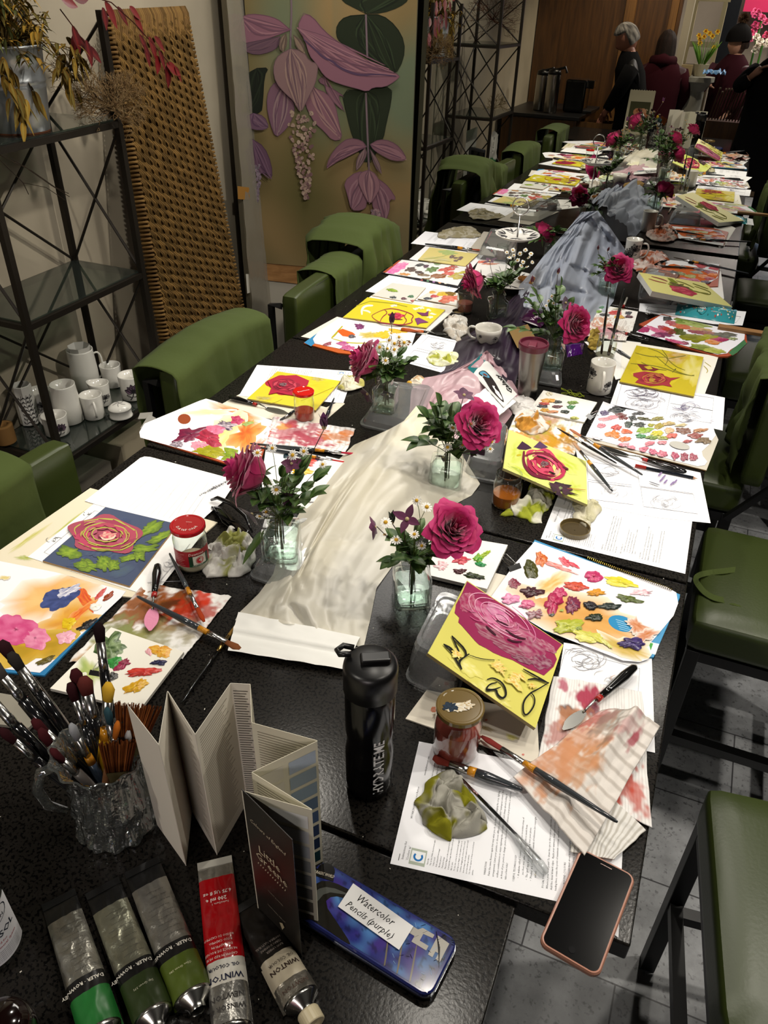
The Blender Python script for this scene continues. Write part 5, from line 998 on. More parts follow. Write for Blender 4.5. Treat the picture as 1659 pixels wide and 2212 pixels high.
# ---------------------------------------------------------------- tilted canvases
def canvas(q,hs,label,art,col,side,th=.006,m='satin'):
    pts=[A(x,y,h) for (x,y),h in zip(q,hs)]; pl=Pl(pts=pts[:3]); P=[pl.m(x,y) for x,y in q]; c=sum(P,V())/4
    t=thing('rose_canvas',label,'painting',(c.x,c.y,min(p.z for p in P)-th))
    MB().prism(P,pl.n*th,col,side).build('board',m,t,bevel=0)
    a=Art(pl,.0002,q); art(a); a.done(t); return t
def big(a):
    for k in range(8): 
        rd=random.Random(k); a.wash(1000+rd.uniform(-20,80),1440+rd.uniform(-10,70),34,14,'ddd672',ang=35,fade='d2cb62',jag=.4)
    a.poly([(1009,1256),(1100,1316),(1214,1392),(1198,1412),(1203,1424),(1196,1440),(1175,1459),(1160,1452),(1140,1444),(1108,1426),(1085,1418),(1066,1410),(1050,1400),(1034,1392),(1026,1384),(1012,1368),(998,1352),(990,1344),(992,1334),(982,1324),(985,1306),(998,1282)],'8e2450')
    rd=random.Random(11); C=['a02a5c','982858','ac3868','8a2048','b44876','a63464','7c1c42']
    for cx,cy,rx,ry,an,c in ((1040,1320,36,20,40,'b04070'),(1080,1340,40,18,35,'bc5484'),(1120,1370,46,18,30,'a03060'),(1060,1370,40,12,32,'861e48'),(1150,1400,34,22,35,'8c2250'),(1010,1300,18,22,30,'a02a58'),(1100,1400,40,10,25,'7e1c44'),(1170,1430,22,16,30,'7a1e48'),(1180,1395,26,8,35,'963058'),(1075,1320,26,12,35,'c06a94'),(1130,1425,24,7,20,'6e183e')): a.wash(cx,cy,rx,ry,c,None,ang=an,jag=.25)
    for r in (1.0,.82,.64,.48,.34,.2):
        for s in range(3):
            t0=rd.uniform(0,6); a.stroke([(1085+math.cos(t0+k*.28)*72*r+math.sin(t0+k*.28)*10*r,1336+math.sin(t0+k*.28)*44*r+math.cos(t0+k*.28)*34*r) for k in range(7)],2.0,rd.choice(('d88aae','c8709a','e0a0bc')),1)
    for P in ([(1072,1340),(1086,1346),(1098,1352)],[(1092,1360),(1106,1370),(1122,1378),(1136,1380)],[(1050,1352),(1060,1362),(1072,1372)],[(1096,1380),(1112,1386),(1128,1386)]): a.stroke(P,4,'3c1024',1)
    for s in range(5):
        x,y=rd.uniform(1000,1180),rd.uniform(1300,1420); 
        if y<1256+(x-1009)*.66+10 or y>1345+(x-990)*.6: continue
        a.stroke([(x,y),(x+14,y+10),(x+30,y+12)],1.4,'c05a88',1)
    K='12120e'
    for P,w in (([(976,1373),(990,1404),(996,1420),(984,1418),(958,1391)],4),([(976,1373),(1014,1412),(990,1428)],4),([(958,1391),(978,1402),(982,1420),(998,1446)],4.5),([(1014,1412),(990,1428),(998,1446)],4),([(1012,1414),(1040,1424),(1080,1426)],1.8),([(1052,1468),(1066,1463),(1088,1476),(1095,1500),(1086,1510),(1074,1500),(1072,1488),(1048,1493),(1056,1478),(1074,1474)],4.5),([(1130,1445),(1150,1456),(1186,1476)],3.4),([(1140,1468),(1160,1465),(1186,1476)],3.8),([(1186,1474),(1160,1490),(1146,1496),(1130,1515),(1130,1540),(1138,1546),(1154,1526),(1156,1506),(1146,1495)],3.8),([(1050,1488),(1066,1490),(1082,1484)],3)): a.stroke(P,w,K,2)
    for x,y,s in ((988,1412,14),(1078,1440,16),(1110,1470,20),(1150,1480,10),(1082,1450,10),(1120,1460,14)): a.wash(x,y,s,s*.6,'d8a43c','e8e0a0',jag=.9,fade='d8d168',ang=30)
canvas([(1009,1254),(1217,1393),(1157,1573),(924,1411)],(.085,.005,.035,.115),'pale yellow board with a big magenta rose and black outlined buds, propped on a tub',big,'d6cf68','8a7a50')
def lime(a):
    LC=1
    for x,y,rx,ry in ((1120,975,20,30),(1220,1000,40,18),(1240,1060,20,20),(1130,1020,40,10)): a.wash(x,y,rx,ry,'b8c440','c8cf70',ang=30,fade='ced57c',jag=.4)
    a.poly([(1116,968),(1128,953),(1142,962),(1149,968),(1136,972),(1122,971)],'3c2038'); a.poly([(1152,966),(1166,953),(1184,966),(1172,970)],'54365a'); a.stroke([(1116,984),(1126,982)],4,'b8a81c')
    a.rose(1176,1003,44,30,['c04460','8c1c38','d8a08c','7a1832','b83c58','cfd47c'],ang=30,seed=4,n=8,line='c8cf70')
    a.stroke([(1132,974),(1130,1000),(1145,1022),(1165,1030),(1190,1034)],7,'6a1430',2); a.stroke([(1134,984),(1160,976),(1190,984),(1215,1005),(1222,1020)],5,'7c1c34',2); a.stroke([(1140,990),(1144,1008),(1160,1022)],7,'a42848',2); a.stroke([(1205,1000),(1220,1018),(1212,1030),(1198,1034)],8,'b03050',2)
    a.poly([(1158,990),(1174,988),(1188,998),(1186,1010),(1172,1008),(1160,1000)],'9c1c38'); a.blob(1176,1002,9,6,'4c0c1c',wet=False); a.stroke([(1150,984),(1172,982),(1198,998),(1206,1014)],4,'c04c6c',2); a.stroke([(1150,1004),(1166,1020),(1190,1026)],4,'c0405c',2); a.stroke([(1160,984),(1180,992)],4,'3c0a18',1); a.stroke([(1186,1018),(1200,1024)],3,'1c1410',1); a.stroke([(1215,1008),(1228,1014)],5,'5c1c2c',1)
    for P in ([(1190,1050),(1200,1040),(1214,1044),(1206,1056)],[(1210,1044),(1236,1048),(1224,1056)],[(1216,1056),(1252,1070),(1232,1066)],[(1206,1052),(1216,1074),(1200,1068)],[(1188,1052),(1204,1058),(1196,1064)]): a.poly(P,'33202c')
    a.wash(1216,1056,20,11,'3a2a30','4a2a3a',jag=.8,ang=20); a.blob(1211,1054,4,3,'5c6c20',wet=False); a.stroke([(1225,1055),(1266,1058)],1.2,'b06030')
canvas([(1099,928),(1266,996),(1269,1090),(1087,1011)],(.062,.003,.033,.092),'lime green board with a swirling crimson rose and dark clematis, propped on a tub',lime,'cdd478','9a9060',m='matte')
def thick(a):
    a.stroke([(1407,597),(1430,603),(1442,608)],2.4,'7c3a34'); a.stroke([(1401,602),(1420,608),(1440,612)],2,'8a4038'); a.poly([(1441,600),(1452,602),(1466,612),(1452,612)],'6f7a24'); a.poly([(1442,613),(1452,610),(1462,618),(1450,618)],'7c8430')
    for P in ([(1452,610),(1476,618),(1496,626)],[(1460,606),(1480,612),(1500,622)],[(1480,620),(1500,630),(1530,634)],[(1500,618),(1536,630),(1534,638),(1500,628)],[(1496,612),(1530,624)]): a.stroke(P,2,'6a6a2c')
    a.wash(1468,617,16,4,'4a2a30','6a6a30',jag=.9,ang=14); a.rose(1476,628,30,7,['a83a4c','b84a5c','963044','c05c68'],ang=16,seed=3,n=7)
t=canvas([(1380,588),(1522,611),(1582,663),(1409,629)],(.095,.03,.015,.082),'thick-edged yellow canvas with a small pink rose and jar sketch, propped beside the mirror',thick,'cfca72','d4d6d2',th=.019)
# ================================================================ FLOWERS
def frame_of(d):
    d=V(d).normalized(); x=d.cross(V((0,0,1))); x=x.normalized() if x.length>1e-3 else V((1,0,0)); y=d.cross(x); return Matrix((x,y,d)).transposed()
def bloom(c,d,Rr,seed,label_part='bloom',cols=('b01050','8c0c40','c83070'),N=38,openn=1.0):
    rd=random.Random(seed); mb=MB(); m=frame_of(d); c1,c2,c3=[hx(k) for k in cols]
    for i in range(N):
        f=i/(N-1); ph=i*2.399+rd.uniform(-.2,.2); Rk=Rr*(.10+.86*f**.85)*openn; Hk=Rr*(.92-.50*f)*(1.0); wid=(1.25-.55*f)+rd.uniform(-.1,.1); base=-Rr*.35; rip=rd.uniform(0,6); dr=rd.uniform(.85,1.15); tipc=.18+.5*f
        def fn(u,v,f=f,ph=ph,Rk=Rk,Hk=Hk,wid=wid,rip=rip,dr=dr,tipc=tipc):
            s=u*2-1; t=v; edge=1-.34*abs(s)**2.6+.05*max(0,1-abs(s)*3.5)
            t2=t*edge; a=ph+s*wid*math.sin(PI*(.16+.50*t))**.9
            rad=Rk*(.30+.70*t2**.7)*(1+.03*math.sin(s*5+rip)); z=base+(Hk-base)*t2**.95
            if t2>.7: k=(t2-.7)/.3; rad+=Rr*.26*tipc*k**1.4*dr; z-=Rr*.30*f*k**1.6
            rad+=Rr*.025*math.sin(s*7+rip)*t2; z+=Rr*.03*math.sin(s*6+rip*2)*t2*f
            return V(c)+m@V((rad*math.cos(a),rad*math.sin(a),z))
        def cf(u,v,f=f,rip=rip):
            k=.5+.5*math.sin(rip+u*3); q=mixc(c1,c2,max(0,.5-v*.9)); q=mixc(q,c3,.35*v**3*k); return tuple(q)
        mb.grid(fn,8,8,cfn=cf)
    return mb
def leaf(mb,o,d,up,L,W,col='2c4a1a',fold=.25,curl=.3,n=6,col2=None):
    o=V(o); d=V(d).normalized(); w=d.cross(V(up)); w=w.normalized() if w.length>1e-4 else d.orthogonal().normalized(); n_=w.cross(d).normalized()
    c1=hx(col); c2=hx(col2) if col2 else mixc(c1,(.35,.45,.15),.25)
    def fn(u,v):
        s=u*2-1; hw=W*.5*math.sin(PI*min(.985,.06+.93*v))**.85*(1.15-.45*v); return o+d*(L*v)-V((0,0,1))*(curl*L*v*v)+w*(hw*s)+n_*(abs(s)*hw*fold)
    mb.grid(fn,4,n,cfn=lambda u,v:mixc(c1,c2,.8 if abs(u-.5)<.1 else .3*v))
def curvept(a,b,bend,n=7):
    return [a+(b-a)*(k/(n-1))+bend*math.sin(PI*k/(n-1)) for k in range(n)]
WG='#'
def vase(px,py,h,w,rz,label):
    p=A(px,py,h); t=thing('glass_vase',label,'vase',(p.x,p.y,p.z+.0006),0,'square glass bottle vases'); c=V((p.x,p.y,p.z+.0006)); r=w/2*1.0
    mt=Matrix.Rotation(rz,3,'Z'); H=.088
    def pr(k): return [(r*.6,.002),(r*.95*k,.0),(r*k,.006),(r*k,.060),(r*.96*k,.067),(r*.62,.074),(r*.58,.078),(r*.58,.086),(r*.64,.087),(r*.64,H+.004),(r*.56,H+.004)]
    MB().lathe(pr(1),c,n=40,sq=.85,mtx=mt).build('glass_body','glass',t,smooth=True)
    MB().lathe([(r*.5,.009),(r*.85,.010),(r*.88,.016),(r*.88,.058),(r*.6,.064)],c,n=40,sq=.8,mtx=mt).build('inner_wall','glass',t,smooth=True)
    MB().lathe([(.001,.011),(r*.84,.011),(r*.87,.018),(r*.87,.046),(.001,.046)],c,n=40,sq=.8,mtx=mt).build('water','water',t,smooth=False)
    return t,c+V((0,0,H))
def aimY(px,py,y): return AY(px,py,y)
def place(px,py,ref,dy=0.0): return AY(px,py,ref.y+dy)
def rose(px,py,ref,Rr,d,label,seed=1,dy=0.0,cols=('b00e58','80083c','cc3c88')):
    Rr*=1.12
    c=place(px,py,ref,dy); m=V(d).normalized(); t=thing('rose',label,'rose',(ref.x,ref.y,ref.z-.08),0,'magenta roses in the vases')
    bloom(c,m,Rr,seed,cols=cols).build('petals','petal',t,smooth=True)
    mb=MB()
    for k in range(5):
        a=k*1.256; fr=frame_of(m); o=c-m*Rr*.30; leaf(mb,o,fr@V((math.cos(a),math.sin(a),-.35)),m,Rr*.75,Rr*.22,'3a5a24')
    mb.build('sepals','leaf',t,smooth=True)
    b=V((ref.x,ref.y,ref.z-.075)); s=c-m*Rr*.33; mid=V((ref.x,ref.y,ref.z+.004))
    MB().tube([s,s*.55+mid*.45+V((0,0,.006)),mid,mid*.5+b*.5,b],[.0022,.0022,.0024,.0026,.0026],'3c4a22',n=8).build('stem','leaf',t,smooth=True)
    rd=random.Random(seed+5)
    for k in range(3):
        o=s*(.75-.2*k)+mid*(.25+.2*k); a=rd.uniform(0,6.3); mb=MB(); leaf(mb,o,(math.cos(a),math.sin(a),.1),(0,0,1),rd.uniform(.03,.045),.024,'2a4620'); mb.build('leaf','leaf',t,smooth=True)
    return t
def daisies(pts,ref,label,seed=0,dy=0.0,sc=1.0,name='chamomile_sprig'):
    rd=random.Random(seed); t=thing(name,label,'flowers',(ref.x,ref.y,ref.z-.07),0,'white chamomile sprigs in the vases'); st=MB()
    for k,(px,py) in enumerate(pts):
        c=place(px,py,ref,dy+rd.uniform(-.03,.02)); n=(V((0,0,1))*rd.uniform(.2,1)+(CAM-c).normalized()*rd.uniform(.3,1.1)+V((rd.uniform(-.5,.5),rd.uniform(-.5,.5),0))).normalized(); m=frame_of(n); mb=MB(); r=.0105*sc*rd.uniform(.75,1.1)
        mb.sphere(c,r*.36,'c89a18',6,(1,1,.8),m); np_=12
        for j in range(np_):
            a=2*PI*j/np_+rd.uniform(-.08,.08); q=r*rd.uniform(.85,1.08); dx,dy_=math.cos(a),math.sin(a); T=lambda s,w,z:c+m@V((dx*s-dy_*w,dy_*s+dx*w,z))
            mb.add([T(q*.3,-q*.07,0),T(q*.3,q*.07,0),T(q*.8,q*.16,-.0004),T(q,q*.06,-.001),T(q,-q*.06,-.001),T(q*.8,-q*.16,-.0004)],[(0,1,2,3,4,5)],'e9e8e2')
        mb.build('daisy_head','petal',t)
        b=V((ref.x+rd.uniform(-.008,.008),ref.y+rd.uniform(-.008,.008),ref.z)); st.tube(curvept(c-n*.001,b,V((rd.uniform(-.01,.01),rd.uniform(-.01,.01),.004))),.0006*sc,'5c6c30',n=5)
    b=V((ref.x,ref.y,ref.z)); st.tube([b,b-V((0,0,.07))],.0012,'5c6c30',n=5)
    st.build('stems','leaf',t,smooth=True); return t
def clematis(px,py,ref,label,size=.026,d=(0,-.6,.6),cols=('4a1838','5e2448'),np_=5,seed=0,dy=0.0,closed=False,name='clematis'):
    rd=random.Random(seed); c=place(px,py,ref,dy); m=frame_of(d); t=thing(name,label,'flower',(ref.x,ref.y,ref.z-.07),0,'dark purple clematis and hellebores'); mb=MB()
    for j in range(np_):
        a=2*PI*j/np_+rd.uniform(-.2,.2); k=.25 if closed else 1.0
        leaf(mb,c,m@V((math.cos(a)*k,math.sin(a)*k,1.0 if closed else .25)),m@V((0,0,1)),size*rd.uniform(.9,1.1),size*(.45 if closed else .55 if np_<5 else .8),cols[j%2],fold=.15,curl=.1,col2=cols[1])
    mb.sphere(c+m@V((0,0,.002)),size*.13,'b8a878',6); mb.build('petals','petal',t,smooth=True)
    b=V((ref.x+rd.uniform(-.006,.006),ref.y,ref.z)); MB().tube(curvept(c-m@V((0,0,.002)),b,V((rd.uniform(-.01,.01),0,.006)))+[b-V((0,0,.06))],.0009,'4a3a34',n=6).build('stem','leaf',t,smooth=True); return t
def greens(ref,label,n,seed,R_=.05,H=.05,L=.035,W=.018,col='2a4a1c',tips=(),dy=0.0):
    n=int(n*1.35); L*=1.3; W*=1.35; rd=random.Random(seed); t=thing('greenery_sprig',label,'leaves',(ref.x,ref.y,ref.z-.07),0,'leafy sprigs in the vases'); st=MB(); top=V((ref.x,ref.y,ref.z))
    ends=[place(px,py,ref,dy) for px,py in tips]
    for i in range(n):
        a=rd.uniform(0,6.28); r=R_*rd.uniform(.3,1); e=ends[i] if i<len(ends) else top+V((math.cos(a)*r,math.sin(a)*r,H*rd.uniform(.25,1)))
        pts=curvept(top-V((0,0,.004)),e,V((0,0,.006))); st.tube(pts,.0010,'46582a',n=5); mb=MB(); dd=(e-top).normalized()
        for k in (3,4,5,6):
            o=pts[k]; s=1 if k%2 else -1; w=dd.cross(V((0,0,1))); w=w.normalized() if w.length>1e-4 else V((1,0,0)); leaf(mb,o,dd*.6+w*s*.9+V((0,0,rd.uniform(-.1,.4))),(0,0,1),L*rd.uniform(.7,1.15),W*rd.uniform(.8,1.15),col if rd.random()<.7 else '3c5c24')
        leaf(mb,pts[-1],dd,(0,0,1),L,W,col); mb.build('leaves','leaf',t,smooth=True)
    for k in range(3): b=top+V((rd.uniform(-.008,.008),rd.uniform(-.008,.008),0)); st.tube([b,b+V((rd.uniform(-.012,.012),rd.uniform(-.012,.012),-.072))],.0016,'4a4a26',n=6)
    st.build('stems','leaf',t,smooth=True); return t
toc=lambda c:(CAM-c)
# V1 nearest left
t,r=vase(610,1197,.036,.072,.35,'square glass vase on a clear tub beside the sheer runner, nearest left'); r1=r
rose(545,1024,r,.054,(-.75,-.35,.35),'side-on magenta rose in the vase on the tub nearest left',1)
daisies([(556,978),(588,968),(632,983),(620,1000),(656,975),(578,1043),(523,1041),(513,1028),(560,1074),(575,1106),(561,1116),(697,1003),(597,1058),(551,997)],r,'chamomile around the side-on rose, nearest left vase',1)
clematis(700,925,r,'tall closed purple clematis above the pink-stained towel',.034,(.05,-.1,1),('5a2450','6c3462'),4,2,closed=True)
clematis(630,1002,r,'small wine clematis between the daisies of the nearest left vase',.02,(.2,-.5,.7),seed=3); clematis(622,1075,r,'dark hellebore bud low in the nearest left vase',.018,(-.1,-.8,.2),('2c1424','3a1c30'),5,4)
clematis(545,1110,r,'dark drooping hellebore left of the nearest left vase',.032,(-.4,-.7,-.5),('2e1626','3c1e34'),5,5)
greens(r,'dense green leaves of the nearest left vase',9,2,.05,.055,tips=[(680,1040),(640,1030),(672,1075),(610,1030),(590,1085),(560,1165),(625,1110),(650,1010)])
# V2 nearest right of runner
t,r=vase(888,1294,.0,.070,.5,'square glass vase standing on the bare table beside the sheer runner end'); r2=r
rose(975,1146,r,.046,(.45,-.45,.75),'open magenta rose above the white palette pad, nearest right vase',7)
daisies([(900,1081),(922,1095),(924,1154),(944,1150),(941,1166),(943,1178),(966,1181),(945,1186),(931,1194),(911,1179),(989,1179),(831,1155),(833,1128),(957,1174),(895,1154),(856,1166)],r,'chamomile in a line under the open rose, nearest right vase',4)
clematis(880,1122,r,'open four-petalled purple clematis with yellow eye, nearest right vase',.030,(-.1,-.6,.8),('5c1a46','4c1438'),4,1); clematis(812,1138,r,'small bell clematis reaching left over the sheer runner',.024,(-.8,-.2,-.3),('52183e','641e4c'),5,2)
clematis(848,1130,r,'dark green twisted bud left of the purple clematis',.026,(-.1,0,1),('1c2a18','26301c'),4,8,closed=True)
greens(r,'green leaves of the vase standing on the bare table, near right',8,5,.045,.05,L=.028,tips=[(870,1165),(890,1200),(850,1210),(900,1150),(915,1205),(878,1180),(905,1215)])
# V3
t,r=vase(962,1046,.0,.076,.25,'broad square glass vase on the ivory end of the pink cloth'); r3=r
rose(1030,918,r,.048,(.5,-.55,.6),'open magenta rose behind the ivory cloth, leaning right',13)
daisies([(990,910),(1018,915),(978,924),(1002,927),(991,933),(1013,927),(1028,942),(967,966),(999,961),(1045,965),(1059,970),(1063,955),(992,919)],r,'chamomile cluster under the leaning right rose',7)
clematis(1002,855,r,'starry purple clematis topping the ivory-cloth vase',.028,(.2,0,1),('5a2448','46183a'),5,3,closed=False); clematis(1030,965,r,'dark hellebore hanging right of the ivory-cloth vase',.030,(.4,-.7,-.4),('34182c','42203a'),5,6); clematis(958,985,r,'withered brown hellebore at the rim of the ivory-cloth vase',.022,(-.1,-.7,-.6),('2e2018','3c2a20'),4,9)
greens(r,'broad green leaves of the ivory-cloth vase, one large leaf to the left',8,8,.05,.07,L=.040,W=.024,tips=[(910,955),(925,905),(950,880),(975,900),(960,940),(945,905),(985,975)])
# V4
t,r=vase(832,884,.036,.062,.15,'square glass vase of daisies standing on a clear tub, left of the pink cloth'); r4=r
rose(797,782,r,.052,(-.6,-.3,.35),'crimson-pink rose half hidden by daisies, third vase on the left',21)
daisies([(768,777),(775,787),(783,780),(808,773),(837,753),(841,735),(833,779),(820,750),(852,742),(862,728),(778,772),(786,790),(873,740),(852,755),(760,793),(845,720)],r,'chamomile bunch in front of the crimson rose, left-centre vase',9,sc=1.1)
clematis(846,700,r,'tall purple clematis bud over the wide yellow board',.034,(.05,-.1,1),('54204a','642c58'),4,5,closed=True,dy=0)
clematis(795,850,r,'large drooping dark hellebore under the crimson rose',.030,(-.4,-.7,-.3),('34162a','44203a'),5,7); clematis(838,850,r,'second drooping dark hellebore, before the daisy vase glass',.022,(.1,-.8,-.4),('2c1424','3c1c32'),5,11)
greens(r,'heart-shaped green leaves of the daisy vase, left of the pink cloth',8,11,.045,.05,L=.034,W=.022,tips=[(870,790),(850,800),(880,782),(835,800),(805,810),(860,770)])
# V5
t,r=vase(1190,795,.030,.066,.2,'square glass vase behind the steel tumbler, on a clear tub'); r5=r
rose(1238,700,r,.047,(.55,-.45,.25),'large magenta rose right of the steel tumbler',33)
clematis(1150,612,r,'left closed rosy clematis bud before the grey cloth',.022,(-.1,0,1),('6a2c40','7c3a4c'),4,2,closed=True); clematis(1205,592,r,'right closed rosy clematis bud before the grey cloth',.020,(.05,0,1),('6a2c40','7c3a4c'),4,4,closed=True); clematis(1222,655,r,'dark plum clematis behind the large magenta rose',.026,(.1,-.5,.8),('2c1428','381a34'),4,9)
daisies([(1185,650),(1192,640),(1180,660),(1196,655)],r,'tiny chamomile buds beside the plum clematis',12,sc=.6)
greens(r,'green sprays with one long leaf left, in the tumbler-side vase',9,15,.05,.09,L=.034,W=.019,tips=[(1115,708),(1150,660),(1165,680),(1200,640),(1190,680),(1210,620),(1170,720),(1160,640)])
# V6
t,r=vase(1072,688,.0,.068,.45,'square glass vase with the drooping rose, centre-left'); r6=r
rose(1030,605,r,.052,(-.55,-.4,-.25),'drooping side-on magenta rose, centre-left vase',41)
clematis(1058,565,r,'dark purple clematis lying on top of the drooping rose',.028,(-.2,-.2,1),('4a1a3c','3c1432'),4,3)
daisies([(1095,545),(1110,552),(1123,548),(1135,540),(1142,556),(1118,562),(1130,566),(1147,548),(1100,556),(1126,574),(1150,566),(1108,540),(1138,576)],r,'frothy chamomile spray behind the drooping rose',14,sc=.8)
greens(r,'green leaves of the centre-left vase below the daisy spray',8,19,.04,.05,L=.032,W=.022,tips=[(1065,615),(1095,605),(1110,600),(1080,625),(1120,590),(1105,575)])
# V7
t,r=vase(1308,640,.0,.070,.1,'square glass vase right of the ruched grey cloth'); r7=r
rose(1338,583,r,.047,(.1,-.75,.55),'open magenta rose facing the viewer, right of the grey cloth',55)
clematis(1292,540,r,'left pink clematis bud above the open rose',.018,(-.15,0,1),('6a2c3c','7a3848'),4,1,closed=True); clematis(1312,543,r,'right pink clematis bud above the open rose',.018,(.25,0,1),('6a2c3c','7a3848'),4,2,closed=True)
greens(r,'small green leaves left of the open rose facing the viewer',6,23,.03,.05,L=.024,W=.014,tips=[(1292,575),(1300,560),(1288,590),(1305,575)])
daisies([(1302,562),(1306,568),(1298,566)],r,'tiny pale buds left of the open rose facing the viewer',15,sc=.6)
# V8 near the mirror behind the cake stand
t,r=vase(1190,560,.0,.062,.1,'square glass vase half hidden between the cake stand and the grey cloth'); r8=r
rose(1173,505,r,.042,(.2,.75,.35),'magenta rose seen from behind, beside the cake stand',61)
clematis(1210,520,r,'dark hellebores on twigs right of the cake stand plate',.026,(.5,-.3,.2),('22141c','2e1c26'),5,3); clematis(1130,490,r,'single dark bud left of the cake stand rose',.016,(-.7,0,.3),('2c141c','3a1c26'),4,6,closed=True)
greens(r,'dark leaves around the rose beside the cake stand',6,27,.04,.05,L=.035,W=.02,tips=[(1150,495),(1160,515),(1200,530),(1225,540),(1190,500)],col='22401a')
# ================================================================ CLOTH RUNNER (four lengths down the middle)
def runner(name,label,rows,m,cfn,seed=0,n=(48,60),amp=.012,fold=7,hfn=None,h0=.001,thick=0):
    """rows: photo points of left edge, ridge, right edge from near to far, with heights"""
    mb=MB()
    def fn(u,v):
        k=v*(len(rows)-1); i=min(int(k),len(rows)-2); t=k-i; t=t*t*(3-2*t)*.5+t*.5
        def pt(r,u):
            x0,y0,h_0,x1,y1,h_1,x2,y2,h_2=r
            if u<.5: s=u*2; return (x0+(x1-x0)*s,y0+(y1-y0)*s,h_0+(h_1-h_0)*s)
            s=u*2-1; return (x1+(x2-x1)*s,y1+(y2-y1)*s,h_1+(h_2-h_1)*s)
        a,b=pt(rows[i],u),pt(rows[i+1],u); x,y,h=[a[j]*(1-t)+b[j]*t for j in range(3)]
        w=abs(nz(u*fold+seed+v*1.2,v*1.6,seed))*1.3+.5*abs(nz(u*fold*2.2,v*4+seed,seed+3)); vd=noise.voronoi(V((u*4.5+seed+nz(v*4,u*3,1),v*5,seed*.3)))[0]; w+=.9*min(1,(vd[1]-vd[0])*1.5)-.3; h+=amp*w*(.25+.75*math.sin(PI*min(1,max(0,u)))) 
        if hfn: h+=hfn(u,v)
        x+=4*nz(v*6,u*2+seed,2); p=A(x,y,max(h0,h+h0)); return p
    mb.grid(fn,*n,cfn=cfn); o=mb.build(name,m,None,smooth=True,solid=thick); return tag(o,label,'table runner')
def two(c1,c2,s,k=3):
    a,b=hx(c1),hx(c2); return lambda u,v:mixc(a,b,max(0,min(1,.5+1.4*nz(u*k+s,v*k,s))))
runner('cream_runner','sheer ivory organza cloth trailing from the white napkins to the broad vase',[(508,1340,0,655,1350,.004,785,1400,0),(520,1320,.0,640,1300,.02,800,1340,0),(560,1282,0,655,1240,.035,812,1270,.0),(590,1240,.0,690,1170,.045,880,1180,0),(610,1170,.036,745,1080,.045,945,1110,0),(655,1090,.0,800,1005,.045,1020,1070,0),(715,1010,0,850,950,.04,1035,1045,0),(765,960,0,868,915,.04,1000,985,0),(835,950,0,905,885,.035,985,915,0)],'organza',two('f0e9d2','f6f2e4',2),seed=3,amp=.013,n=(70,90),fold=4)
runner('pink_chiffon','pale pink chiffon cloth crumpled between the ivory cloth and the purple cloth',[(875,970,0,940,905,.03,985,960,0),(880,900,0,945,860,.03,1075,935,0),(890,840,0,985,835,.025,1118,880,0),(905,818,0,1010,800,.03,1122,850,0),(950,815,.0,1040,775,.035,1100,810,0),(1035,770,.01,1052,757,.04,1070,775,.0)],'silk',two('c49aa4','d0b0b8',5),seed=8,amp=.014)
runner('purple_chiffon','dark aubergine chiffon cloth lying between the teacup and the steel tumbler',[(905,835,0,1010,795,.012,1110,850,0),(960,800,0,1060,765,.012,1120,800,0),(985,740,0,1085,710,.015,1130,740,0),(1060,690,0,1130,650,.02,1170,670,0),(1110,640,0,1150,605,.025,1200,625,0)],'silk',two('1c0e20','2c1832',9),seed=12,amp=.012,fold=8)
runner('grey_organza','pale blue-grey organza cloth ruched up high against the mirror',[(1115,655,.0,1200,700,.01,1290,705,0),(1122,618,.03,1210,625,.05,1325,650,0),(1140,595,.055,1225,570,.075,1335,610,.0),(1180,548,.095,1250,510,.115,1345,575,.0),(1222,500,.11,1275,468,.13,1350,560,.0),(1257,458,.135,1292,455,.125,1350,538,.0)],'organza',two('a6aec0','bcc4d2',14),seed=15,amp=.035,n=(60,70),fold=7)
# ================================================================ NAPKINS, TISSUES, RAGS
def slab(name,label,q,h,t,col,cat,m='paper',amp=.0,side=None,n=16,seed=0,fn2=None):
    mb=MB(); P=Pl(h+t)
    def fn(u,v):
        x,y=pixgrid(q,u,v); p=P.m(x,y); p.z+=amp*abs(nz(u*4+seed,v*4,seed))+(fn2(u,v) if fn2 else 0); return p
    mb.grid(fn,n,n,col); c=[Pl(h).m(*a) for a in q]; ec=side or col
    E=[(u/n,0) for u in range(n+1)]+[(1,v/n) for v in range(1,n+1)]+[(1-u/n,1) for u in range(1,n+1)]+[(0,1-v/n) for v in range(1,n+1)]
    vs=[];fs=[]
    for i,(u,v) in enumerate(E):
        a=fn(u,v); b=Pl(h).m(*pixgrid(q,u,v)); vs+=[a,b]
    m_=len(E); fs=[(2*i,2*((i+1)%m_),2*((i+1)%m_)+1,2*i+1) for i in range(m_-1)]; mb.add(vs,fs,ec)
    o=mb.build(name,m,None,smooth=True); return tag(o,label,cat)
slab('napkin_stack','folded pack of white paper napkins lying at the near end of the ivory cloth',[(515,1322),(778,1376),(744,1446),(492,1405)],.0,.012,'e8e8e4','napkins',amp=.004,side='d8d8d4',n=24,seed=3,fn2=lambda u,v:.004*math.exp(-((v-.45)/.06)**2)-.003*math.exp(-((v-.55)/.04)**2))
slab('ivory_napkin','long folded ivory napkin lying diagonally on the cloths, centre',[(900,876),(945,898),(868,975),(833,958)],.030,.006,'dcd8bc','napkin',amp=.003,seed=5)
slab('white_napkin','opened white paper napkin with a pale stain, beside the chocolate bar',[(1052,838),(1115,868),(1062,912),(990,880)],.030,.001,'e8e8e8','napkin',amp=.010,seed=8)
rag('stained_rag','crumpled grey and lime rag between the tomato-label jar and the clear tub','rag',[(440,1240),(447,1195),(480,1160),(505,1150),(545,1165),(556,1200),(530,1242),(480,1246)],0,.045,'b8b6b0','8a8c4c',3,c3='c8c6c2',thr=.12)
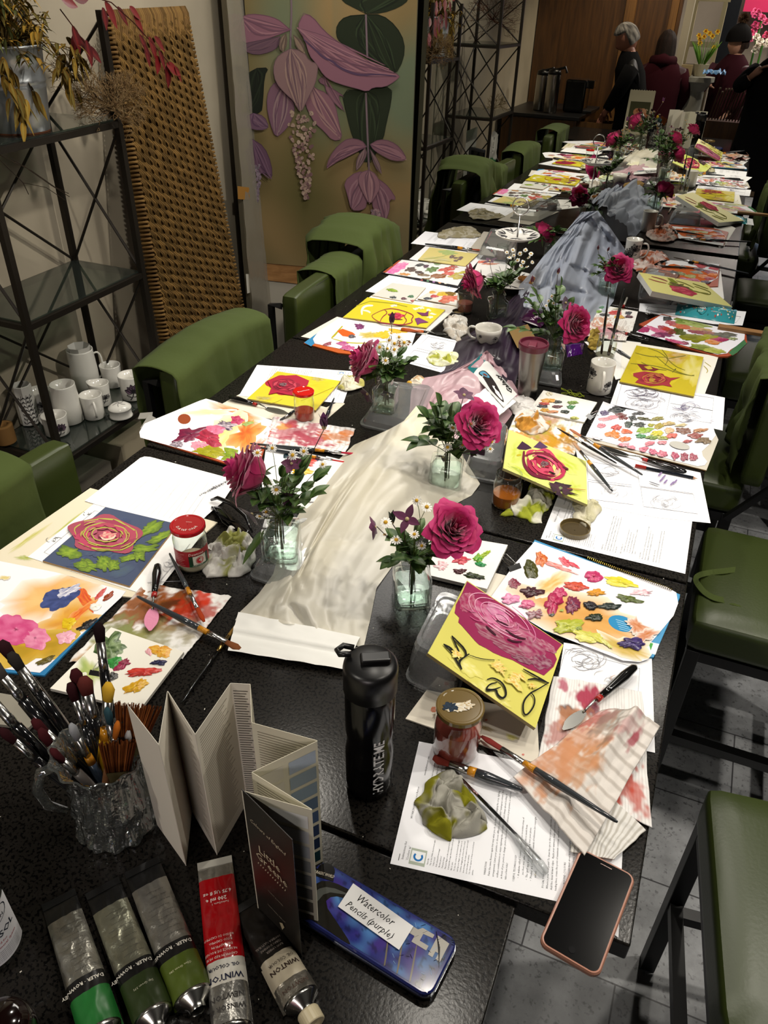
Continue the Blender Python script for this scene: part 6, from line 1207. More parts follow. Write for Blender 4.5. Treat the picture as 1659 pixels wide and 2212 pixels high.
rag('stained_rag','crumpled olive-stained rag on the nearest instruction page','rag',[(903,1745),(915,1700),(945,1680),(990,1672),(1010,1700),(1050,1770),(1052,1800),(985,1812),(920,1795)],.001,.034,'a09e94','7c7a1c',7,c3='b4b2a8',thr=.10)
rag('stained_rag','lime-smeared rag beside the orange-water jar, right','rag',[(1072,1118),(1100,1098),(1135,1085),(1150,1050),(1175,1055),(1196,1075),(1180,1100),(1165,1134),(1120,1112)],0,.030,'cccbb8','98a034',11,c3='d8d6c8',thr=-.08)
rag('crumpled_tissue','pale crumpled tissue on the instruction page above the brass lid, right','tissue',[(1238,1110),(1248,1086),(1290,1085),(1300,1098),(1280,1125),(1268,1140),(1245,1130)],.003,.022,'cfcab4','c0bb9c',14)
rag('crumpled_tissue','lime-spotted crumpled tissue on the rose sketch by the teacup','tissue',[(924,775),(932,760),(960,762),(985,762),(992,775),(985,790),(955,792),(930,788)],.001,.022,'d6d8bc','a8ac48',18,thr=.05)
rag('crumpled_tissue','cream crumpled tissue beside a tiny yellow flower, left of the pink chiffon','tissue',[(882,828),(898,812),(918,818),(916,832),(895,838)],0,.016,'d8d0c0','b89870',22,thr=.1)
rag('crumpled_tissue','off-white tissue twisted at the corner of the yellow board, before the daisy vase','tissue',[(728,842),(740,820),(760,812),(786,826),(784,838),(752,845)],.005,.024,'cfccb8','a8a25c',26,thr=.05)
rag('crumpled_tissue','white-grey crumpled tissue left of the teacup','tissue',[(958,712),(965,690),(985,682),(1012,692),(1008,722),(990,738),(972,728)],0,.03,'c8c6c0','b0a89c',30)
rag('stained_rag','long beige rag lying along the table edge at the mirror, left','rag',[(943,508),(970,495),(1010,488),(1038,505),(1036,514),(990,513),(955,516)],.002,.016,'a8a290','8c8468',34)
rag('stained_rag','rust and pink stained rag beside the dark mug at the mirror','rag',[(1362,568),(1380,545),(1430,545),(1445,560),(1425,585),(1380,592)],.004,.03,'b8a098','a05a3c',38,c3='c8bcb4',thr=-.05)
rag('stained_rag','mustard rag behind the rinse jar, by the large magenta rose','rag',[(1268,745),(1275,715),(1295,710),(1300,735),(1285,760)],.002,.02,'b09a4c','8a7434',42)
rag('crumpled_tissue','wadded tissue stained ochre at the far edge of the lime canvas','tissue',[(1115,925),(1118,900),(1145,890),(1170,905),(1188,925),(1160,940),(1135,935)],.004,.03,'dad6ce','c08a3c',46,thr=.1)
rag('waffle_towel','white towel end bunched beside the white dab board and tumbler','towel',[(1092,868),(1115,856),(1150,862),(1165,885),(1140,905),(1112,900)],.002,.02,'dcdad8','b8b4b0',50)
tag(MB().sphere(A(884,828,.008),.008,'cc9c14',8).build('yellow_flower','petal'),'tiny yellow flower head beside the cream tissue','flower')
# striped towels, near right
st=(22,.28,'a8a29c')
cloth('waffle_towel','white waffle towel blotched with crimson under the striped towel, nearest right','towel',[(1195,1462),(1385,1496),(1408,1790),(1158,1662)],.0018,.004,stained('e6e4e2',[(.38,.16,.17,'a02a48',.95),(.75,.35,.12,'a83050',.5),(.12,.08,.07,'a82c54',.8),(.62,.62,.30,'b0402c',.8),(.8,.8,.22,'b8402c',.75),(.7,.5,.18,'a83a48',.7),(.92,.42,.07,'8c1838',.95),(.16,.55,.16,'a04a3c',.7),(.22,.32,.1,'20142a',.9),(.45,.27,.1,'5a5a5c',.5),(.3,.4,.2,'c88a60',.6)],(34,.3,'cfcdcb'),5),96,3,fq=5)
cloth('striped_towel','cream striped towel hanging over the table edge above the phone','towel',[(1252,1660),(1395,1795),(1326,1858),(1232,1842)],.0060,.003,stained('dedcd8',[(.3,.1,.2,'c8a878',.4)],(13,.4,'b0aba2'),9),60,6,fq=3)
cloth('striped_towel','folded triangle of grey-striped towel stained peach and orange, nearest right','towel',[(1300,1535),(1425,1570),(1262,1850),(1108,1680)],.0115,.007,stained('dcd6d0',[(.2,.35,.35,'c48a68',.7),(.35,.6,.32,'c08450',.65),(.15,.7,.3,'c88c68',.6),(.1,.12,.2,'a84c4c',.7),(.3,.15,.22,'7c7a74',.6),(.6,.12,.16,'b06a70',.5),(.75,.2,.08,'98203c',.8)],(12,.30,'b4aca4'),15,1),80,8,fq=3,curve=lambda u,v:.016*math.sin(PI*u)*(1-v)+.012*math.exp(-((u-.55)/.1)**2)*(1-v*.6))
# ================================================================ GLASSES, CHOCOLATE, WIPES, PHONE
c=A(497,1120,.0); t=thing('sunglasses','folded glossy black sunglasses behind the tomato-label jar','glasses',(c.x,c.y,ZT))
def px3(P): return [A(x,y,h) for x,y,h in P]
MB().tube(px3([(456,1080,.012),(470,1075,.020),(500,1088,.022),(530,1115,.020),(545,1150,.008)]),[.003,.0045,.005,.004,.002],'08080a',n=8).build('temple','gloss',t,smooth=True)
MB().tube(px3([(458,1096,.008),(476,1112,.008),(505,1138,.008),(540,1162,.005)]),[.003,.004,.0045,.002],'08080a',n=8).build('temple','gloss',t,smooth=True)
for (x,y) in ((482,1112),(516,1142)):
    MB().poly([A(x+21*math.cos(k*.4)+6*math.sin(k*.4),y+14*math.sin(k*.4)+10*math.cos(k*.4),.012+.008*math.sin(k*.4)) for k in range(16)],'050506').build('lens','gloss',t)
MB().tube(px3([(463,1096,.012),(480,1098,.02),(500,1125,.016),(515,1128,.02),(536,1148,.012),(520,1160,.006),(500,1142,.006),(482,1128,.006),(463,1096,.012)]),.0028,'08080a',n=8).build('frame','gloss',t,smooth=True)
def packet(q,h,th,label,name,cat,col,art,bulge=1.0):
    c=sum([A(x,y,h) for x,y in q],V())/4; t=thing(name,label,cat,(c.x,c.y,ZT+h)); mb=MB()
    def fn(u,v):
        x,y=pixgrid(q,u,v); p=A(x,y,h); s=(1-(abs(u*2-1))**4)*(1-abs(v*2-1)**3); p.z+=.001+th*s*bulge+.0012*nz(u*9,v*3,5); return p
    mb.grid(fn,30,14,col); mb.grid(lambda u,v:A(*pixgrid(q,u,1-v),h+.0005),6,6,col); mb.build('wrapper','gloss',t,smooth=True)
    F2=lambda u,v,o=.0006:fn(u,v)+V((0,0,o))
    art(F2,t); return t
def choc(F2,t):
    mb=MB(); mb.grid(lambda u,v:F2(u*.16,v),3,10,'1c6a70'); mb.build('teal_end','gloss',t)
    mb=MB()
    for P,c in (([(.22,.12),(.34,.2),(.62,.05),(.93,.10),(.95,.2),(.6,.45),(.36,.52),(.26,.42)],'180c0c'),([(.24,.16),(.36,.24),(.48,.40),(.36,.46),(.27,.38)],'4a8aa8'),([(.30,.24),(.38,.30),(.42,.38),(.34,.38)],'6a2c18')): 
        Q=chaikin(P,2,True); c0=(sum(p[0] for p in Q)/len(Q),sum(p[1] for p in Q)/len(Q)); k=.0010+.0003*len(c) ; o={'180c0c':.0008,'4a8aa8':.0011,'6a2c18':.0014}[c]
        mb.add([F2(*c0,o)]+[F2(a,b,o) for a,b in Q],[(0,i+1,(i+1)%len(Q)+1) for i in range(len(Q))],c)
    mb.build('chocolate_swirl','ink',t)
    mb=MB(); text(mb,'Galaxy',None,None,None,1,'0c0a0a',fn=lambda x,y:F2(.95-x*.155,.88-y*.30,.0016),italic=.4,bold=True); text(mb,'smooth milk chocolate',None,None,None,1,'3a3434',fn=lambda x,y:F2(.86-x*.035,.96-y*.07,.0016)); mb.build('wrapper_lettering','ink',t)
packet([(1010,795),(1088,880),(1117,852),(1040,765)],.034,.007,'white wrapped chocolate bar with flowing black lettering, lying on the pink chiffon','chocolate_bar','chocolate bar','e4e4e2',choc)
def wipes(F2,t):
    rd=random.Random(3); mb=MB()
    for k in range(46):
        u,v=rd.uniform(.05,.95),rd.uniform(.15,.9); c=rd.choice(('e8ece8','c8a040','b04a3c','1c6a6c','9cd0d0','e8ece8')); r=rd.uniform(.008,.016); n=9
        mb.add([F2(u+math.cos(j*.7)*r,v+math.sin(j*.7)*r*3.6,.0008) for j in range(n)],[tuple(range(n))],c)
    n=14; mb.add([F2(.42+math.cos(j*.45)*.085,.60+math.sin(j*.45)*.30,.0010) for j in range(n)],[tuple(range(n))],'1c6064'); mb.build('printed_dots','ink',t)
    mb=MB(); text(mb,'FRED',None,None,None,1,'f0f4f0',fn=lambda x,y:F2(.355+x*.052,.62-y*.26,.0014),bold=True); text(mb,'& FLO',None,None,None,1,'d0e8e4',fn=lambda x,y:F2(.365+x*.030,.80-y*.14,.0014)); text(mb,'BIODEGRADABLE',None,None,None,1,'d8ece8',fn=lambda x,y:F2(.58+x*.020,.72-y*.08,.0014)); mb.build('packet_lettering','ink',t)
packet([(1464,655),(1592,670),(1586,700),(1458,680)],.001,.018,'turquoise packet of wipes with coloured dots, below the thick yellow canvas','wipes_packet','packet','3c9aa4',wipes)
packet([(1120,690),(1160,650),(1200,672),(1168,708)],.012,.006,'dark purple snack packet on the aubergine chiffon behind the tumbler','snack_packet','packet','341030',lambda F2,t:(lambda mb:(mb.grid(lambda u,v:F2(.75+.2*u,.1+.8*v),2,4,'c8c4c4'),mb.grid(lambda u,v:F2(.6+.12*u,.1+.25*v),2,2,'c05a2c'),text(mb,'Vegan',None,None,None,1,'d8c8d4',fn=lambda x,y:F2(.1+x*.16,.6-y*.25,.0012)),mb.build('packet_print','ink',t)))(MB()))
packet([(1222,745),(1262,742),(1258,765),(1225,772)],.0,.012,'crinkled violet wrapper under the large magenta rose','foil_wrapper','packet','3c1058',lambda F2,t:None)
slab('cardboard_box','small open brown cardboard box behind the tumbler lid',[(1098,712),(1140,700),(1160,735),(1118,752)],.0,.03,'7a6238','box',m='matte')
o=MB().box(A(1605,714,.012),(.16,.030,.012),'9a7a50',rz=-.02).build('wooden_stick',M['pine'],bevel=.002); tag(o,'flat bare wooden stick jutting over the right table edge beside the swirl palette','wooden stick')
# phone
q=[(1262,1845),(1386,1900),(1275,2098),(1162,2020)]; P=[A(x,y,.012) for x,y in q]; c=sum(P,V())/4; ux=(P[1]-P[0]+P[2]-P[3]).normalized(); uy=(P[3]-P[0]+P[2]-P[1]).normalized(); uy=(uy-ux*uy.dot(ux)).normalized()
t=thing('smartphone','smartphone with black screen in a rose-gold case, overhanging the table corner','phone',(c.x,c.y,ZT+.0012)); mt=Matrix((ux,uy,V((0,0,1)))).transposed()
def rr(w,h,r,z,n=6):
    out=[]
    for sx,sy,a0 in ((1,1,0),(-1,1,90),(-1,-1,180),(1,-1,270)):
        for k in range(n+1): a=math.radians(a0+90*k/n); out.append(c+mt@V((sx*(w/2-r)+r*math.cos(a),sy*(h/2-r)+r*math.sin(a),0))+V((0,0,z-.012)))
    return out
def shell(rings,col,cap=True):
    n=len(rings[0]); vs=[p for r in rings for p in r]; fs=[(j*n+k,j*n+(k+1)%n,(j+1)*n+(k+1)%n,(j+1)*n+k) for j in range(len(rings)-1) for k in range(n)]; fs.append(tuple(range(n))[::-1])
    if cap: fs.append(tuple(range((len(rings)-1)*n,len(rings)*n)))
    return MB().add(vs,fs,col)
shell([rr(.072,.146,.010,.0015),rr(.078,.152,.012,.004),rr(.078,.152,.012,.009),rr(.075,.149,.011,.0115),rr(.072,.146,.010,.0112)],'b07c68').build('phone_case','satin',t,smooth=False)
shell([rr(.071,.145,.009,.0105),rr(.071,.145,.009,.0118)],'020203').build('screen','gloss',t); 
mb=MB(); k=c+mt@V((0,.062,0))+V((0,0,.0002)); mb.add([k+mt@V((.0045*math.cos(i*.5),.0045*math.sin(i*.5),.0001)) for i in range(13)],[tuple(range(13))],'101012'); mb.build('home_button','gloss',t)
mb=MB(); k=c+mt@V((0,-.0665,0)); mb.box(k+V((0,0,.0003)),(.016,.0012,.0004),'8a7a74',mtx=mt); mb.build('earpiece','metal',t)
# pipette
t=thing('pipette','clear plastic pipette on the nearest instruction page','pipette',A(1090,1790,.002)); MB().tube([A(1000,1690,.006),A(1060,1748,.006),A(1105,1795,.006),A(1112,1802,.007),A(1135,1832,.008),A(1165,1868,.008),A(1178,1884,.007),A(1181,1888,.006)],[.0012,.0022,.0032,.0034,.0070,.0078,.0066,.0020],'ffffff',n=16).build('pipette_tube',thin('pipette_plastic','eef0f0',.08,.08,dif=.22,difc='e0e2e4'),t,smooth=True)
# ================================================================ BLACK BOTTLE
p=A(797,1692,0); t=thing('water_bottle','tall translucent black sports bottle with white lettering and flip spout','bottle',(p.x,p.y,ZT+.0006)); c=V((p.x,p.y,ZT+.0006))
BK=mat('smoked_plastic','060607',.16,spec=.45)
MB().lathe([(.028,0),(.0335,.003),(.0345,.02),(.0345,.085),(.0325,.10),(.0325,.115),(.0345,.13),(.0345,.198),(.032,.208)],c,'0a0a0b',n=56).build('bottle_body',BK,t,smooth=True)
MB().lathe([(.0335,.206),(.0365,.208),(.0368,.245),(.0355,.252),(.030,.257),(.001,.258)],c,'0b0b0c',n=56).build('screw_lid','satin',t,smooth=True)
MB().tube([c+V((-.026,-.004,.262)),c+V((-.040,-.010,.262)),c+V((-.047,-.003,.260)),c+V((-.044,.010,.258)),c+V((-.030,.014,.256))],.0040,'0c0c0d',n=10).build('carry_loop','satin',t,smooth=True)
MB().box(c+V((.006,.002,.262)),(.040,.018,.010),'0a0a0b',rz=.5).build('flip_spout','satin',t,bevel=.003)
fa=math.atan2(-c.y,-c.x); f=wrapfn(c,.0349,fa); mb=MB(); w=glyphs('HYDRATE.ME')[2]; s=.105/w; text(mb,'HYDRATE.ME',None,None,None,s,'dcdcdc',fn=lambda x,y:f(.0215-y*1.25,.020+x*1.08),bold=True); mb.build('bottle_lettering','ink',t)
# ================================================================ COLOUR CARD (standing concertina)
HC=.252
t=thing('colour_card','standing concertina paint colour card with a charcoal cover and grey swatches','colour card',A(560,1830,0))
top=[(274,1521),(352,1607),(362,1493),(427,1586),(498,1476),(537,1475),(543,1561),(685,1600),(543,1668),(679,1746),(522,1707)]
def wpt(px,py): p=A(px,py,HC); return V((p.x,p.y,0))
W=[wpt(*q) for q in top]; W[5]=wpt(540,1478)
cover=wpt(634,1817)
cw=V((A(652,2068,0).x,A(652,2068,0).y,0)); W[9]=V((A(688,2007,0).x,A(688,2007,0).y,0))
W[1]=V((A(402,1871,0).x,A(402,1871,0).y,0)); W[3]=V((A(469,1848,0).x,A(469,1848,0).y,0))
cols=['c4bdae','9a968c','aaa69c','a8a498','6e675c','b8ae8e','bcc0c4','b8ae8e','b8bcc0','b4b8bc']
up=lambda p,z:V((p.x,p.y,ZT+z))
def panel(a,b,col,name='card_panel'):
    n=(b-a).cross(V((0,0,1))).normalized()*.0006
    o=MB().prism([up(a,.0008),up(b,.0008),up(b,HC),up(a,HC)],n,col).build(name,'paper',t); return o,n
for i in range(10):
    a,b=W[i],W[i+1]; o,n=panel(a,b,('d6d0c2' if i<5 else 'd2cdb8'))
    n=n.normalized()
    s=1 if n.dot(CAM-up(a,.1))>0 else -1; n=n*s
    def Q(u,z,off=.0004,a=a,b=b,n=n,s=s): return up(a+(b-a)*u,z)+n*(off+(0 if s>0 else .0006))
    mb=MB()
    if i in (2,3,4,5,6,8):
        for k in range(46):
            z=HC-.014-k*.0048; 
            if z<.012: break
            l=.9-.25*((k*7)%5)/5; mb.add([Q(.08,z),Q(.08+l*.85,z),Q(.08+l*.85,z+.0012),Q(.08,z+.0012)],[(0,1,2,3)],'8c8474' if i!=4 else '4a443c')
        mb.build('printed_lines','ink',o)
    if i in (7,9):
        G={7:['a8b4c4','93a2ae','8a9cac','5c7088','44587a','28385a','182848','12343c'],9:['dcdcd8','c6c8c8','aeb2b4','90928f','7c7e7c','6a6862','5c554c','463c30']}[i]
        for k,g in enumerate(G):
            z1=HC-.014-k*.0295; z0=z1-.023
            if z0<.006: break
            u0,u1=(.06,.62) if i==9 else (.04,.46); mb.add([Q(u0,z0),Q(u1,z0),Q(u1,z1),Q(u0,z1)],[(0,1,2,3)],g)
        [mb.add([Q(.55,z0),Q(.92,z0),Q(.92,z1),Q(.55,z1)],[(0,1,2,3)],'cfcabc') for z0,z1 in ((HC-.037,HC-.014),(HC-.066,HC-.043)) if i==7]; mb.build('colour_swatches','ink',o)
# cover
a,b=W[10],cw; o=MB().prism([up(a,.0008),up(b,.0008),up(b,HC-.002),up(a,HC+.002)],(b-a).cross(V((0,0,1))).normalized()*.0008,'221f1b').build('front_cover','satin',t)
n=(b-a).cross(V((0,0,1))).normalized(); n=n*(1 if n.dot(CAM-up(a,.1))>0 else -1); X=(b-a).normalized(); X=X if X.x>0 else -X; L=(b-a).length
mb=MB(); Z=V((0,0,1)); O=up(a if (b-a).dot(X)>0 else b,0)+n*.0012
text(mb,'Colours of England',O+X*L*.12+Z*.207,X,Z,.0095,'c8bca0',italic=.25,width=L*.74); text(mb,'Little',O+X*L*.24+Z*.158,X,Z,.020,'d0c4a4',width=L*.45); text(mb,'Greene',O+X*L*.16+Z*.140,X,Z,.021,'d0c4a4',width=L*.66)
for k in range(12): mb.box(O+X*(L*.2+k*L*.052)+Z*.130,(.0012,.0012,.0012),'b8a88c')
text(mb,'PAINT & PAPER',O+X*L*.36+Z*.085,X,Z,.004,'8c8474'); text(mb,'NATIONAL TRUST',O+X*L*.3+Z*.048,X,Z,.004,'8c8474')
mb.poly([O+X*L*.55+Z*.034,O+X*L*.62+Z*.040,O+X*L*.66+Z*.034,O+X*L*.60+Z*.022],'a89c80'); mb.build('cover_lettering','ink',o)
# ================================================================ PENCIL TIN
a,b,d=A(700,1858,.02),A(992,2030,.02),A(932,2152,.02); X=(b-a).normalized(); L=(b-a).length; Y=(d-b); Y=(Y-X*Y.dot(X)); Wd=Y.length; Y.normalize(); O=V((a.x,a.y,ZT+.0006)); L=.205;Wd=.078; O=V((b.x,b.y,ZT+.0006))-X*L
t=thing('pencil_tin','blue and violet printed metal pencil tin with a handwritten white sticker','tin',O+X*L/2+Y*Wd/2); c=O+X*L/2+Y*Wd/2; mt=Matrix((X,Y,V((0,0,1)))).transposed()
def rt(w,h,r,z,n=6):
    out=[]
    for sx,sy,a0 in ((1,1,0),(-1,1,90),(-1,-1,180),(1,-1,270)):
        for k in range(n+1): q=math.radians(a0+90*k/n); out.append(c+mt@V((sx*(w/2-r)+r*math.cos(q),sy*(h/2-r)+r*math.sin(q),z)))
    return out
shell([rt(L,Wd,.014,0),rt(L,Wd,.014,.010)],'2c3444').build('tin_base','metal',t)
shell([rt(L+.002,Wd+.002,.015,.008),rt(L+.002,Wd+.002,.015,.011)],'b8bcc0').build('silver_rim','metal',t)
lid=shell([rt(L,Wd,.014,.011),rt(L,Wd,.014,.017),rt(L-.004,Wd-.004,.012,.0195)],'28306a').build('tin_lid','gloss',t)
S=lambda u,v,o=.0002:O+X*(u*L)+Y*(v*Wd)+V((0,0,.0196+o)); mb=MB(); rd=random.Random(6)
C1,C2,C3,C4=hx('22286e'),hx('4a78b0'),hx('3a2878'),hx('0a0a12')
def tc(u,v):
    k=nz(u*7,v*3,1); m=mixc(C1,C2,max(0,min(1,.5+1.6*k))); m=mixc(m,C3,max(0,min(1,.3+1.5*nz(u*9,v*4,7)))); e=max(0,(u-.86)*6)+max(0,(abs(v-.5)-.44)*8); return mixc(m,C4,min(1,e*.7+(.5 if nz(u*22,v*9,3)>.28 else 0)))
mb.grid(lambda u,v:S(.025+.95*u,.05+.9*v),70,28,cfn=tc)
f=lambda P,c,o:mb.poly([S(u,v,o) for u,v in chaikin(P,1,True)],c)
f([(.06,.9),(.05,.5),(.10,.28),(.22,.22),(.36,.22),(.50,.30),(.56,.42),(.46,.44),(.30,.36),(.20,.44),(.18,.62),(.34,.80),(.46,.94),(.44,.97),(.28,.95),(.12,.95)],'191712',.0004)
f([(.08,.8),(.09,.5),(.15,.34),(.30,.28),(.26,.33),(.15,.45),(.14,.7)],'4a4c48',.0006)
for k in range(3):
    u=.62+.085*k; f([(u,.52-.06*k),(u+.012,.55-.06*k),(u+.075,.92),(u+.070,.97),(u+.06,.90)],'6c6454',.0006); 
for k in range(26): u,v=rd.uniform(.60,.97),rd.uniform(.05,.9); mb.tube([S(u,v,.0005),S(u+.02,v+rd.uniform(-.1,.1),.0005)],.0003,rd.choice(('1a1a3c','8ab0d8','0c0c18')),n=4)
for P in ([(.66,.20),(.76,.20),(.76,.32),(.72,.32)],[(.78,.14),(.86,.14),(.86,.20),(.80,.22),(.80,.34),(.86,.34),(.86,.42),(.76,.42),(.76,.2)],[(.88,.12),(.96,.14),(.96,.46),(.93,.46),(.93,.36),(.91,.36),(.91,.46),(.88,.46)]): mb.poly([S(u,v,.0007) for u,v in P],'a8a49c')
for k in range(7): mb.tube([S(.86+.01*k,.08+.03*k,.0010),S(.92+.008*k,.30+.04*k,.0010)],.0004,'101010',n=4)
n=20; mb.add([S(.075+.058*math.cos(j*.33),.14+.13*math.sin(j*.33)*1.0,.0006) for j in range(20)],[tuple(range(20))],'0c0b0a'); mb.poly([S(u,v,.0009) for u,v in ((.0,.20),(.13,.13),(.155,.24),(.02,.32))],'15130f'); mb.build('lid_print','gloss',lid)
mb=MB(); text(mb,'JURASSIC WORLD',S(.012,.285,.0013),(S(.15,.19)-S(.012,.285)).normalized(),-Y,.006,'b8b0a0',bold=True,width=.028); mb.build('logo_lettering','ink',lid)
s=[S(.10,.60,.0012),S(.20,.10,.0012),S(.62,.10,.0012),S(.57,.64,.0012)]
s=[A(763,1908,.0225),A(893,2001,.0225),A(862,2052,.0225),A(730,1958,.0225)]; stk=MB().poly(s,'dcdcdc').build('white_sticker','paper',t)
mb=MB(); X2=(s[1]-s[0]).normalized(); Y2=(s[0]-s[3]); Y2=(Y2-X2*Y2.dot(X2)).normalized(); o=s[3]+V((0,0,.0003)); text(mb,'Watercolor',o+X2*.012+Y2*.020,X2,Y2,.014,'0c0c0e',italic=.3,bold=False,width=.058); text(mb,'Pencils (purple)',o+X2*.006+Y2*.0060,X2,Y2,.0125,'0c0c0e',italic=.3,width=.072); mb.build('sticker_writing','ink',stk)
# ================================================================ PAINT TUBES
def tube_(neck,tail,wN,wT,label,segs,cap=None,text_=(),neckcol='b8b8b4',h=.012,puff=.014,cut=None,tailcol='0a0a0a'):
    a=A(*neck,.0); b=A(*tail,.0); a.z=b.z=ZT+.0006; d=(b-a); L=d.length; d.normalize(); w=d.cross(V((0,0,1))).normalized(); c=(a+b)/2; t=thing('paint_tube',label,'paint tube',c,0,'metal tubes of oil paint')
    def S(u,s,off=0):   # u along, s across -1..1 top side
        hw=(wN*(1-u)+wT*u)/2; th=puff*(1-u)**.8+.0012; x=s*hw; z=th+th*.98*math.sqrt(max(0,1-min(1,abs(s))**2.2))
        cr=.0014*nz(u*9+wN*99,s*3,2)+.0009*nz(u*22,s*5,5); return a+d*(u*L)+w*x+V((0,0,z+cr+off))
    def cfn(lo,hi,c): 
        C=hx(c); return lambda u,v:mixc(C,tuple(q*.75 for q in C),.5+.5*nz(u*20,v*6,1))
    for nm_,lo,hi,c,m in segs:
        mb=MB(); mb.grid(lambda u,v:S(lo+(hi-lo)*u,v*2-1),max(4,int(40*(hi-lo))),18,cfn=cfn(lo,hi,c)); mb.grid(lambda u,v:(lambda p:V((p.x,p.y,ZT+.0008)))(S(lo+(hi-lo)*u,1-v*2)),3,3,c); mb.build(nm_,m,t,smooth=True)
    e=S(1,0); MB().box(V((b.x,b.y,ZT+.003))+d*.002,(wT,.010,.003),tailcol,rz=math.atan2(w.y,w.x)).build('crimped_end','satin',t)
    m=axis(a,a-d); o=a+V((0,0,puff))
    MB().lathe([(wN*.48,0),(wN*.46,.004),(wN*.22,.012),(wN*.20,.018)],o,neckcol,n=24,mtx=Matrix((w,V((0,0,1)),-d)).transposed()).build('shoulder','metal',t,smooth=True)
    if cap: MB().lathe([(.0125,.016),(.0135,.018),(.0135,.032),(.0125,.033),(.0085,.033),(.0080,.029),(.001,.029)],o,cap,n=28,mtx=Matrix((w,V((0,0,1)),-d)).transposed()).build('cap','satin',t)
    mb=MB()
    for tx,u0,s0,sz,c,flip in text_:
        X=-1 if flip else 1
        text(mb,tx,None,None,None,1,c,fn=lambda x,y:S(u0-y*sz/L,s0-x*sz/(wN/2),.0005),bold=sz>.006)
    if mb.v: mb.build('tube_lettering','ink',t)
    return t,S
lines=lambda n,u0,du,c,s0=.75,sz=.0026,words=('Huile fine pour artistes','Olfarbe oleo pintura','Composition pigment','Made in England 38 ml','Permanence AA excellent','Keep away from children'):[(words[i%len(words)],u0+i*du,s0-.08*(i%3),sz,c,1) for i in range(n)]
dl='4c4a46'
FO='a8a69c'
tube_((225,2240),(130,1950),.046,.042,'crumpled silver tube with a green band, leftmost of the three with black diamond bands',[('green_label',0,.25,'1f6a2c','satin'),('black_band',.25,.36,'0c0c0c','satin'),('foil_body',.36,.86,FO,'foil'),('black_tail',.86,1,'0b0b0b','satin')],text_=[('DALER · ROWNEY',.325,.92,.0062,'d8d4c8',1)]+lines(9,.42,.045,dl))
tube_((335,2205),(225,1925),.046,.044,'crumpled silver tube with a dark olive label and green smears, middle banded one',[('olive_label',0,.26,'2a3818','satin'),('black_band',.26,.36,'0c0c0c','satin'),('foil_body',.36,.85,'a4a490','foil'),('black_tail',.85,1,'0b0b0b','satin')],text_=[('DALER · ROWNEY',.335,.92,.0062,'d8d4c8',1)]+lines(9,.42,.045,dl)+[('Sap Green 375',.18,.6,.004,'b8b8a0',1)])
tube_((420,2165),(310,1880),.047,.046,'crumpled silver tube with a moss green label, right one of the three banded tubes',[('moss_label',0,.26,'4c5c1c','satin'),('black_band',.26,.36,'0c0c0c','satin'),('foil_body',.36,.86,'aeaca4','foil'),('black_tail',.86,1,'0b0b0b','satin')],text_=[('DALER · ROWNEY',.335,.92,.0062,'d8d4c8',1)]+lines(9,.42,.045,dl)+[('Olive Green 280',.18,.5,.004,'c8c8a0',1)])
tube_((505,2235),(465,1870),.046,.046,'large red and silver oil colour tube standing out with white lettering',[('silver_label',0,.22,'a8a6a0','foil'),('white_band',.22,.36,'d4d0c4','satin'),('red_label',.36,.90,'b01018','gloss'),('foil_tail',.90,1,'c4c2b8','foil')],text_=[('WINSOR &',.10,.80,.0085,'3a3836',1),('NEWTON',.16,.80,.0090,'3a3836',1),('WINTON',.27,.85,.0105,'1c2038',1),('OIL COLOUR',.325,.72,.0062,'1c2038',1),('CADMIUM RED HUE',.385,.7,.0042,'e8d0c8',1),('NUANCE DE ROUGE',.415,.7,.0042,'e8d0c8',1),('DE CADMIUM',.445,.5,.0042,'e8d0c8',1),('ROJO CADMIO',.475,.5,.0042,'e8d0c8',1),('ROSSO DI CADMIO',.505,.6,.0042,'e8d0c8',1),('Series/Serie 1',.72,.55,.0040,'e8d0c8',1),('200 ml e',.755,.45,.0075,'efe0d8',1),('6.75 US fl oz',.80,.75,.0070,'efe0d8',1)],tailcol='b8b6ac')
t,S_=tube_((650,2170),(535,1960),.046,.040,'squeezed raw umber oil colour tube with a dirty white cap, rightmost tube',[('foil_neck',0,.16,'a8a296','foil'),('cream_label',.16,.42,'b4aa94','satin'),('dark_label',.42,1,'15110e','satin')],cap='c4b898',text_=[('NEWTON',.10,.75,.0075,'4a3c34',1),('WINTON',.30,.85,.0090,'2a1c18',1),('OIL COLOUR',.36,.8,.0058,'2a1c18',1),('RAW UMBER',.48,.6,.0042,'8a8078',1),('TERRE DOMBRE',.52,.6,.0042,'8a8078',1),('SOMBRA NATURAL',.56,.7,.0042,'8a8078',1)])
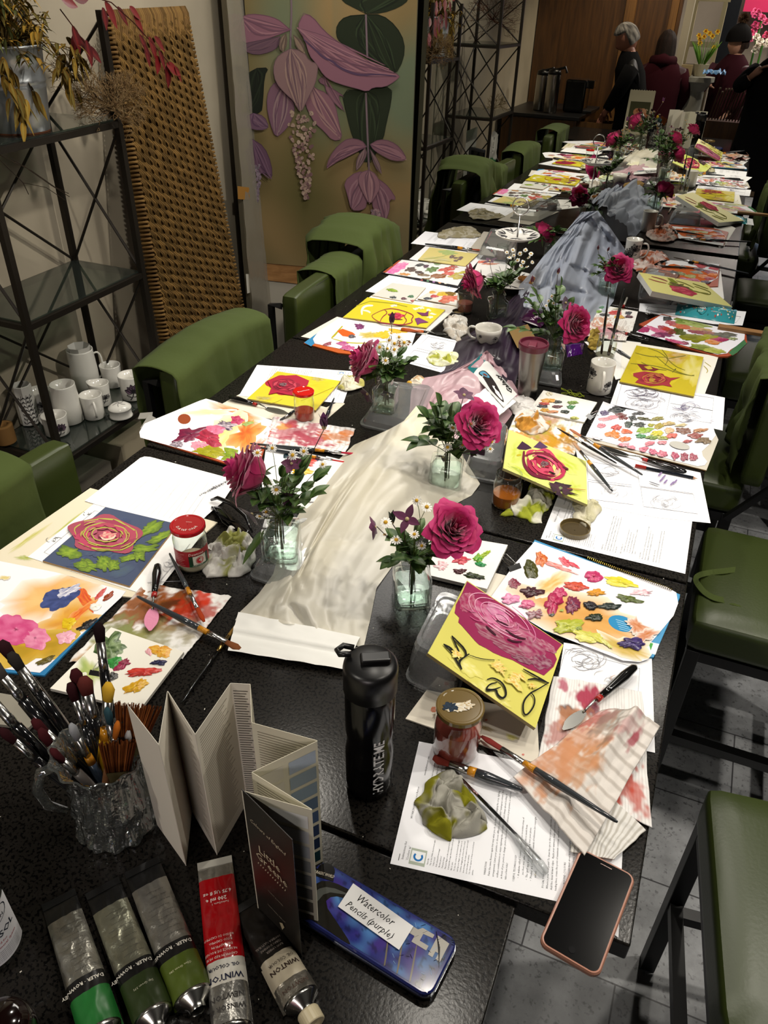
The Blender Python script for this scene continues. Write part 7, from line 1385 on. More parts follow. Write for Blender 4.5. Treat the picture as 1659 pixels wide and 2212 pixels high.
# ================================================================ SOLVENT BOTTLE, DARK BOTTLE
c=A(25,2085,0); c=V((-.615,.262,ZT+.0006)); t=thing('solvent_bottle','clear bottle with a white solvent label at the lower left edge','bottle',c)
MB().lathe([(.034,0),(.038,.004),(.038,.120),(.034,.140),(.022,.155),(.014,.163),(.014,.178)],c,'ffffff',n=48).build('bottle_glass','glass',t,smooth=True)
MB().lathe([(.001,.005),(.0365,.006),(.0365,.100),(.001,.100)],c,'ffffff',n=40).build('clear_solvent','water',t)
fa=math.atan2(-c.y,-c.x); f=wrapfn(c,.0384,fa); mb=MB(); mb.grid(lambda u,v:f(-.055+.10*u,.012+.095*v),30,2,'dcdce0'); lb=mb.build('paper_label','paper',t)
f=wrapfn(c,.0387,fa); mb=MB(); text(mb,'GAMBLIN',None,None,None,.0075,'1c2434',fn=lambda x,y:f(-.004+x,.092+y-.006),bold=False); text(mb,'GAMSOL',None,None,None,.0145,'1c2434',fn=lambda x,y:f(-.020+x,.058+y),bold=True); text(mb,'The Standard for',None,None,None,.0055,'a82c3c',fn=lambda x,y:f(-.018+x,.048+y)); text(mb,'Odorless Mineral Spirits',None,None,None,.0055,'a82c3c',fn=lambda x,y:f(-.020+x,.041+y))
for k in range(6): text(mb,'Danger: harmful or fatal if swallowed read label',None,None,None,.0026,'3a3a44',fn=lambda x,y:f(-.016+x,.034-k*.0034+y))
E=[(.014+.021*math.cos(j*.2618),.094+.0125*math.sin(j*.2618)) for j in range(25)]; mb.add([q for (x,y) in E for q in (f(x,y),f((x-.014)*1.07+.014,(y-.094)*1.07+.094))],[(2*i,2*i+1,2*i+3,2*i+2) for i in range(24)],'1c2434'); mb.grid(lambda u,v:f(-.024+.0012*u,.014+.09*v),1,2,'b02c3c'); mb.build('label_lettering','ink',lb)
c=V((-.50,.185,ZT+.0006)); t=thing('dark_bottle','squat dark brown glass jar cut by the bottom left corner','bottle',c); MB().lathe([(.028,0),(.033,.004),(.033,.06),(.028,.075),(.020,.082),(.001,.083)],c,'140808',n=40).build('brown_glass',mat('brown_glass','120706',.08,coat=.5),t,smooth=True)
# ================================================================ CRYSTAL JUG OF BRUSHES
c=V((-.583,.452,ZT+.0006)); c=(A(235,1790,0)+V((.002,.018,.0006))); t=thing('crystal_jug','cut crystal jug crammed with paint brushes, lower left','jug',c)
fl=lambda p,a:p+V((math.cos(a)*0.0028*math.sin(a*12+p.z*140),math.sin(a)*0.0028*math.sin(a*12+p.z*140),.010*math.sin(a-2.6)*(p.z/.15)**3))
MB().lathe([(.040,0),(.055,.002),(.056,.010),(.050,.030),(.053,.055),(.050,.085),(.046,.110),(.052,.135),(.060,.150),(.057,.150),(.048,.135),(.042,.110),(.046,.085),(.048,.055),(.045,.030),(.03,.012)],c,'ffffff',n=72,fx=fl).build('jug_body','crystal',t,smooth=False)
MB().tube([c+V((-.045,-.03,.130)),c+V((-.060,-.045,.128)),c+V((-.066,-.055,.100)),c+V((-.062,-.052,.065)),c+V((-.050,-.038,.040))],[.007,.008,.0075,.007,.006],'ffffff',n=12).build('jug_handle','crystal',t,smooth=True)
rd=random.Random(8); top=c+V((0,0,.15))
B=[((0,1385),.245,'18181a',.007,'2c1418',None),((-20,1430),.24,'131315',.007,'4a4440',None),((-40,1490),.22,'131315',.007,'6a645c',None),((212,1345),.255,'101012',.0062,'1c1012',None),((160,1445),.215,'a8a4a0',.0065,'3a1418',None),((150,1475),.205,'9a9894',.0055,'2c1014',None),((180,1462),.21,'9a9894',.0080,'5a2824',None),((235,1475),.21,'d8a820',.0075,'caa030','c8861c'),((0,1575),.19,'a8a4a0',.0055,'2c1014',None),((70,1555),.185,'a8a4a0',.0060,'3c1418',None),((85,1575),.18,'a8a4a0',.0055,'3c1418',None),((232,1530),.19,'c8861c',.0060,'2c4850','c8861c'),((262,1540),.185,'1c2426',.0070,'34525a','c8861c'),((152,1565),.185,'3c4a5c',.0055,'8a8c90','c8861c'),((110,1620),.165,'8a8480',.0060,'3c1418',None),((278,1580),.165,'c8ccd0',.0060,'a8a8a8',None),((20,1410),.235,'101012',.0066,'2a2624',None),((255,1560),.19,'8a5c3c',.0055,'a85c1c',None)]
for i,(q,h,hc,r,hair,band) in enumerate(B):
    tip=A(q[0],q[1],h); foot=c+V((rd.uniform(-.022,.022),rd.uniform(-.022,.022),.012)); 
    d=(foot-tip); foot=tip+d*.96
    W_=['thick black brush with dark bristles reaching the left frame edge','black brush with splayed grey tip at the left frame edge','lowest pale-tipped brush pointing out left','upright black brush with round dark tip, tallest in the jug','brush with burgundy pointed tip left of the tallest','small brush with wine pointed tip, front left of the jug','flat maroon-tipped brush beside the tallest','yellow pointed brush standing right of the tallest','burgundy filbert brush pointing far left','burgundy filbert brush second from the far left','burgundy filbert brush tucked under its neighbour','teal-smeared brush with orange band','larger teal-smeared brush leaning right','grey-tipped brush with orange band at the left rim','dark red round tip low over the jug spout','white plastic brush end at the right rim','second thick black brush beside the left frame edge','short ginger-haired brush in the middle of the jug']
    brush(tip,foot,W_[i],r=r,hand=hc if hc not in('a8a4a0','9a9894') else '1a1a1c',band=band,hair=hair,wld=True,flat=.6,bl=.030,w=1.15,group='brushes standing in the crystal jug',ferr='a8a8a6')
for px,py,h,label,wd in ((300,1520,.20,'wide rust-brown fan brush at the right of the jug',.030),(255,1600,.165,'ginger hake brush low at the right rim of the jug',.024)):
    tip=A(px,py,h); foot=c+V((.015,-.01,.03)); d=(foot-tip).normalized(); w=d.cross(CAM-tip).normalized(); t2=thing('wide_brush',label,'brush',foot,0,'brushes standing in the crystal jug'); mb=MB(); rd2=random.Random(4)
    n_=w.cross(d).normalized()
    for k in range(150):
        s=rd2.uniform(-1,1); z=rd2.uniform(-.0035,.0035); a=tip+w*(s*wd*1.0)+n_*z+d*rd2.uniform(0,.006); b=tip+d*.055+w*(s*wd*.62)+n_*z*.7; mb.tube([a,b],[.0005,.0011],rd2.choice(('5a2c12','74401c','8a5026','4a220e')),n=4,cap=False)
    mb.build('bristles','dry',t2); MB().prism([tip+d*.052+w*wd*.64+n_*.004,tip+d*.052-w*wd*.64+n_*.004,tip+d*.08-w*wd*.3+n_*.004,tip+d*.08+w*wd*.3+n_*.004],n_*.008,'8a7a5c').build('ferrule','metal',t2); rod(MB(),tip+d*.078,foot,[(0,.006),(.5,.005),(1,.003)],'2a1c14').build('handle','gloss',t2,smooth=True)
# clear packet lying at the left edge
sheet('display_packet','grey clear-fronted packet at the left edge behind the brushes','packet',[(-40,1490),(30,1502),(88,1545),(62,1572),(-40,1560)],.004,.006,'8e8a7e',m='gloss')

mb=MB(); rd=random.Random(4)
for k in range(5): mb.tube([A(1212+10*j,843+2*j+rd.uniform(-6,8),.002+.004*rd.random()) for j in range(6)],.0007,'8c9a2c',n=5)
tag(mb.build('green_thread','cloth'),'tangle of lime green thread on the black table beside the poppy mug','thread')
# ================================================================ LEFT WALL: MURAL, BUCKET, CHINA
def mural():
    BL,BR=V((-2.10,3.45,.66)),V((-1.385,3.655,.62)); pl=Pl(pts=(BL,BR,BR+V((0,0,1)))); pl.n=-pl.n if pl.n.y>0 else pl.n
    T_=lambda p,z:V((p.x,p.y,z)); t=thing('flower_mural','tall canvas of hanging pink tropical flowers and dark leaves, left of the mirror','painting',((BL+BR)/2).xy.to_3d())
    P=[BL,BR,T_(BR,2.35),T_(BL,2.35)]
    MB().prism(P,pl.n*.035,'6a6650').build('stretched_canvas','matte',t)
    mb=MB(); CA,CB,CC,CD=hx('5c5634'),hx('86704a'),hx('5c6a54'),hx('4c4a24')
    def cf(u,v):
        z=.69+1.66*v; k=nz(u*2.2,v*4,3); c=mixc(CA,CB,max(0,min(1,.5+1.1*k+.5*(u-.4)))); c=mixc(c,CC,max(0,min(.9,1.6*nz(u*2+4,v*3.2,8)+.25*(u>.5)*(v>.25)))); return mixc(c,CD,max(0,.8-abs(u-.3)*2-abs(v-.2)*3))
    mb.grid(lambda u,v:T_(BL*(1-u)+BR*u,.645+1.70*v)+pl.n*.0006+V((0,0,-.02*u*(1-v))),40,80,cfn=cf); mb.build('painted_ground','matte',t)
    a=Art(pl,.0010); C=lambda x,y:(480+x/3.19,y/3.19)
    rd=random.Random(5)
    def petal(P,c,lo,hi,n=9,o=0):
        mx=lambda q,w:'%02x%02x%02x'%tuple(int(int(q[i:i+2],16)*w+int(c[i:i+2],16)*(1-w)) for i in (0,2,4)); lo_=lo; lo,hi=mx(lo,.6),mx(hi,.6)
        Q=[C(*p) for p in P]; a.poly(Q,c,2)
        R0=Q[o]; F_=max(Q,key=lambda q:(q[0]-R0[0])**2+(q[1]-R0[1])**2); cx=sum(q[0] for q in Q)/len(Q); cy=sum(q[1] for q in Q)/len(Q)
        for k in range(n):
            q=Q[(o+1+int((k+.5)*(len(Q)-1)/n))%len(Q)]; m=(cx*.45+q[0]*.55,cy*.45+q[1]*.55); e=(F_[0]*.8+q[0]*.15+cx*.05,F_[1]*.8+q[1]*.15+cy*.05)
            a.stroke([R0,m,e],rd.uniform(1.6,4.5),lo if k%2 else hi,2)
        a.stroke(Q+[Q[0]],1.2,lo,1,False)
    G=('1c2414','10160c','34422a')
    petal([(990,95),(805,0),(830,-60),(1285,-60),(1285,0),(1220,50),(1100,92)],*G,7)
    petal([(990,100),(850,110),(790,170),(785,240),(810,290),(900,345),(1000,400),(1100,480),(1190,520),(1250,410),(1258,290),(1200,180),(1100,100)],*G,11)
    petal([(990,620),(820,620),(860,800),(900,950),(1000,1170),(1110,960),(1130,850),(1165,700),(1170,600),(1040,600)],'1e2616','10160c','34422a',9)
    petal([(240,470),(165,510),(180,780),(270,780),(280,700),(290,520),(322,466)],'141a10','0c100a','262f1e',5)
    for P,w in (([(475,-60),(478,100),(472,215),(470,335)],4),([(990,100),(995,250),(1000,400)],4),([(990,640),(1000,900),(1012,1170)],4),([(175,520),(200,780),(215,960)],3)): a.stroke([C(*p) for p in P],w,'6a5a60',1,False)
    K=('7c5562','583c4c','9a7278')
    petal([(470,205),(430,170),(380,130),(300,105),(200,95),(130,115),(130,260),(150,290),(200,305),(260,280),(330,260),(400,235)],*K,8); petal([(400,250),(250,280),(150,300),(150,350),(230,380),(330,360),(390,320)],'5c4450','463440','6a5058',5)
    petal([(700,520),(650,560),(760,610),(850,670),(790,650),(850,780),(720,660)],'6c4c58','4c3442','84606a',5)
    petal([(600,560),(640,610),(720,640),(780,720),(805,850),(830,960),(760,970),(700,900),(640,850),(590,760),(570,700)],'7a5660','5a3e4c','a08078',9); petal([(440,560),(370,560),(320,620),(305,720),(330,850),(370,950),(420,910),(470,850),(500,760),(490,700)],'705260','503a4a','94807a',8)
    for k in range(150):
        t_=k/150; y=770+600*t_; w=100*(1-t_)**.8*(1 if t_>.12 else .7)+8; x=545+35*t_+rd.uniform(-1,1)*w; a.blob(*C(x,y),rd.uniform(2.6,4.2),rd.uniform(3.2,5),rd.choice(('8c7468','7a6058','a08c7c','64484c')),rd.choice(('a8947f','6a5050')),wet=False,jag=.1,ang=rd.uniform(-40,40))
    petal([(560,92),(620,110),(700,210),(800,290),(900,350),(1000,420),(1100,480),(1235,516),(1190,560),(1120,600),(1040,600),(1000,632),(930,610),(850,590),(760,560),(700,520),(650,440),(600,380),(570,270),(515,190)],*K,15,19)
    a.stroke([C(*p) for p in [(560,270),(640,340),(700,400),(760,420),(800,460),(880,500),(960,520),(1060,510),(1200,525)]],5,'4c3850',2)
    petal([(470,335),(560,350),(600,420),(660,440),(655,510),(640,580),(590,680),(540,785),(500,700),(430,640),(370,570),(350,480),(370,400),(420,360)],'7a6060','54404a','9c8474',13)
    for P in ([(440,230),(400,260),(390,330),(420,360),(450,300)],[(490,240),(510,330),(570,370),(560,290)]): petal(P,'6a5850','4c4038','8c7a64',4)
    petal([(995,1010),(960,965),(870,950),(800,1000),(740,1080),(715,1165),(740,1125),(800,1110),(900,1060)],'76545e','54384a','967078',8); petal([(1020,995),(1080,960),(1160,970),(1230,1020),(1278,1105),(1180,1110),(1100,1070),(1040,1030)],'76545e','54384a','967078',8)
    petal([(985,1020),(930,1080),(920,1180),(960,1140),(1000,1060)],'6c5458','4c3a42','8a7470',4); petal([(1020,1030),(1080,1110),(1100,1200),(1050,1150)],'6c5458','4c3a42','8a7470',4)
    petal([(1000,1190),(930,1180),(835,1250),(865,1350),(890,1450),(960,1450),(1000,1420)],'7c5864','583e4c','9a7880',8); petal([(1040,1220),(1090,1240),(1150,1290),(1205,1380),(1150,1370),(1155,1450),(1120,1535),(1060,1480),(1030,1400)],'7c5864','583e4c','9a7880',8)
    for k in range(36): a.blob(*C(1060+rd.uniform(-30,30),1450+rd.uniform(-10,120)),3,3.6,rd.choice(('6a4450','8a6468','54343f')),wet=False,jag=.1)
    petal([(1010,1170),(1060,1200),(1095,1280),(1060,1350),(1015,1412),(970,1330),(935,1250),(950,1190)],'86626a','5a404c','a88484',8)
    petal([(210,960),(175,965),(185,1080),(240,1220),(290,1180),(345,1240),(340,1130),(290,1010)],'5c4254','402c40','74586c',7); petal([(215,780),(160,800),(175,880),(260,900),(325,880),(290,800)],'644a5c','46324a','7a6070',5)
    for k in range(50): t_=k/50; a.blob(*C(235+rd.uniform(-1,1)*45*(1-t_)+8*t_,1140+250*t_),2.6,3.4,rd.choice(('5c4456','705868','463244')),wet=False,jag=.1)
    a.done(t)
    q=lambda p,z,o:T_(p,z)+pl.n*o
    MB().prism([q(BL,.555,-.004),q(BR,.515,-.004),q(BR,.62,-.004),q(BL,.66,-.004)],pl.n*.03,'888888').build('pine_batten',M['pine'],t)
    t2=thing('pale_canvas','pale primed canvas with a faint flower sketch standing under the mural','canvas',(BL.x,BL.y+.02,0)); o=MB().prism([q(BL,.0,-.01),q(BR,.0,-.01),q(BR,.51,-.01),q(BL,.55,-.01)],pl.n*.02,'a8a294').build('canvas_face','matte',t2)
    a=Art(Pl(pts=(q(BL,0,-.01),q(BR,0,-.01),q(BR,.6,-.01))),.001); a.pl.n=pl.n
    a.line([(618,690),(618,775),(645,775),(645,690),(618,690)],'5c564c',1); a.stroke([(630,772),(628,740),(634,715),(640,700)],1,'5c564c'); a.stroke([(628,740),(620,725),(626,712),(632,728)],1,'5c564c'); a.flat.build('flower_sketch','ink',t2)
mural()
q=[(488,0),(522,0),(606,790),(530,735)]; P=[AX(x,y,-2.13) for x,y in q]; P=[P[0]+V((0,0,.3)),P[1]+V((0,0,.3)),V((P[2].x+.05,P[2].y,.01)),V((P[3].x+.05,P[3].y,.01))]
t=thing('wrapped_canvas','plastic-wrapped canvas edge leaning between the woven panel and the mural','canvas',(P[2].x,P[2].y,0)); MB().prism(P,V((.03,-.01,0)),'6e6858').build('canvas_edge','matte',t)
mb=MB(); mb.grid(lambda u,v:(P[0]*(1-u)+P[1]*u)*(1-v)+(P[3]*(1-u)+P[2]*u)*v+V((.012+.010*abs(nz(u*5,v*14,2)),-.012-.01*abs(nz(u*4,v*10,6)),0)),10,60,'cccccc'); mb.build('plastic_wrap','wrap',t,smooth=True)
Q=[AX(x,y,-2.09) for x,y in ((513,402),(538,405),(540,432),(514,430))]; MB().poly(Q,'9a6e34').build('brown_tape','satin',t)
Q=[AX(x,y,-2.09) for x,y in ((531,592),(538,592),(541,632),(534,634))]; o=MB().poly(Q,'c8c4b8').build('paper_label','paper',t); mb=MB(); text(mb,'75L',Q[1],(Q[2]-Q[1]).normalized(),(Q[1]-Q[0]).normalized(),.012,'1a1a1a'); mb.build('label_lettering','ink',o)
# bucket on the top shelf
b=AF(45,283,1.479); c=V((b.x,b.y,1.479)); t=thing('galvanised_bucket','galvanised metal bucket with ribbed bands on the top iron shelf','bucket',c)
zm=mat('galvanised','9ca0a2',.32,.75,bs=(9,.5,.01))
MB().lathe([(.080,0),(.084,.004),(.090,.06),(.096,.115),(.098,.119),(.096,.123),(.098,.130),(.100,.134),(.098,.138),(.106,.215),(.110,.217),(.110,.223),(.104,.221),(.094,.12),(.080,.01),(.001,.008)],c,'8c9094',n=64).build('bucket_body',zm,t,smooth=True)
MB().lathe([(.082,.0),(.0845,.001),(.0845,.005),(.082,.006)],c+V((0,0,.0)),'4a2c1c',n=48).build('rusted_foot','dry',t)
rd=random.Random(12); top=c+V((0,0,.215))
t=thing('dried_flower_bunch','mass of brown and mustard dried flowers spilling from the galvanised bucket','dried flowers',top-V((0,0,.15)))
st=MB(); lv=MB()
for k in range(120):
    a=rd.uniform(0,6.28); el=rd.uniform(.1,1.2); L=rd.uniform(.08,.24); d=V((math.cos(a)*math.cos(el),math.sin(a)*math.cos(el),math.sin(el))); e=top+d*L+V((0,0,-.35*L*(1.2-el))); st.tube(curvept(top-V((0,0,.02))+d*.02,e,V((0,0,.03))),[.0012]*7,rd.choice(('4c3c1c','5c4a24','3a3018')),n=4)
    for j in range(7):
        o=top+(e-top)*(.45+.09*j)+V((0,0,.02)); a2=rd.uniform(0,6.28); leaf(lv,o,(math.cos(a2),math.sin(a2),rd.uniform(-.8,.4)),(0,0,1),rd.uniform(.02,.045),rd.uniform(.006,.016),rd.choice(('6a4c18','8a6420','503c14','3c3a1c','a07828')),curl=.6)
for px,py in ((20,190),(45,240),(10,150),(60,210),(150,110),(170,130),(140,150),(155,175)):
    o=AX(px,py,c.x+.09); 
    for j in range(9): leaf(lv,o+V((rd.uniform(-.015,.015),rd.uniform(-.02,.02),rd.uniform(-.03,.04))),(rd.uniform(-.9,.9),rd.uniform(-.9,.9),-.6),(rd.uniform(-1,1),.3,.5),.034,.020,rd.choice(('6a4c18','5a4018','806020')),curl=.9)
st.build('dry_stems','dry',t); lv.build('dry_leaves','dry',t,smooth=True)
def redleaves(name,label,spine,leaves,X,sz=.055):
    S=[AX(x,y,X) for x,y in spine]; t=thing(name,label,'dried leaves',S[0]); MB().tube(S,[.0018]*len(S),'3c2018',n=5).build('twig','dry',t); rd=random.Random(len(leaves))
    for x,y,s,an in leaves:
        o=AX(x,y,X+rd.uniform(-.02,.02)); a=math.radians(an); mb=MB(); d=V((.15,math.cos(a),math.sin(a))); leaf(mb,o-d.normalized()*sz*s*.5,d,V((1,.2,.3)),sz*s,sz*s*.62,rd.choice(('4a080c','5c0e12','38060a')),fold=.12,curl=.05,col2='701a1c'); mb.build('red_leaf','leaf',t,smooth=True)
redleaves('red_leaf_branch','branch of dark red dried leaves arching from the bucket over the woven panel',[(190,-10),(240,5),(290,50),(330,95),(362,132),(372,155)],[(150,5,1,-20),(175,-5,1,0),(240,32,1.3,-70),(226,40,1,-100),(265,35,1,-60),(292,28,.9,-40),(300,55,1.1,-65),(310,95,1.0,-70),(330,105,1.2,-80),(318,120,1.1,-90),(345,95,1,-50),(350,130,1.0,-80),(375,150,1.2,-30),(362,165,1.2,-110),(385,160,.9,-70),(340,140,1,-120)],-1.80)
redleaves('red_leaf_branch','short spray of dark red dried leaves right beside the bucket rim',[(130,20),(160,60),(185,95),(210,120)],[(165,85,1.2,-90),(182,100,1.1,-60),(192,115,1.2,-95),(205,118,1,-50),(160,100,1,-110)],-1.84)
# dried twiggy bushes
def twig_bush(label,center,rad,n,col,seed,up_=.6,dens=3,name='dried_bush'):
    rd=random.Random(seed); c=V(center); t=thing(name,label,'dried plant',c-V((0,0,rad*.5))); mb=MB()
    def br(p,d,L,r,lev):
        q=p+d*L+V((rd.uniform(-1,1),rd.uniform(-1,1),rd.uniform(-1,1)))*L*.25; mb.tube([p,(p+q)/2+V((rd.uniform(-1,1),rd.uniform(-1,1),rd.uniform(-1,1)))*L*.12,q],[r,r*.9,r*.7],rd.choice(col),n=3,cap=False)
        if lev<dens:
            for _ in range(rd.choice((2,3,3))): br(q,(d+V((rd.uniform(-1,1),rd.uniform(-1,1),rd.uniform(-.8,1)))*.9).normalized(),L*.62,r*.7,lev+1)
    for _ in range(n): d=V((rd.uniform(-1,1),rd.uniform(-1,1),rd.uniform(-.4,1))).normalized(); br(c,d,rad*.45,.0018,0)
    mb.build('twigs','dry',t); return t
twig_bush('pale tan bush of curled dried twigs on the shelf corner beside the bucket',AX(245,232,-1.84),.115,64,('7a6244','8c7654','5c482e'),3,dens=4)
twig_bush('darker grey brown tangle of dried twigs behind the tan one',AX(185,178,-1.95),.12,12,('4a3c28','3a2e20','5a4a34'),7,dens=3)
twig_bush('dried seed heads on the middle shelf, seen in the mirror',(-1.80,.88,1.10),.13,14,('6a5a3c','54462c'),9,dens=3)
twig_bush('large dark dried flower bunch on the top mirror-side shelf',(-1.88,.85,1.68),.22,34,('2c1c12','4a2a18','3a1a10','1c140e'),13,dens=3)
mb=MB()
for P in ([(0,335),(60,365),(110,400),(150,425)],[(0,345),(50,395),(62,420)],[(20,340),(70,370),(120,405),(148,418)],[(50,395),(100,405),(140,432)]): mb.tube([AX(x,y,-1.86) for x,y in P],.0011,'2a221a',n=4)
tag(mb.build('bare_twigs','dry'),'thin bare twigs hanging below the bucket shelf','twigs')
# china on the lower shelf
ZS=.507
def on(px,py): p=AF(px,py,ZS); return V((p.x,p.y,ZS))
_mug=mug
def mug(c,r,h,*a,**k): return _mug(c,r*1.22,h*1.18,*a,**k)
CG='white floral china on the iron shelf'
def fd(p): return math.atan2(-p.y,-p.x)
p=on(125,935); mug(p,.036,.062,PI,'low white mug with a purple magnolia at the front of the iron shelf, left',[(fd(p)+.3,.03,.026,'8c7088')],group=CG)
p=on(205,900); mug(p,.033,.078,fd(p)+.1,'plain white mug, handle facing out, centre front of the iron shelf',[],group=CG,name='mug')
p=on(288,858); mug(p,.037,.082,.9,'white mug with a large purple magnolia, rightmost on the iron shelf',[(fd(p)+.1,.04,.032,'8c7088')],group=CG)
p=on(245,832); mug(p,.033,.075,2.6,'plain white mug at the back right of the iron shelf',[],group=CG)
p=on(222,872); mug(p,.030,.075,2.9,'small white jug with a pinched lip and fine line flowers on the iron shelf',[(fd(p)+.4,.035,.02,None)],group=CG,name='milk_jug',cat='jug',lip=3.4)
p=on(152,908); mug(p,.036,.125,2.8,'tall plain white jug with a spout, centre left of the iron shelf',[(fd(p)+.9,.06,.022,None)],group=CG,name='water_jug',cat='jug',lip=-.9,base=1.15)
p=on(190,842); t=mug(p,.040,.145,1.0,'tallest white jug patterned with fine flowers, holding a folded card, back of the iron shelf',[(fd(p)-.5,.05,.03,None),(fd(p)+.5,.08,.03,None),(fd(p),.03,.03,None),(fd(p)-.1,.11,.025,None)],group=CG,name='water_jug',cat='jug',base=1.1)
MB().lathe([(.030,.12),(.042,.185)],p,'c8c6c0',n=7,capb=False).build('folded_card','paper',t)
p=on(95,895); mug(p,.034,.085,2.2,'white mug with fine grey writing behind the faceted vase',[(fd(p),.05,.02,None)],group=CG)
p=on(262,898); t=thing('lidded_pot','round white lidded pot with line flowers on its lid, front right of the iron shelf','pot',p,0,CG)
MB().lathe([(.038,0),(.043,.002),(.040,.005),(.040,.032),(.042,.034),(.001,.034)],p,'dcdad2',n=48).build('pot_body','china',t,smooth=True); MB().lathe([(.042,.034),(.041,.038),(.028,.047),(.010,.051),(.001,.052)],p,'dcdad2',n=48,capb=False).build('pot_lid','china',t,smooth=True)
mb=MB()
for k in range(5): a=k*1.25; mb.tube([p+V((0,0,.0525)),p+V((math.cos(a)*.012,math.sin(a)*.012,.051)),p+V((math.cos(a+.3)*.024,math.sin(a+.3)*.024,.0485))],[.0006,.0010,.0005],'26222a',n=4)
mb.build('flower_drawing','ink',t)
p=on(66,912); t=thing('faceted_vase','tall faceted white vase with black trailing flowers, left of the iron shelf','vase',p,0,CG); MB().lathe([(.032,0),(.034,.002),(.034,.15),(.031,.152),(.030,.02)],p,'d8d6d0',n=8).build('vase_body','china',t)
mb=MB(); f=wrapfn(p,.0345,fd(p)); rd=random.Random(4)
for s in (-.012,.006,.02):
    pts=[(s+.004*math.sin(k),.01+.016*k) for k in range(8)]
    for (x,y),(x2,y2) in zip(pts,pts[1:]): mb.tube([f(x,y),f(x2,y2)],.0006,'1c1a1e',n=4); [mb.tube([f(x,y),f(x+q*.007,y+.006),f(x+q*.010,y+.010)],[.0004,.0016,.0003],'1c1a1e',n=4) for q in (-1,1)]
mb.build('flower_drawing','ink',t)
p=on(14,955); t=thing('twine_spool','brown ball of garden twine at the left frame edge on the iron shelf','twine',p); MB().lathe([(.030,0)]+[(.034+(.0015 if k%2 else 0),.003+k*.0026) for k in range(26)]+[(.020,.071),(.018,.01)],p,'7a5a34',n=40).build('wound_twine','dry',t,smooth=True)
mb=MB(); mb.prism([AX(x,y,-1.30) for x,y in ((303,925),(322,895),(337,903),(318,930))],V((.001,0,.001)),'c8c6be'); mb.prism([AX(x,y,-1.31) for x,y in ((298,905),(303,892),(330,890),(328,904))],V((.001,0,.001)),'bab8b0'); o=mb.build('care_label','paper',bpy.data.objects['apron.001']); o['label']='folded white care label'
for (x0,x1,y0,y1,h,c,l) in ((-2.1,-1.92,1.72,1.95,.30,'7e786c','grey floral-print box on the floor shelf under the china'),(-2.1,-1.9,2.0,2.2,.34,'948a74','tan board box beside the floral-print one on the floor shelf')):
    tag(MB().box(((x0+x1)/2,(y0+y1)/2,.036+h/2),(x1-x0,y1-y0,h),c).build('storage_box','matte'),l,'box')
# ================================================================ THE ROOM BEHIND THE VIEWER (seen in the mirror)
MN=(Matrix.Rotation(math.radians(.18),3,'Z')@Matrix.Rotation(-math.radians(.93),3,'X'))@V((0,-1,0)); MO=V((-.2,3.70,0))+MN*(-.020)
def mray(px,py):
    d=ray(px,py).normalized(); t=(MO-CAM).dot(MN)/d.dot(MN); h=CAM+d*t; return h,d-MN*(2*d.dot(MN))
def MY(px,py,Y): h,r=mray(px,py); return h+r*((Y-h.y)/r.y)
MB().box((-1.50,-2.05,1.35),(1.42,.05,2.6)).build('oak_partition',M['oak']); tag(bpy.data.objects['oak_partition'],'tall dark oak panelled partition behind the coffee counter','partition')
for x,w in ((-1.28,.10),(-.86,.07)): tag(MB().box((x,-2.01,1.35),(w,.04,2.6)).build('oak_post',M['oaklight'],bevel=.004),'lighter golden oak upright on the partition, '+('left one' if x<-1 else 'right one beside the pale column'),'post')
tag(MB().box((-.72,-2.05,1.35),(.07,.10,2.6),'8c8474').build('pale_column','matte'),'narrow pale grey column at the end of the oak partition','column')
t=thing('coffee_counter','brown wooden cabinet counter with a black worktop and an open drawer','counter',(-1.78,-1.35,0))
MB().box((-1.80,-1.35,.44),(.72,1.1,.88)).build('cabinet',M['oak'],t); MB().box((-1.79,-1.35,.90),(.76,1.14,.03)).build('worktop','black',t,bevel=.004)
o=MB().box((-1.30,-1.02,.74),(.36,.26,.012)).box((-1.30,-.89,.80),(.36,.014,.14)).box((-1.30,-1.15,.80),(.36,.014,.14)).box((-1.12,-1.02,.80),(.014,.26,.14)).build('drawer',M['oaklight'],t); MB().tube([(-1.105,-1.07,.80),(-1.085,-1.07,.80),(-1.085,-.97,.80),(-1.105,-.97,.80)],.005,'b8b4a8',n=8).build('drawer_handle','metal',o)
for (x,y,h,r,l) in ((-1.74,-.98,.36,.062,'brushed steel coffee urn with a black pump lid on the counter'),(-1.88,-1.12,.34,.058,'second steel coffee urn behind the first')):
    t=thing('coffee_urn',l,'urn',(x,y,.916),0,'steel urns on the counter'); MB().lathe([(r*.95,0),(r,.01),(r,h*.85),(r*.98,h*.88),(r,h*.9)],(x,y,.916),'a8a49c',n=40).build('urn_body','metal',t,smooth=True); MB().lathe([(r,h*.9),(r*.9,h),(r*.3,h*1.04),(.001,h*1.05)],(x,y,.916),'0c0c0c',n=32).build('pump_lid','satin',t,smooth=True); MB().tube([(x,y,.916+h),(x+.10,y+.02,.916+h*1.08),(x+.12,y+.02,.916+h*.95)],.012,'0c0c0c',n=8).build('spout','satin',t)
t=thing('coffee_machine','black coffee machine beside the steel urns','coffee machine',(-1.55,-1.25,.916)); MB().box((-1.55,-1.25,1.06),(.20,.26,.28),'0a0a0a').build('machine_body','gloss',t,bevel=.02); MB().box((-1.45,-1.25,.93),(.16,.22,.025),'141414').build('drip_tray','satin',t,bevel=.005); MB().box((-1.44,-1.25,1.16),(.10,.12,.07),'0a0a0a').build('brew_head','gloss',t,bevel=.01)
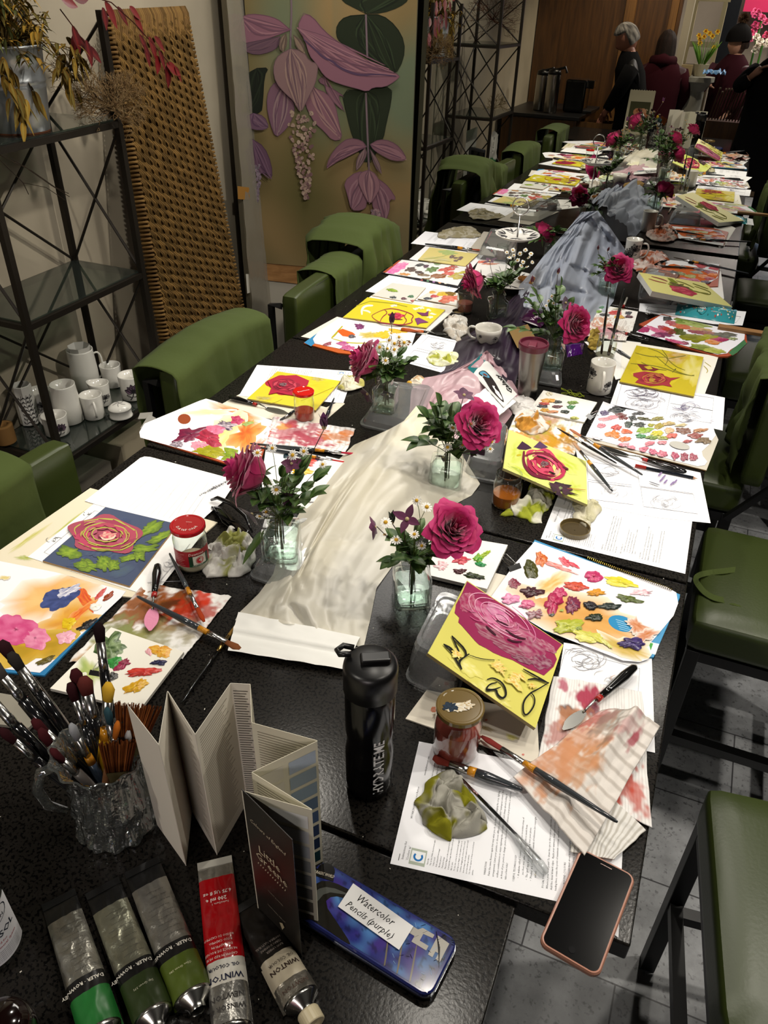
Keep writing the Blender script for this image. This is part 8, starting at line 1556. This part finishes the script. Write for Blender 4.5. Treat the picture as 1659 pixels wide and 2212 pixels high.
t=thing('black_bag','black shiny rucksack standing below the counter end','bag',(-1.72,-.66,.2)); mb=MB(); rbox(mb,(-1.72,-.66,.25),(.30,.22,.50),.07); mb.build('bag_body','black',t,smooth=True); MB().tube([(-1.64,-.56,.45),(-1.60,-.50,.33),(-1.64,-.55,.13)],.010,'0c0c0c',n=6).build('strap','black',t)
t=thing('shopping_bag','white and green plastic shopping bag on the side shelf, seen in the mirror','bag',(-1.88,.80,.60)); 
mb=MB(); mb.grid(lambda u,v:V((-1.80+.012*nz(u*6,v*6,1),.65+.30*u,.60+.34*v*(1-.25*abs(u-.5)))),20,20,cfn=lambda u,v:'1c5c34' if v<.38+.1*u else 'b8b6ae'); mb.grid(lambda u,v:V((-1.98,.65+.30*u,.60+.34*v)),6,6,'b8b6ae'); mb.build('bag_film','satin',t,smooth=True)
mb=MB(); text(mb,'BON',(-1.782,.86,.90),(0,0,-1),(0,-1,0),.05,'2a2a2a'); text(mb,'HO',(-1.78,.92,.63),(0,-1,0),(0,0,1),.06,'b02020',bold=True); mb.build('bag_lettering','ink',t)
t=thing('dark_monitor','grey-framed dark card reader leaning on the side shelf','device',(-1.85,1.06,.59)); MB().box((-1.85,1.06,.72),(.16,.03,.24),'3a3c40',rz=.5).build('housing','satin',t,bevel=.006); MB().box((-1.838,1.078,.72),(.13,.012,.20),'06080e',rz=.5).build('dark_screen','gloss',t)
for x,y,l in ((-1.80,.99,'leaf-printed white mug beside the dark card reader in the mirror'),(-1.82,.60,'leaf-printed white mug at the far end of the side shelf')): _mug((x,y,.588),.036,.085,.4,l,[(1.2,.04,.022,None),(.3,.04,.022,None)],group='leaf-printed mugs on the side shelf')
# ---------------------------------------------------------------- people
def limb_body(pts,edges,rad,name,m,parent,sub=1,col='888888',pelvis=0):
    me=bpy.data.meshes.new(name); me.from_pydata([tuple(p) for p in pts],edges,[]); o=bpy.data.objects.new(name,me); COL.objects.link(o)
    sk=o.modifiers.new('skin','SKIN'); sk.use_smooth_shade=True
    for i,v in enumerate(me.skin_vertices[0].data): r=rad[i]; v.radius=(r if isinstance(r,tuple) else (r,r)); v.use_root=(i==pelvis)
    s=o.modifiers.new('s','SUBSURF'); s.levels=2; s.render_levels=2
    dg=bpy.context.evaluated_depsgraph_get(); dg.update(); em=bpy.data.meshes.new_from_object(o.evaluated_get(dg)); vs=[v.co.copy() for v in em.vertices]; fs=[tuple(p.vertices) for p in em.polygons]
    bpy.data.objects.remove(o); bpy.data.meshes.remove(me); bpy.data.meshes.remove(em); return vs,fs
def head_mesh(mb,c,face,r=.105,skin='a8765c'):
    f=V(face).normalized(); up=V((0,0,1)); up=(up-f*up.dot(f)).normalized(); s=f.cross(up); m=Matrix((s,f,up)).transposed(); n=20; vs=[];fs=[];cc=[]; S=hx(skin)
    for i in range(n+1):
        th=PI*i/n
        for k in range(n*2):
            a=2*PI*k/(n*2); x,y,z=math.sin(th)*math.cos(a),math.sin(th)*math.sin(a),-math.cos(th)
            w=.74*(1-.22*max(0,-z)**1.5); q=V((x*w,y*.90*(1-.12*max(0,-z)),z*1.12))
            if y>.2:
                nose=math.exp(-((x/.13)**2+((z+.12)/.26)**2)); q.y+=.20*nose*(1 if z<.12 else .4); q.y-=.07*(math.exp(-(((abs(x)-.34)/.15)**2+((z-.10)/.12)**2))); q.y+=.05*math.exp(-((x/.28)**2+((z+.52)/.07)**2))+.06*math.exp(-((x/.3)**2+((z+.85)/.2)**2))
            col=S
            if y>.3 and abs(z+.50)<.045 and abs(x)<.30: col=hx('7a3c38')
            if y>.3 and math.hypot((abs(x)-.33)/.10,(z-.09)/.045)<1: col=hx('1c1410')
            if y>.3 and abs(z-.24)<.025 and .15<abs(x)<.5: col=hx('2c1c14')
            vs.append(c+m@(q*r)); cc.append(col)
    N=n*2
    for i in range(n):
        for k in range(N): fs.append((i*N+k,i*N+(k+1)%N,(i+1)*N+(k+1)%N,(i+1)*N+k))
    mb.add(vs,fs,skin,cc)
    for sg in (-1,1): mb.sphere(c+m@(V((sg*.76,-.05,0))*r),r*.22,skin,6,(.4,1,1.5),m)
    return m
def hand(mb,w,d,nrm,skin,s=1.0,curl=.5,thumb=1):
    d=V(d).normalized(); n_=V(nrm); n_=(n_-d*n_.dot(d)).normalized(); x=d.cross(n_)
    mb.tube([w-d*.02,w+d*.02,w+d*.05,w+d*.085],[(.021)*s,.024*s,.030*s,.027*s],skin,n=12)
    for i,L in enumerate((.068,.078,.073,.058)):
        b=w+d*.082+x*((i-1.5)*.017*s); P=[b]; dd=d.copy(); 
        for k in range(3): dd=(dd-n_*curl*(.5+.3*k)).normalized(); P.append(P[-1]+dd*L/3*s*1.05)
        mb.tube(P,[.0088*s,.0084*s,.0078*s,.0062*s],skin,n=8); mb.sphere(P[-1],.0062*s,skin,5)
    b=w+d*.03+x*(thumb*.024*s); mb.tube([b,b+(d*.6+x*thumb*.8-n_*.2)*.032,b+(d*.9+x*thumb*.8-n_*.5)*.056],[.011*s,.0095*s,.007*s],skin,n=8); mb.sphere(b+(d*.9+x*thumb*.8-n_*.5)*.056,.007*s,skin,5)
def person(base,H,face,headface,label,skin,top,legs,arms,hairc,hair='short',bend=0.0,sho=.195,coat=False,torso=1.0,hat=None,handsp=None):
    b=V(base); f=V((face[0],face[1],0)).normalized(); s=V((f.y,-f.x,0)); z=V((0,0,1)); t=thing('person',label,'person',b)
    hip=b+z*H*.52; waist=b+z*H*.61+f*bend*.06; chest=b+z*H*.74+f*bend*.16; neck=b+z*H*.83+f*bend*.22; head=b+z*H*.905+f*bend*.30+f*.015
    pts=[hip,waist,chest,neck,head-z*.03]; rad=[(.155*torso,.115*torso),(.14*torso,.105*torso),(.165*torso,.115*torso),(.058,.058),(.055,.06)]; E=[(0,1),(1,2),(2,3),(3,4)]
    for sg in (-1,1):
        k=len(pts); pts+=[hip+s*sg*.09-z*.03,b+s*sg*.10+z*H*.28+f*.02,b+s*sg*.10+z*.08,b+s*sg*.10+f*.13+z*.035]; rad+=[.09,.062,.045,.038]; E+=[(0,k),(k,k+1),(k+1,k+2),(k+2,k+3)]
    ws=[]
    for sg,(el,wr) in zip((-1,1),arms):
        k=len(pts); sh=chest+s*sg*sho+z*.055; e=b+f*el[0]+s*sg*el[1]+z*el[2]; w=b+f*wr[0]+s*sg*wr[1]+z*wr[2]; pts+=[sh,e,w]; rad+=[.062,.046,.032]; E+=[(2,k),(k,k+1),(k+1,k+2)]; ws.append((w,(w-e).normalized(),sg))
    vs,fs=limb_body(pts,E,rad,'body','skin',t); mb=MB(); T,L,S=hx(top),hx(legs),hx(skin); cc=[]
    for v in vs:
        hz=(v.z-b.z)/H; dw=min((v-w).length for w,_,_ in ws); c=T if hz>.50 else L
        if hz>.835 or dw<.075: c=S
        if hz<.045: c=hx('141214')
        cc.append(c)
    mb.add(vs,fs,top,cc); m=head_mesh(mb,head,headface,H*.062,skin)
    for w,d,sg in ws: hand(mb,w+d*.01,d,z if not handsp else handsp,skin,.95,.35,-sg)
    mb.build('body','skin',t,smooth=True)
    r=H*.062; hm=MB()
    if hair:
        def hf(u,v):
            a=2*PI*u; th=PI*(v*(.62 if hair=='short' else .66)); x,y,zz=math.sin(th)*math.cos(a),math.sin(th)*math.sin(a),math.cos(th); q=V((x*.80,y*.98,zz*1.16)); k=1.10+.05*nz(a*3,v*6,2)
            if y>.15 and zz<.60: k=.70
            q*=k
            if hair=='long' and y<.45 and v>.62: q.z-=(v-.62)*4.2; q.x*=1.0+.2*(v-.6); 
            return head+m@(q*r)+V((0,0,0))
        hm.grid(hf,48,30,cfn=lambda u,v:mixc(hx(hairc[0]),hx(hairc[1]),max(0,min(1,.5+1.8*nz(u*40,v*3,4))))); hm.build('hair','hair',t,smooth=True)
    if hat:
        h2=MB(); h2.grid(lambda u,v:head+m@(V((math.cos(2*PI*u)*math.cos(v*PI/2)*.92,math.sin(2*PI*u)*math.cos(v*PI/2)*1.05,.18+math.sin(v*PI/2)*1.25))*r*1.12),36,14,hat); h2.build('knitted_hat','cloth',t,smooth=True); rd=random.Random(3); h3=MB()
        for k in range(260): d=V((rd.gauss(0,1),rd.gauss(0,1),rd.gauss(0,1))).normalized(); h3.tube([head+z*r*1.9,head+z*r*1.9+d*.055],[.004,.001],'4a3424',n=3,cap=False)
        h3.build('fur_pompom','dry',t)
    if coat:
        cb=MB(); R_=[(H*.30,.20,.155),(H*.42,.205,.165),(H*.56,.19,.15),(H*.66,.19,.145),(H*.76,.205,.135),(H*.815,.14,.10),(H*.85,.075,.07)]
        n=36; vs=[];fs=[]
        for i,(zz,a1,a2) in enumerate(R_):
            o=b+f*bend*.25*max(0,(zz/H-.5)/.35)
            for k in range(n): a=2*PI*k/n; w=1+.035*nz(math.cos(a)*3,zz*9,math.sin(a)*3); vs.append(o+s*(math.cos(a)*a1*w*torso)+f*(math.sin(a)*a2*w*torso)+z*zz)
        for i in range(len(R_)-1):
            for k in range(n): fs.append((i*n+k,i*n+(k+1)%n,(i+1)*n+(k+1)%n,(i+1)*n+k))
        cb.add(vs,fs,top)
        for sg,(el,wr) in zip((-1,1),arms): e=b+f*el[0]+s*sg*el[1]+z*el[2]; w=b+f*wr[0]+s*sg*wr[1]+z*wr[2]; cb.tube([chest+s*sg*(sho-.02)+z*.06,(chest+s*sg*sho+z*.055)*.5+e*.5,e,w*.85+e*.15],[.075,.068,.058,.046],top,n=16)
        if coat=='hood': cb.tube([neck-f*.02+s*.10,neck-f*.10+z*.01,neck-f*.02-s*.10],[.045,.06,.045],top,n=12)
        cb.build('coat','cloth',t,smooth=True)
    return t
person((-.95,-.98,0),1.72,(-1,.10),(-1,.55,-.75),'person with short grey hair in a black top, bent over the open drawer','946250','08080a','08080a',[((.20,.24,1.08),(.26,.12,.96)),((.18,.24,1.12),(.24,.10,1.00))],('8e8a86','3c3a3a'),bend=.55,sho=.19,coat=True,torso=1.0)
person((-.82,-1.46,0),1.66,(-.05,-1),(-.1,-1,-.1),'person with long dark hair in a maroon hooded coat, back to the mirror','946250','2c0a12','0c0c10',[((.06,.25,1.10),(.16,.22,.90)),((.06,.25,1.10),(.16,.22,.90))],('140c0a','241814'),hair='long',coat='hood',torso=1.05)
person((-.20,-2.0,0),1.70,(-.55,.85),(-.75,.6,-.1),'person in a dark bobble hat, maroon sleeves and black waistcoat, looking over','a87c68','2a0c14','0a0a0c',[((.16,.24,1.10),(.26,.10,1.16)),((.10,.25,1.08),(.22,.20,.95))],('1c120e','2c1c14'),hat='0c0a0a',coat=True)
person((.20,-.30,0),1.80,(0,1),(0,1,-.25),'person in black coat and hood at the right frame edge, the photographer in the mirror','8a6454','060607','060607',[((.10,.28,1.30),(.12,.22,1.36)),((.06,.28,1.08),(.14,.26,.92))],('080606','0c0a08'),coat='hood',torso=1.15)
# ---------------------------------------------------------------- bright shop end
t=thing('plant_pedestal','grey fluted pedestal carrying the potted daffodils','pedestal',(-.50,-1.62,0)); MB().lathe([(.16,0),(.16,.06),(.11,.10),(.10,1.14),(.14,1.20),(.17,1.22),(.17,1.26),(.001,1.26)],(-.50,-1.62,0),'7e7c74',n=32).build('column','matte',t)
t=thing('wicker_box','small pale wicker box at the foot of the daffodils','box',(-.62,-1.55,1.262)); MB().box((-.60,-1.56,1.31),(.10,.08,.09),'8a7a5c').build('box_body','dry',t)
t=thing('potted_daffodils','pot of yellow daffodils with long green leaves on the pedestal','plant',(-.48,-1.66,1.262)); MB().lathe([(.06,0),(.075,.10),(.06,.10),(.001,.09)],(-.48,-1.66,1.262),'8a8470',n=24).build('pot','matte',t); rd=random.Random(3); lf=MB(); c=V((-.48,-1.66,1.36))
for k in range(70): a=rd.uniform(0,6.28); leaf(lf,c+V((math.cos(a)*.03,math.sin(a)*.03,0)),(math.cos(a)*.45,math.sin(a)*.45,1),(math.sin(a),-math.cos(a),0),rd.uniform(.16,.28),.012,rd.choice(('4c7a24','3c6a1c','6a9430')),curl=.2)
lf.build('leaves','leaf',t,smooth=True)
for k in range(9):
    a=rd.uniform(0,6.28); e=c+V((rd.uniform(-.12,.10),rd.uniform(-.06,.06),rd.uniform(.14,.28))); mb=MB()
    for j in range(6): b=j*1.047; leaf(mb,e,(math.cos(b),.5,math.sin(b)),(0,1,0),.028,.02,'e0c018',curl=0)
    mb.lathe([(.008,0),(.012,.018)],e,'e09a10',n=8,mtx=Matrix.Rotation(-PI/2,3,'X'),capb=False); mb.tube([c,e],.002,'4c7a24',n=5); mb.build('daffodil','petal',t)
mb=MB(); rd=random.Random(5)
rag0=MB(); rag0.grid(lambda u,v:V((-.44+.20*u,-1.50+.12*v,1.265+.07*abs(nz(u*5,v*5,2))+.03)),24,18,'4a74a0'); tag(rag0.build('blue_tissue','satin',smooth=True),'crinkled blue film beside the daffodils','film')
# flower stall and sign glimpsed at the far end
tag(MB().box((.15,-3.9,2.05),(.85,.04,.5),'c82a5c').build('pink_sign','satin'),'plain pink sign panel high at the far end','sign')
for k,(x,y,z,c1) in enumerate(((-.20,-3.2,1.55,'c82a64'),(-.05,-3.25,1.72,'d8407c'),(.12,-3.2,1.60,'c82058'),(-.32,-3.1,1.45,'b84a74'),(.02,-3.1,1.50,'e0dcc8'),(.28,-3.15,1.7,'c03060'))):
    t=thing('pink_bouquet',('low pink bunch at the left end of the far stall','tall bright pink bunch near the left of the far stall','crimson pink bunch in the middle of the far stall','dusky pink bunch set forward on the far stall','cream blossom bunch below the tall pink one on the far stall','tall magenta bunch at the right end of the far stall')[k],'flowers',(x,y,1.1),0,'flower bunches on the far stall'); rd=random.Random(k)
    for j in range(9): bloom(V((x+rd.uniform(-.09,.09),y+rd.uniform(-.06,.06),z+rd.uniform(-.09,.09))),(rd.uniform(-.4,.4),1,.4),.04,j,cols=(c1,'7a1040','e08aa8'),N=10).build('bloom','petal',t)
    MB().tube([(x,y,1.1),(x,y,z)],.012,'3c6a24',n=6).build('stems','leaf',t)
tag(MB().box((.03,-3.2,1.07),(.9,.4,.06),'5a4a34').box((.03,-3.2,.53),(.84,.34,1.04),'4a3c2c').build('flower_stall','matte'),'wooden stall under the pink flowers at the far end','stall')
t=thing('wooden_chair_frame','pale weathered wooden frame with a small portrait-like card, above the daffodils','frame',(-.55,-2.45,1.2))
for x in (-.70,-.42): MB().box((x,-2.45,1.62),(.04,.03,.62),'8a8064',rz=.1).build('upright','matte',t)
MB().box((-.56,-2.45,1.90),(.36,.03,.06),'8a8064').build('top_rail','matte',t); MB().box((-.56,-2.45,1.50),(.30,.02,.05),'7a705a').build('cross_rail','matte',t); MB().box((-.56,-2.46,.66),(.30,.2,1.32),'4a4234').build('stand','matte',t)
tag(MB().box((-.36,-2.7,1.55),(.16,.10,.80),'1c1e22').build('dark_curtain','cloth'),'dark grey cloth hanging behind the weathered frame','cloth')
struct(MB().box((.9,-4.34,1.75),(1.5,.02,1.3)),'window_1',mat('shop_window','7a94b8',.4,emit='8aa4c8',es=1.6))
t=thing('window_frame','pale frame round the far shop window','window frame',(.9,-4.31,1.1))
for x in (.14,.9,1.66): MB().box((x,-4.31,1.75),(.05,.03,1.34),'8c8678').build('mullion','matte',t)
# brush rack, display card, folded colour card of the near end
t=thing('tool_rack','wooden rack packed with upright brown tools, beside the photographer in the mirror','rack',(-.12,-.62,0)); MB().box((-.12,-.62,.50),(.36,.22,1.0),'2a1c10').build('rack_body',M['oak'],t)
rd=random.Random(6)
for k in range(13):
    x=-.27+.024*k; a=V((x,-.62+rd.uniform(-.03,.03),1.0)); e=a+V((.035,0,.22+rd.uniform(-.02,.03))); MB().tube([a,e],[.006,.007],'3a281a',n=6).box(e,(.014,.008,.016),'b8a890').build('tool_handle','matte',t)
t=thing('display_card','scalloped cream display card with a peach rose picture at the near table end','card',(-.80,.03,ZT)); mb=MB(); w,h=.20,.33; X=V((1,-.15,0)).normalized(); O=V((-.90,.05,ZT+.001)); N_=V((.15,1,0)).normalized(); up_=V((0,-.12,1)).normalized()
P=[O,O+X*w]+[O+X*w*(1-k/20)+up_*(h+.006*(k%2)) for k in range(21)]; MB().prism(P,N_*.004,'c8c0a4').build('card_board','paper',t)
pp=O+N_*.002+X*.02+up_*.03; m=MB().add([pp,pp+X*.16,pp+X*.16+up_*.22,pp+up_*.22],[(0,1,2,3)],'4a4a30')
for j in range(16): a=j*2.4; r=.055-.003*j; cc=pp+X*(.09+math.cos(a)*r*.7)+up_*(.11+math.sin(a)*r)+N_*(.0003*(j+1)); m.add([cc+X*(.030*math.cos(q))+up_*(.028*math.sin(q)) for q in [k*.7 for k in range(9)]],[tuple(range(9))],('c07a58','cc8c68','a8603f','d8a07c')[j%4])
m.build('rose_picture','ink',t)
# ================================================================ LIGHT AND CAMERA
def spot(x,y,z,e,size=70,tgt=None,col=(1,.93,.82),rad=.04,blend=.6):
    l=bpy.data.lights.new('ceiling_or_fill_spot','SPOT'); l.energy=e; l.spot_size=math.radians(size); l.spot_blend=blend; l.color=col; l.shadow_soft_size=rad  # serves the ceiling spots and the added fill spots alike
    o=bpy.data.objects.new('ceiling_or_fill_spot',l); COL.objects.link(o); o.location=(x,y,z)
    d=V(tgt or (x,y,0))-V((x,y,z)); o.rotation_euler=d.to_track_quat('-Z','Y').to_euler(); return o
def area(x,y,z,e,s,tgt,col=(1,.95,.88)):
    l=bpy.data.lights.new('fill_area','AREA'); l.energy=e; l.size=s; l.color=col  # added soft fill, not a fitting of the room
    o=bpy.data.objects.new('fill_area',l); COL.objects.link(o); o.location=(x,y,z); d=V(tgt)-V((x,y,z)); o.rotation_euler=d.to_track_quat('-Z','Y').to_euler(); return o
for (x,y,e,tx,ty) in ((-.95,3.1,75,-.7,2.7),(.25,2.9,75,-.1,2.5),(-.35,2.2,70,-.4,2.0),(-1.05,1.75,58,-.85,1.3),(.45,1.7,85,.0,1.3),(-.25,1.15,50,-.3,1.0),(.75,.7,60,.25,.75)):
    spot(x,y,2.80,e*.50,78,(tx,ty,.9))
area(-1.25,3.0,2.85,34,1.1,(-.8,2.2,.5),(1,.95,.88))  # added fill for the tables, set where the phone won't mirror it
spot(.5,2.3,2.75,120,75,(-2.2,2.2,1.3))
spot(-.2,1.2,2.75,80,70,(-2.0,3.3,1.5))
spot(-1.0,-.6,2.8,90,95,(-1.2,-1.3,.9),(1,.85,.65))  # this and the following spots are added to brighten the mirrored room
spot(-.9,-1.5,2.8,40,80,(-1.3,-2.0,1.8),(1,.8,.55))
spot(-.9,.9,2.8,70,80,(-2.0,.8,1.0))
spot(.9,-1.0,2.8,60,90,(-.2,-2.0,1.2))
area(.3,-2.9,2.8,110,1.6,(.0,-3.2,.9),(1,.9,.85))  # soft fill added so the far shop end looks bright
spot(-1.3,-.5,2.8,48,60,(-.6,.5,.9))  # added front fill lifting the colour card, tubes and jug
spot(1.3,1.6,2.8,90,80,(.6,1.4,0))  # added fill over the right aisle to lighten the floor
spot(.6,-.9,2.8,90,85,(-.4,-1.9,1.4),(1,.95,.85))  # added fill for the daffodils and stall in the mirror
w=bpy.data.worlds.new('World'); scn.world=w; w.use_nodes=True; bg=w.node_tree.nodes['Background']; bg.inputs[0].default_value=(1,.93,.85,1); bg.inputs[1].default_value=.13
cd=bpy.data.cameras.new('camera'); co=bpy.data.objects.new('camera',cd); COL.objects.link(co); cd.sensor_fit='HORIZONTAL'; cd.sensor_width=36; cd.lens=F/1659*36; cd.clip_start=.02
m=RT.to_4x4(); m.translation=CAM; co.matrix_world=m; scn.camera=co
scn.view_settings.view_transform='Standard'; scn.view_settings.look='None'; scn.view_settings.exposure=0.0; scn.view_settings.gamma=1; scn.view_settings.use_curve_mapping=False
cy=scn.cycles; cy.use_denoising=True; cy.max_bounces=9; cy.diffuse_bounces=3; cy.glossy_bounces=5; cy.transmission_bounces=8; cy.transparent_max_bounces=16; cy.caustics_reflective=False; cy.caustics_refractive=False; cy.sample_clamp_indirect=4
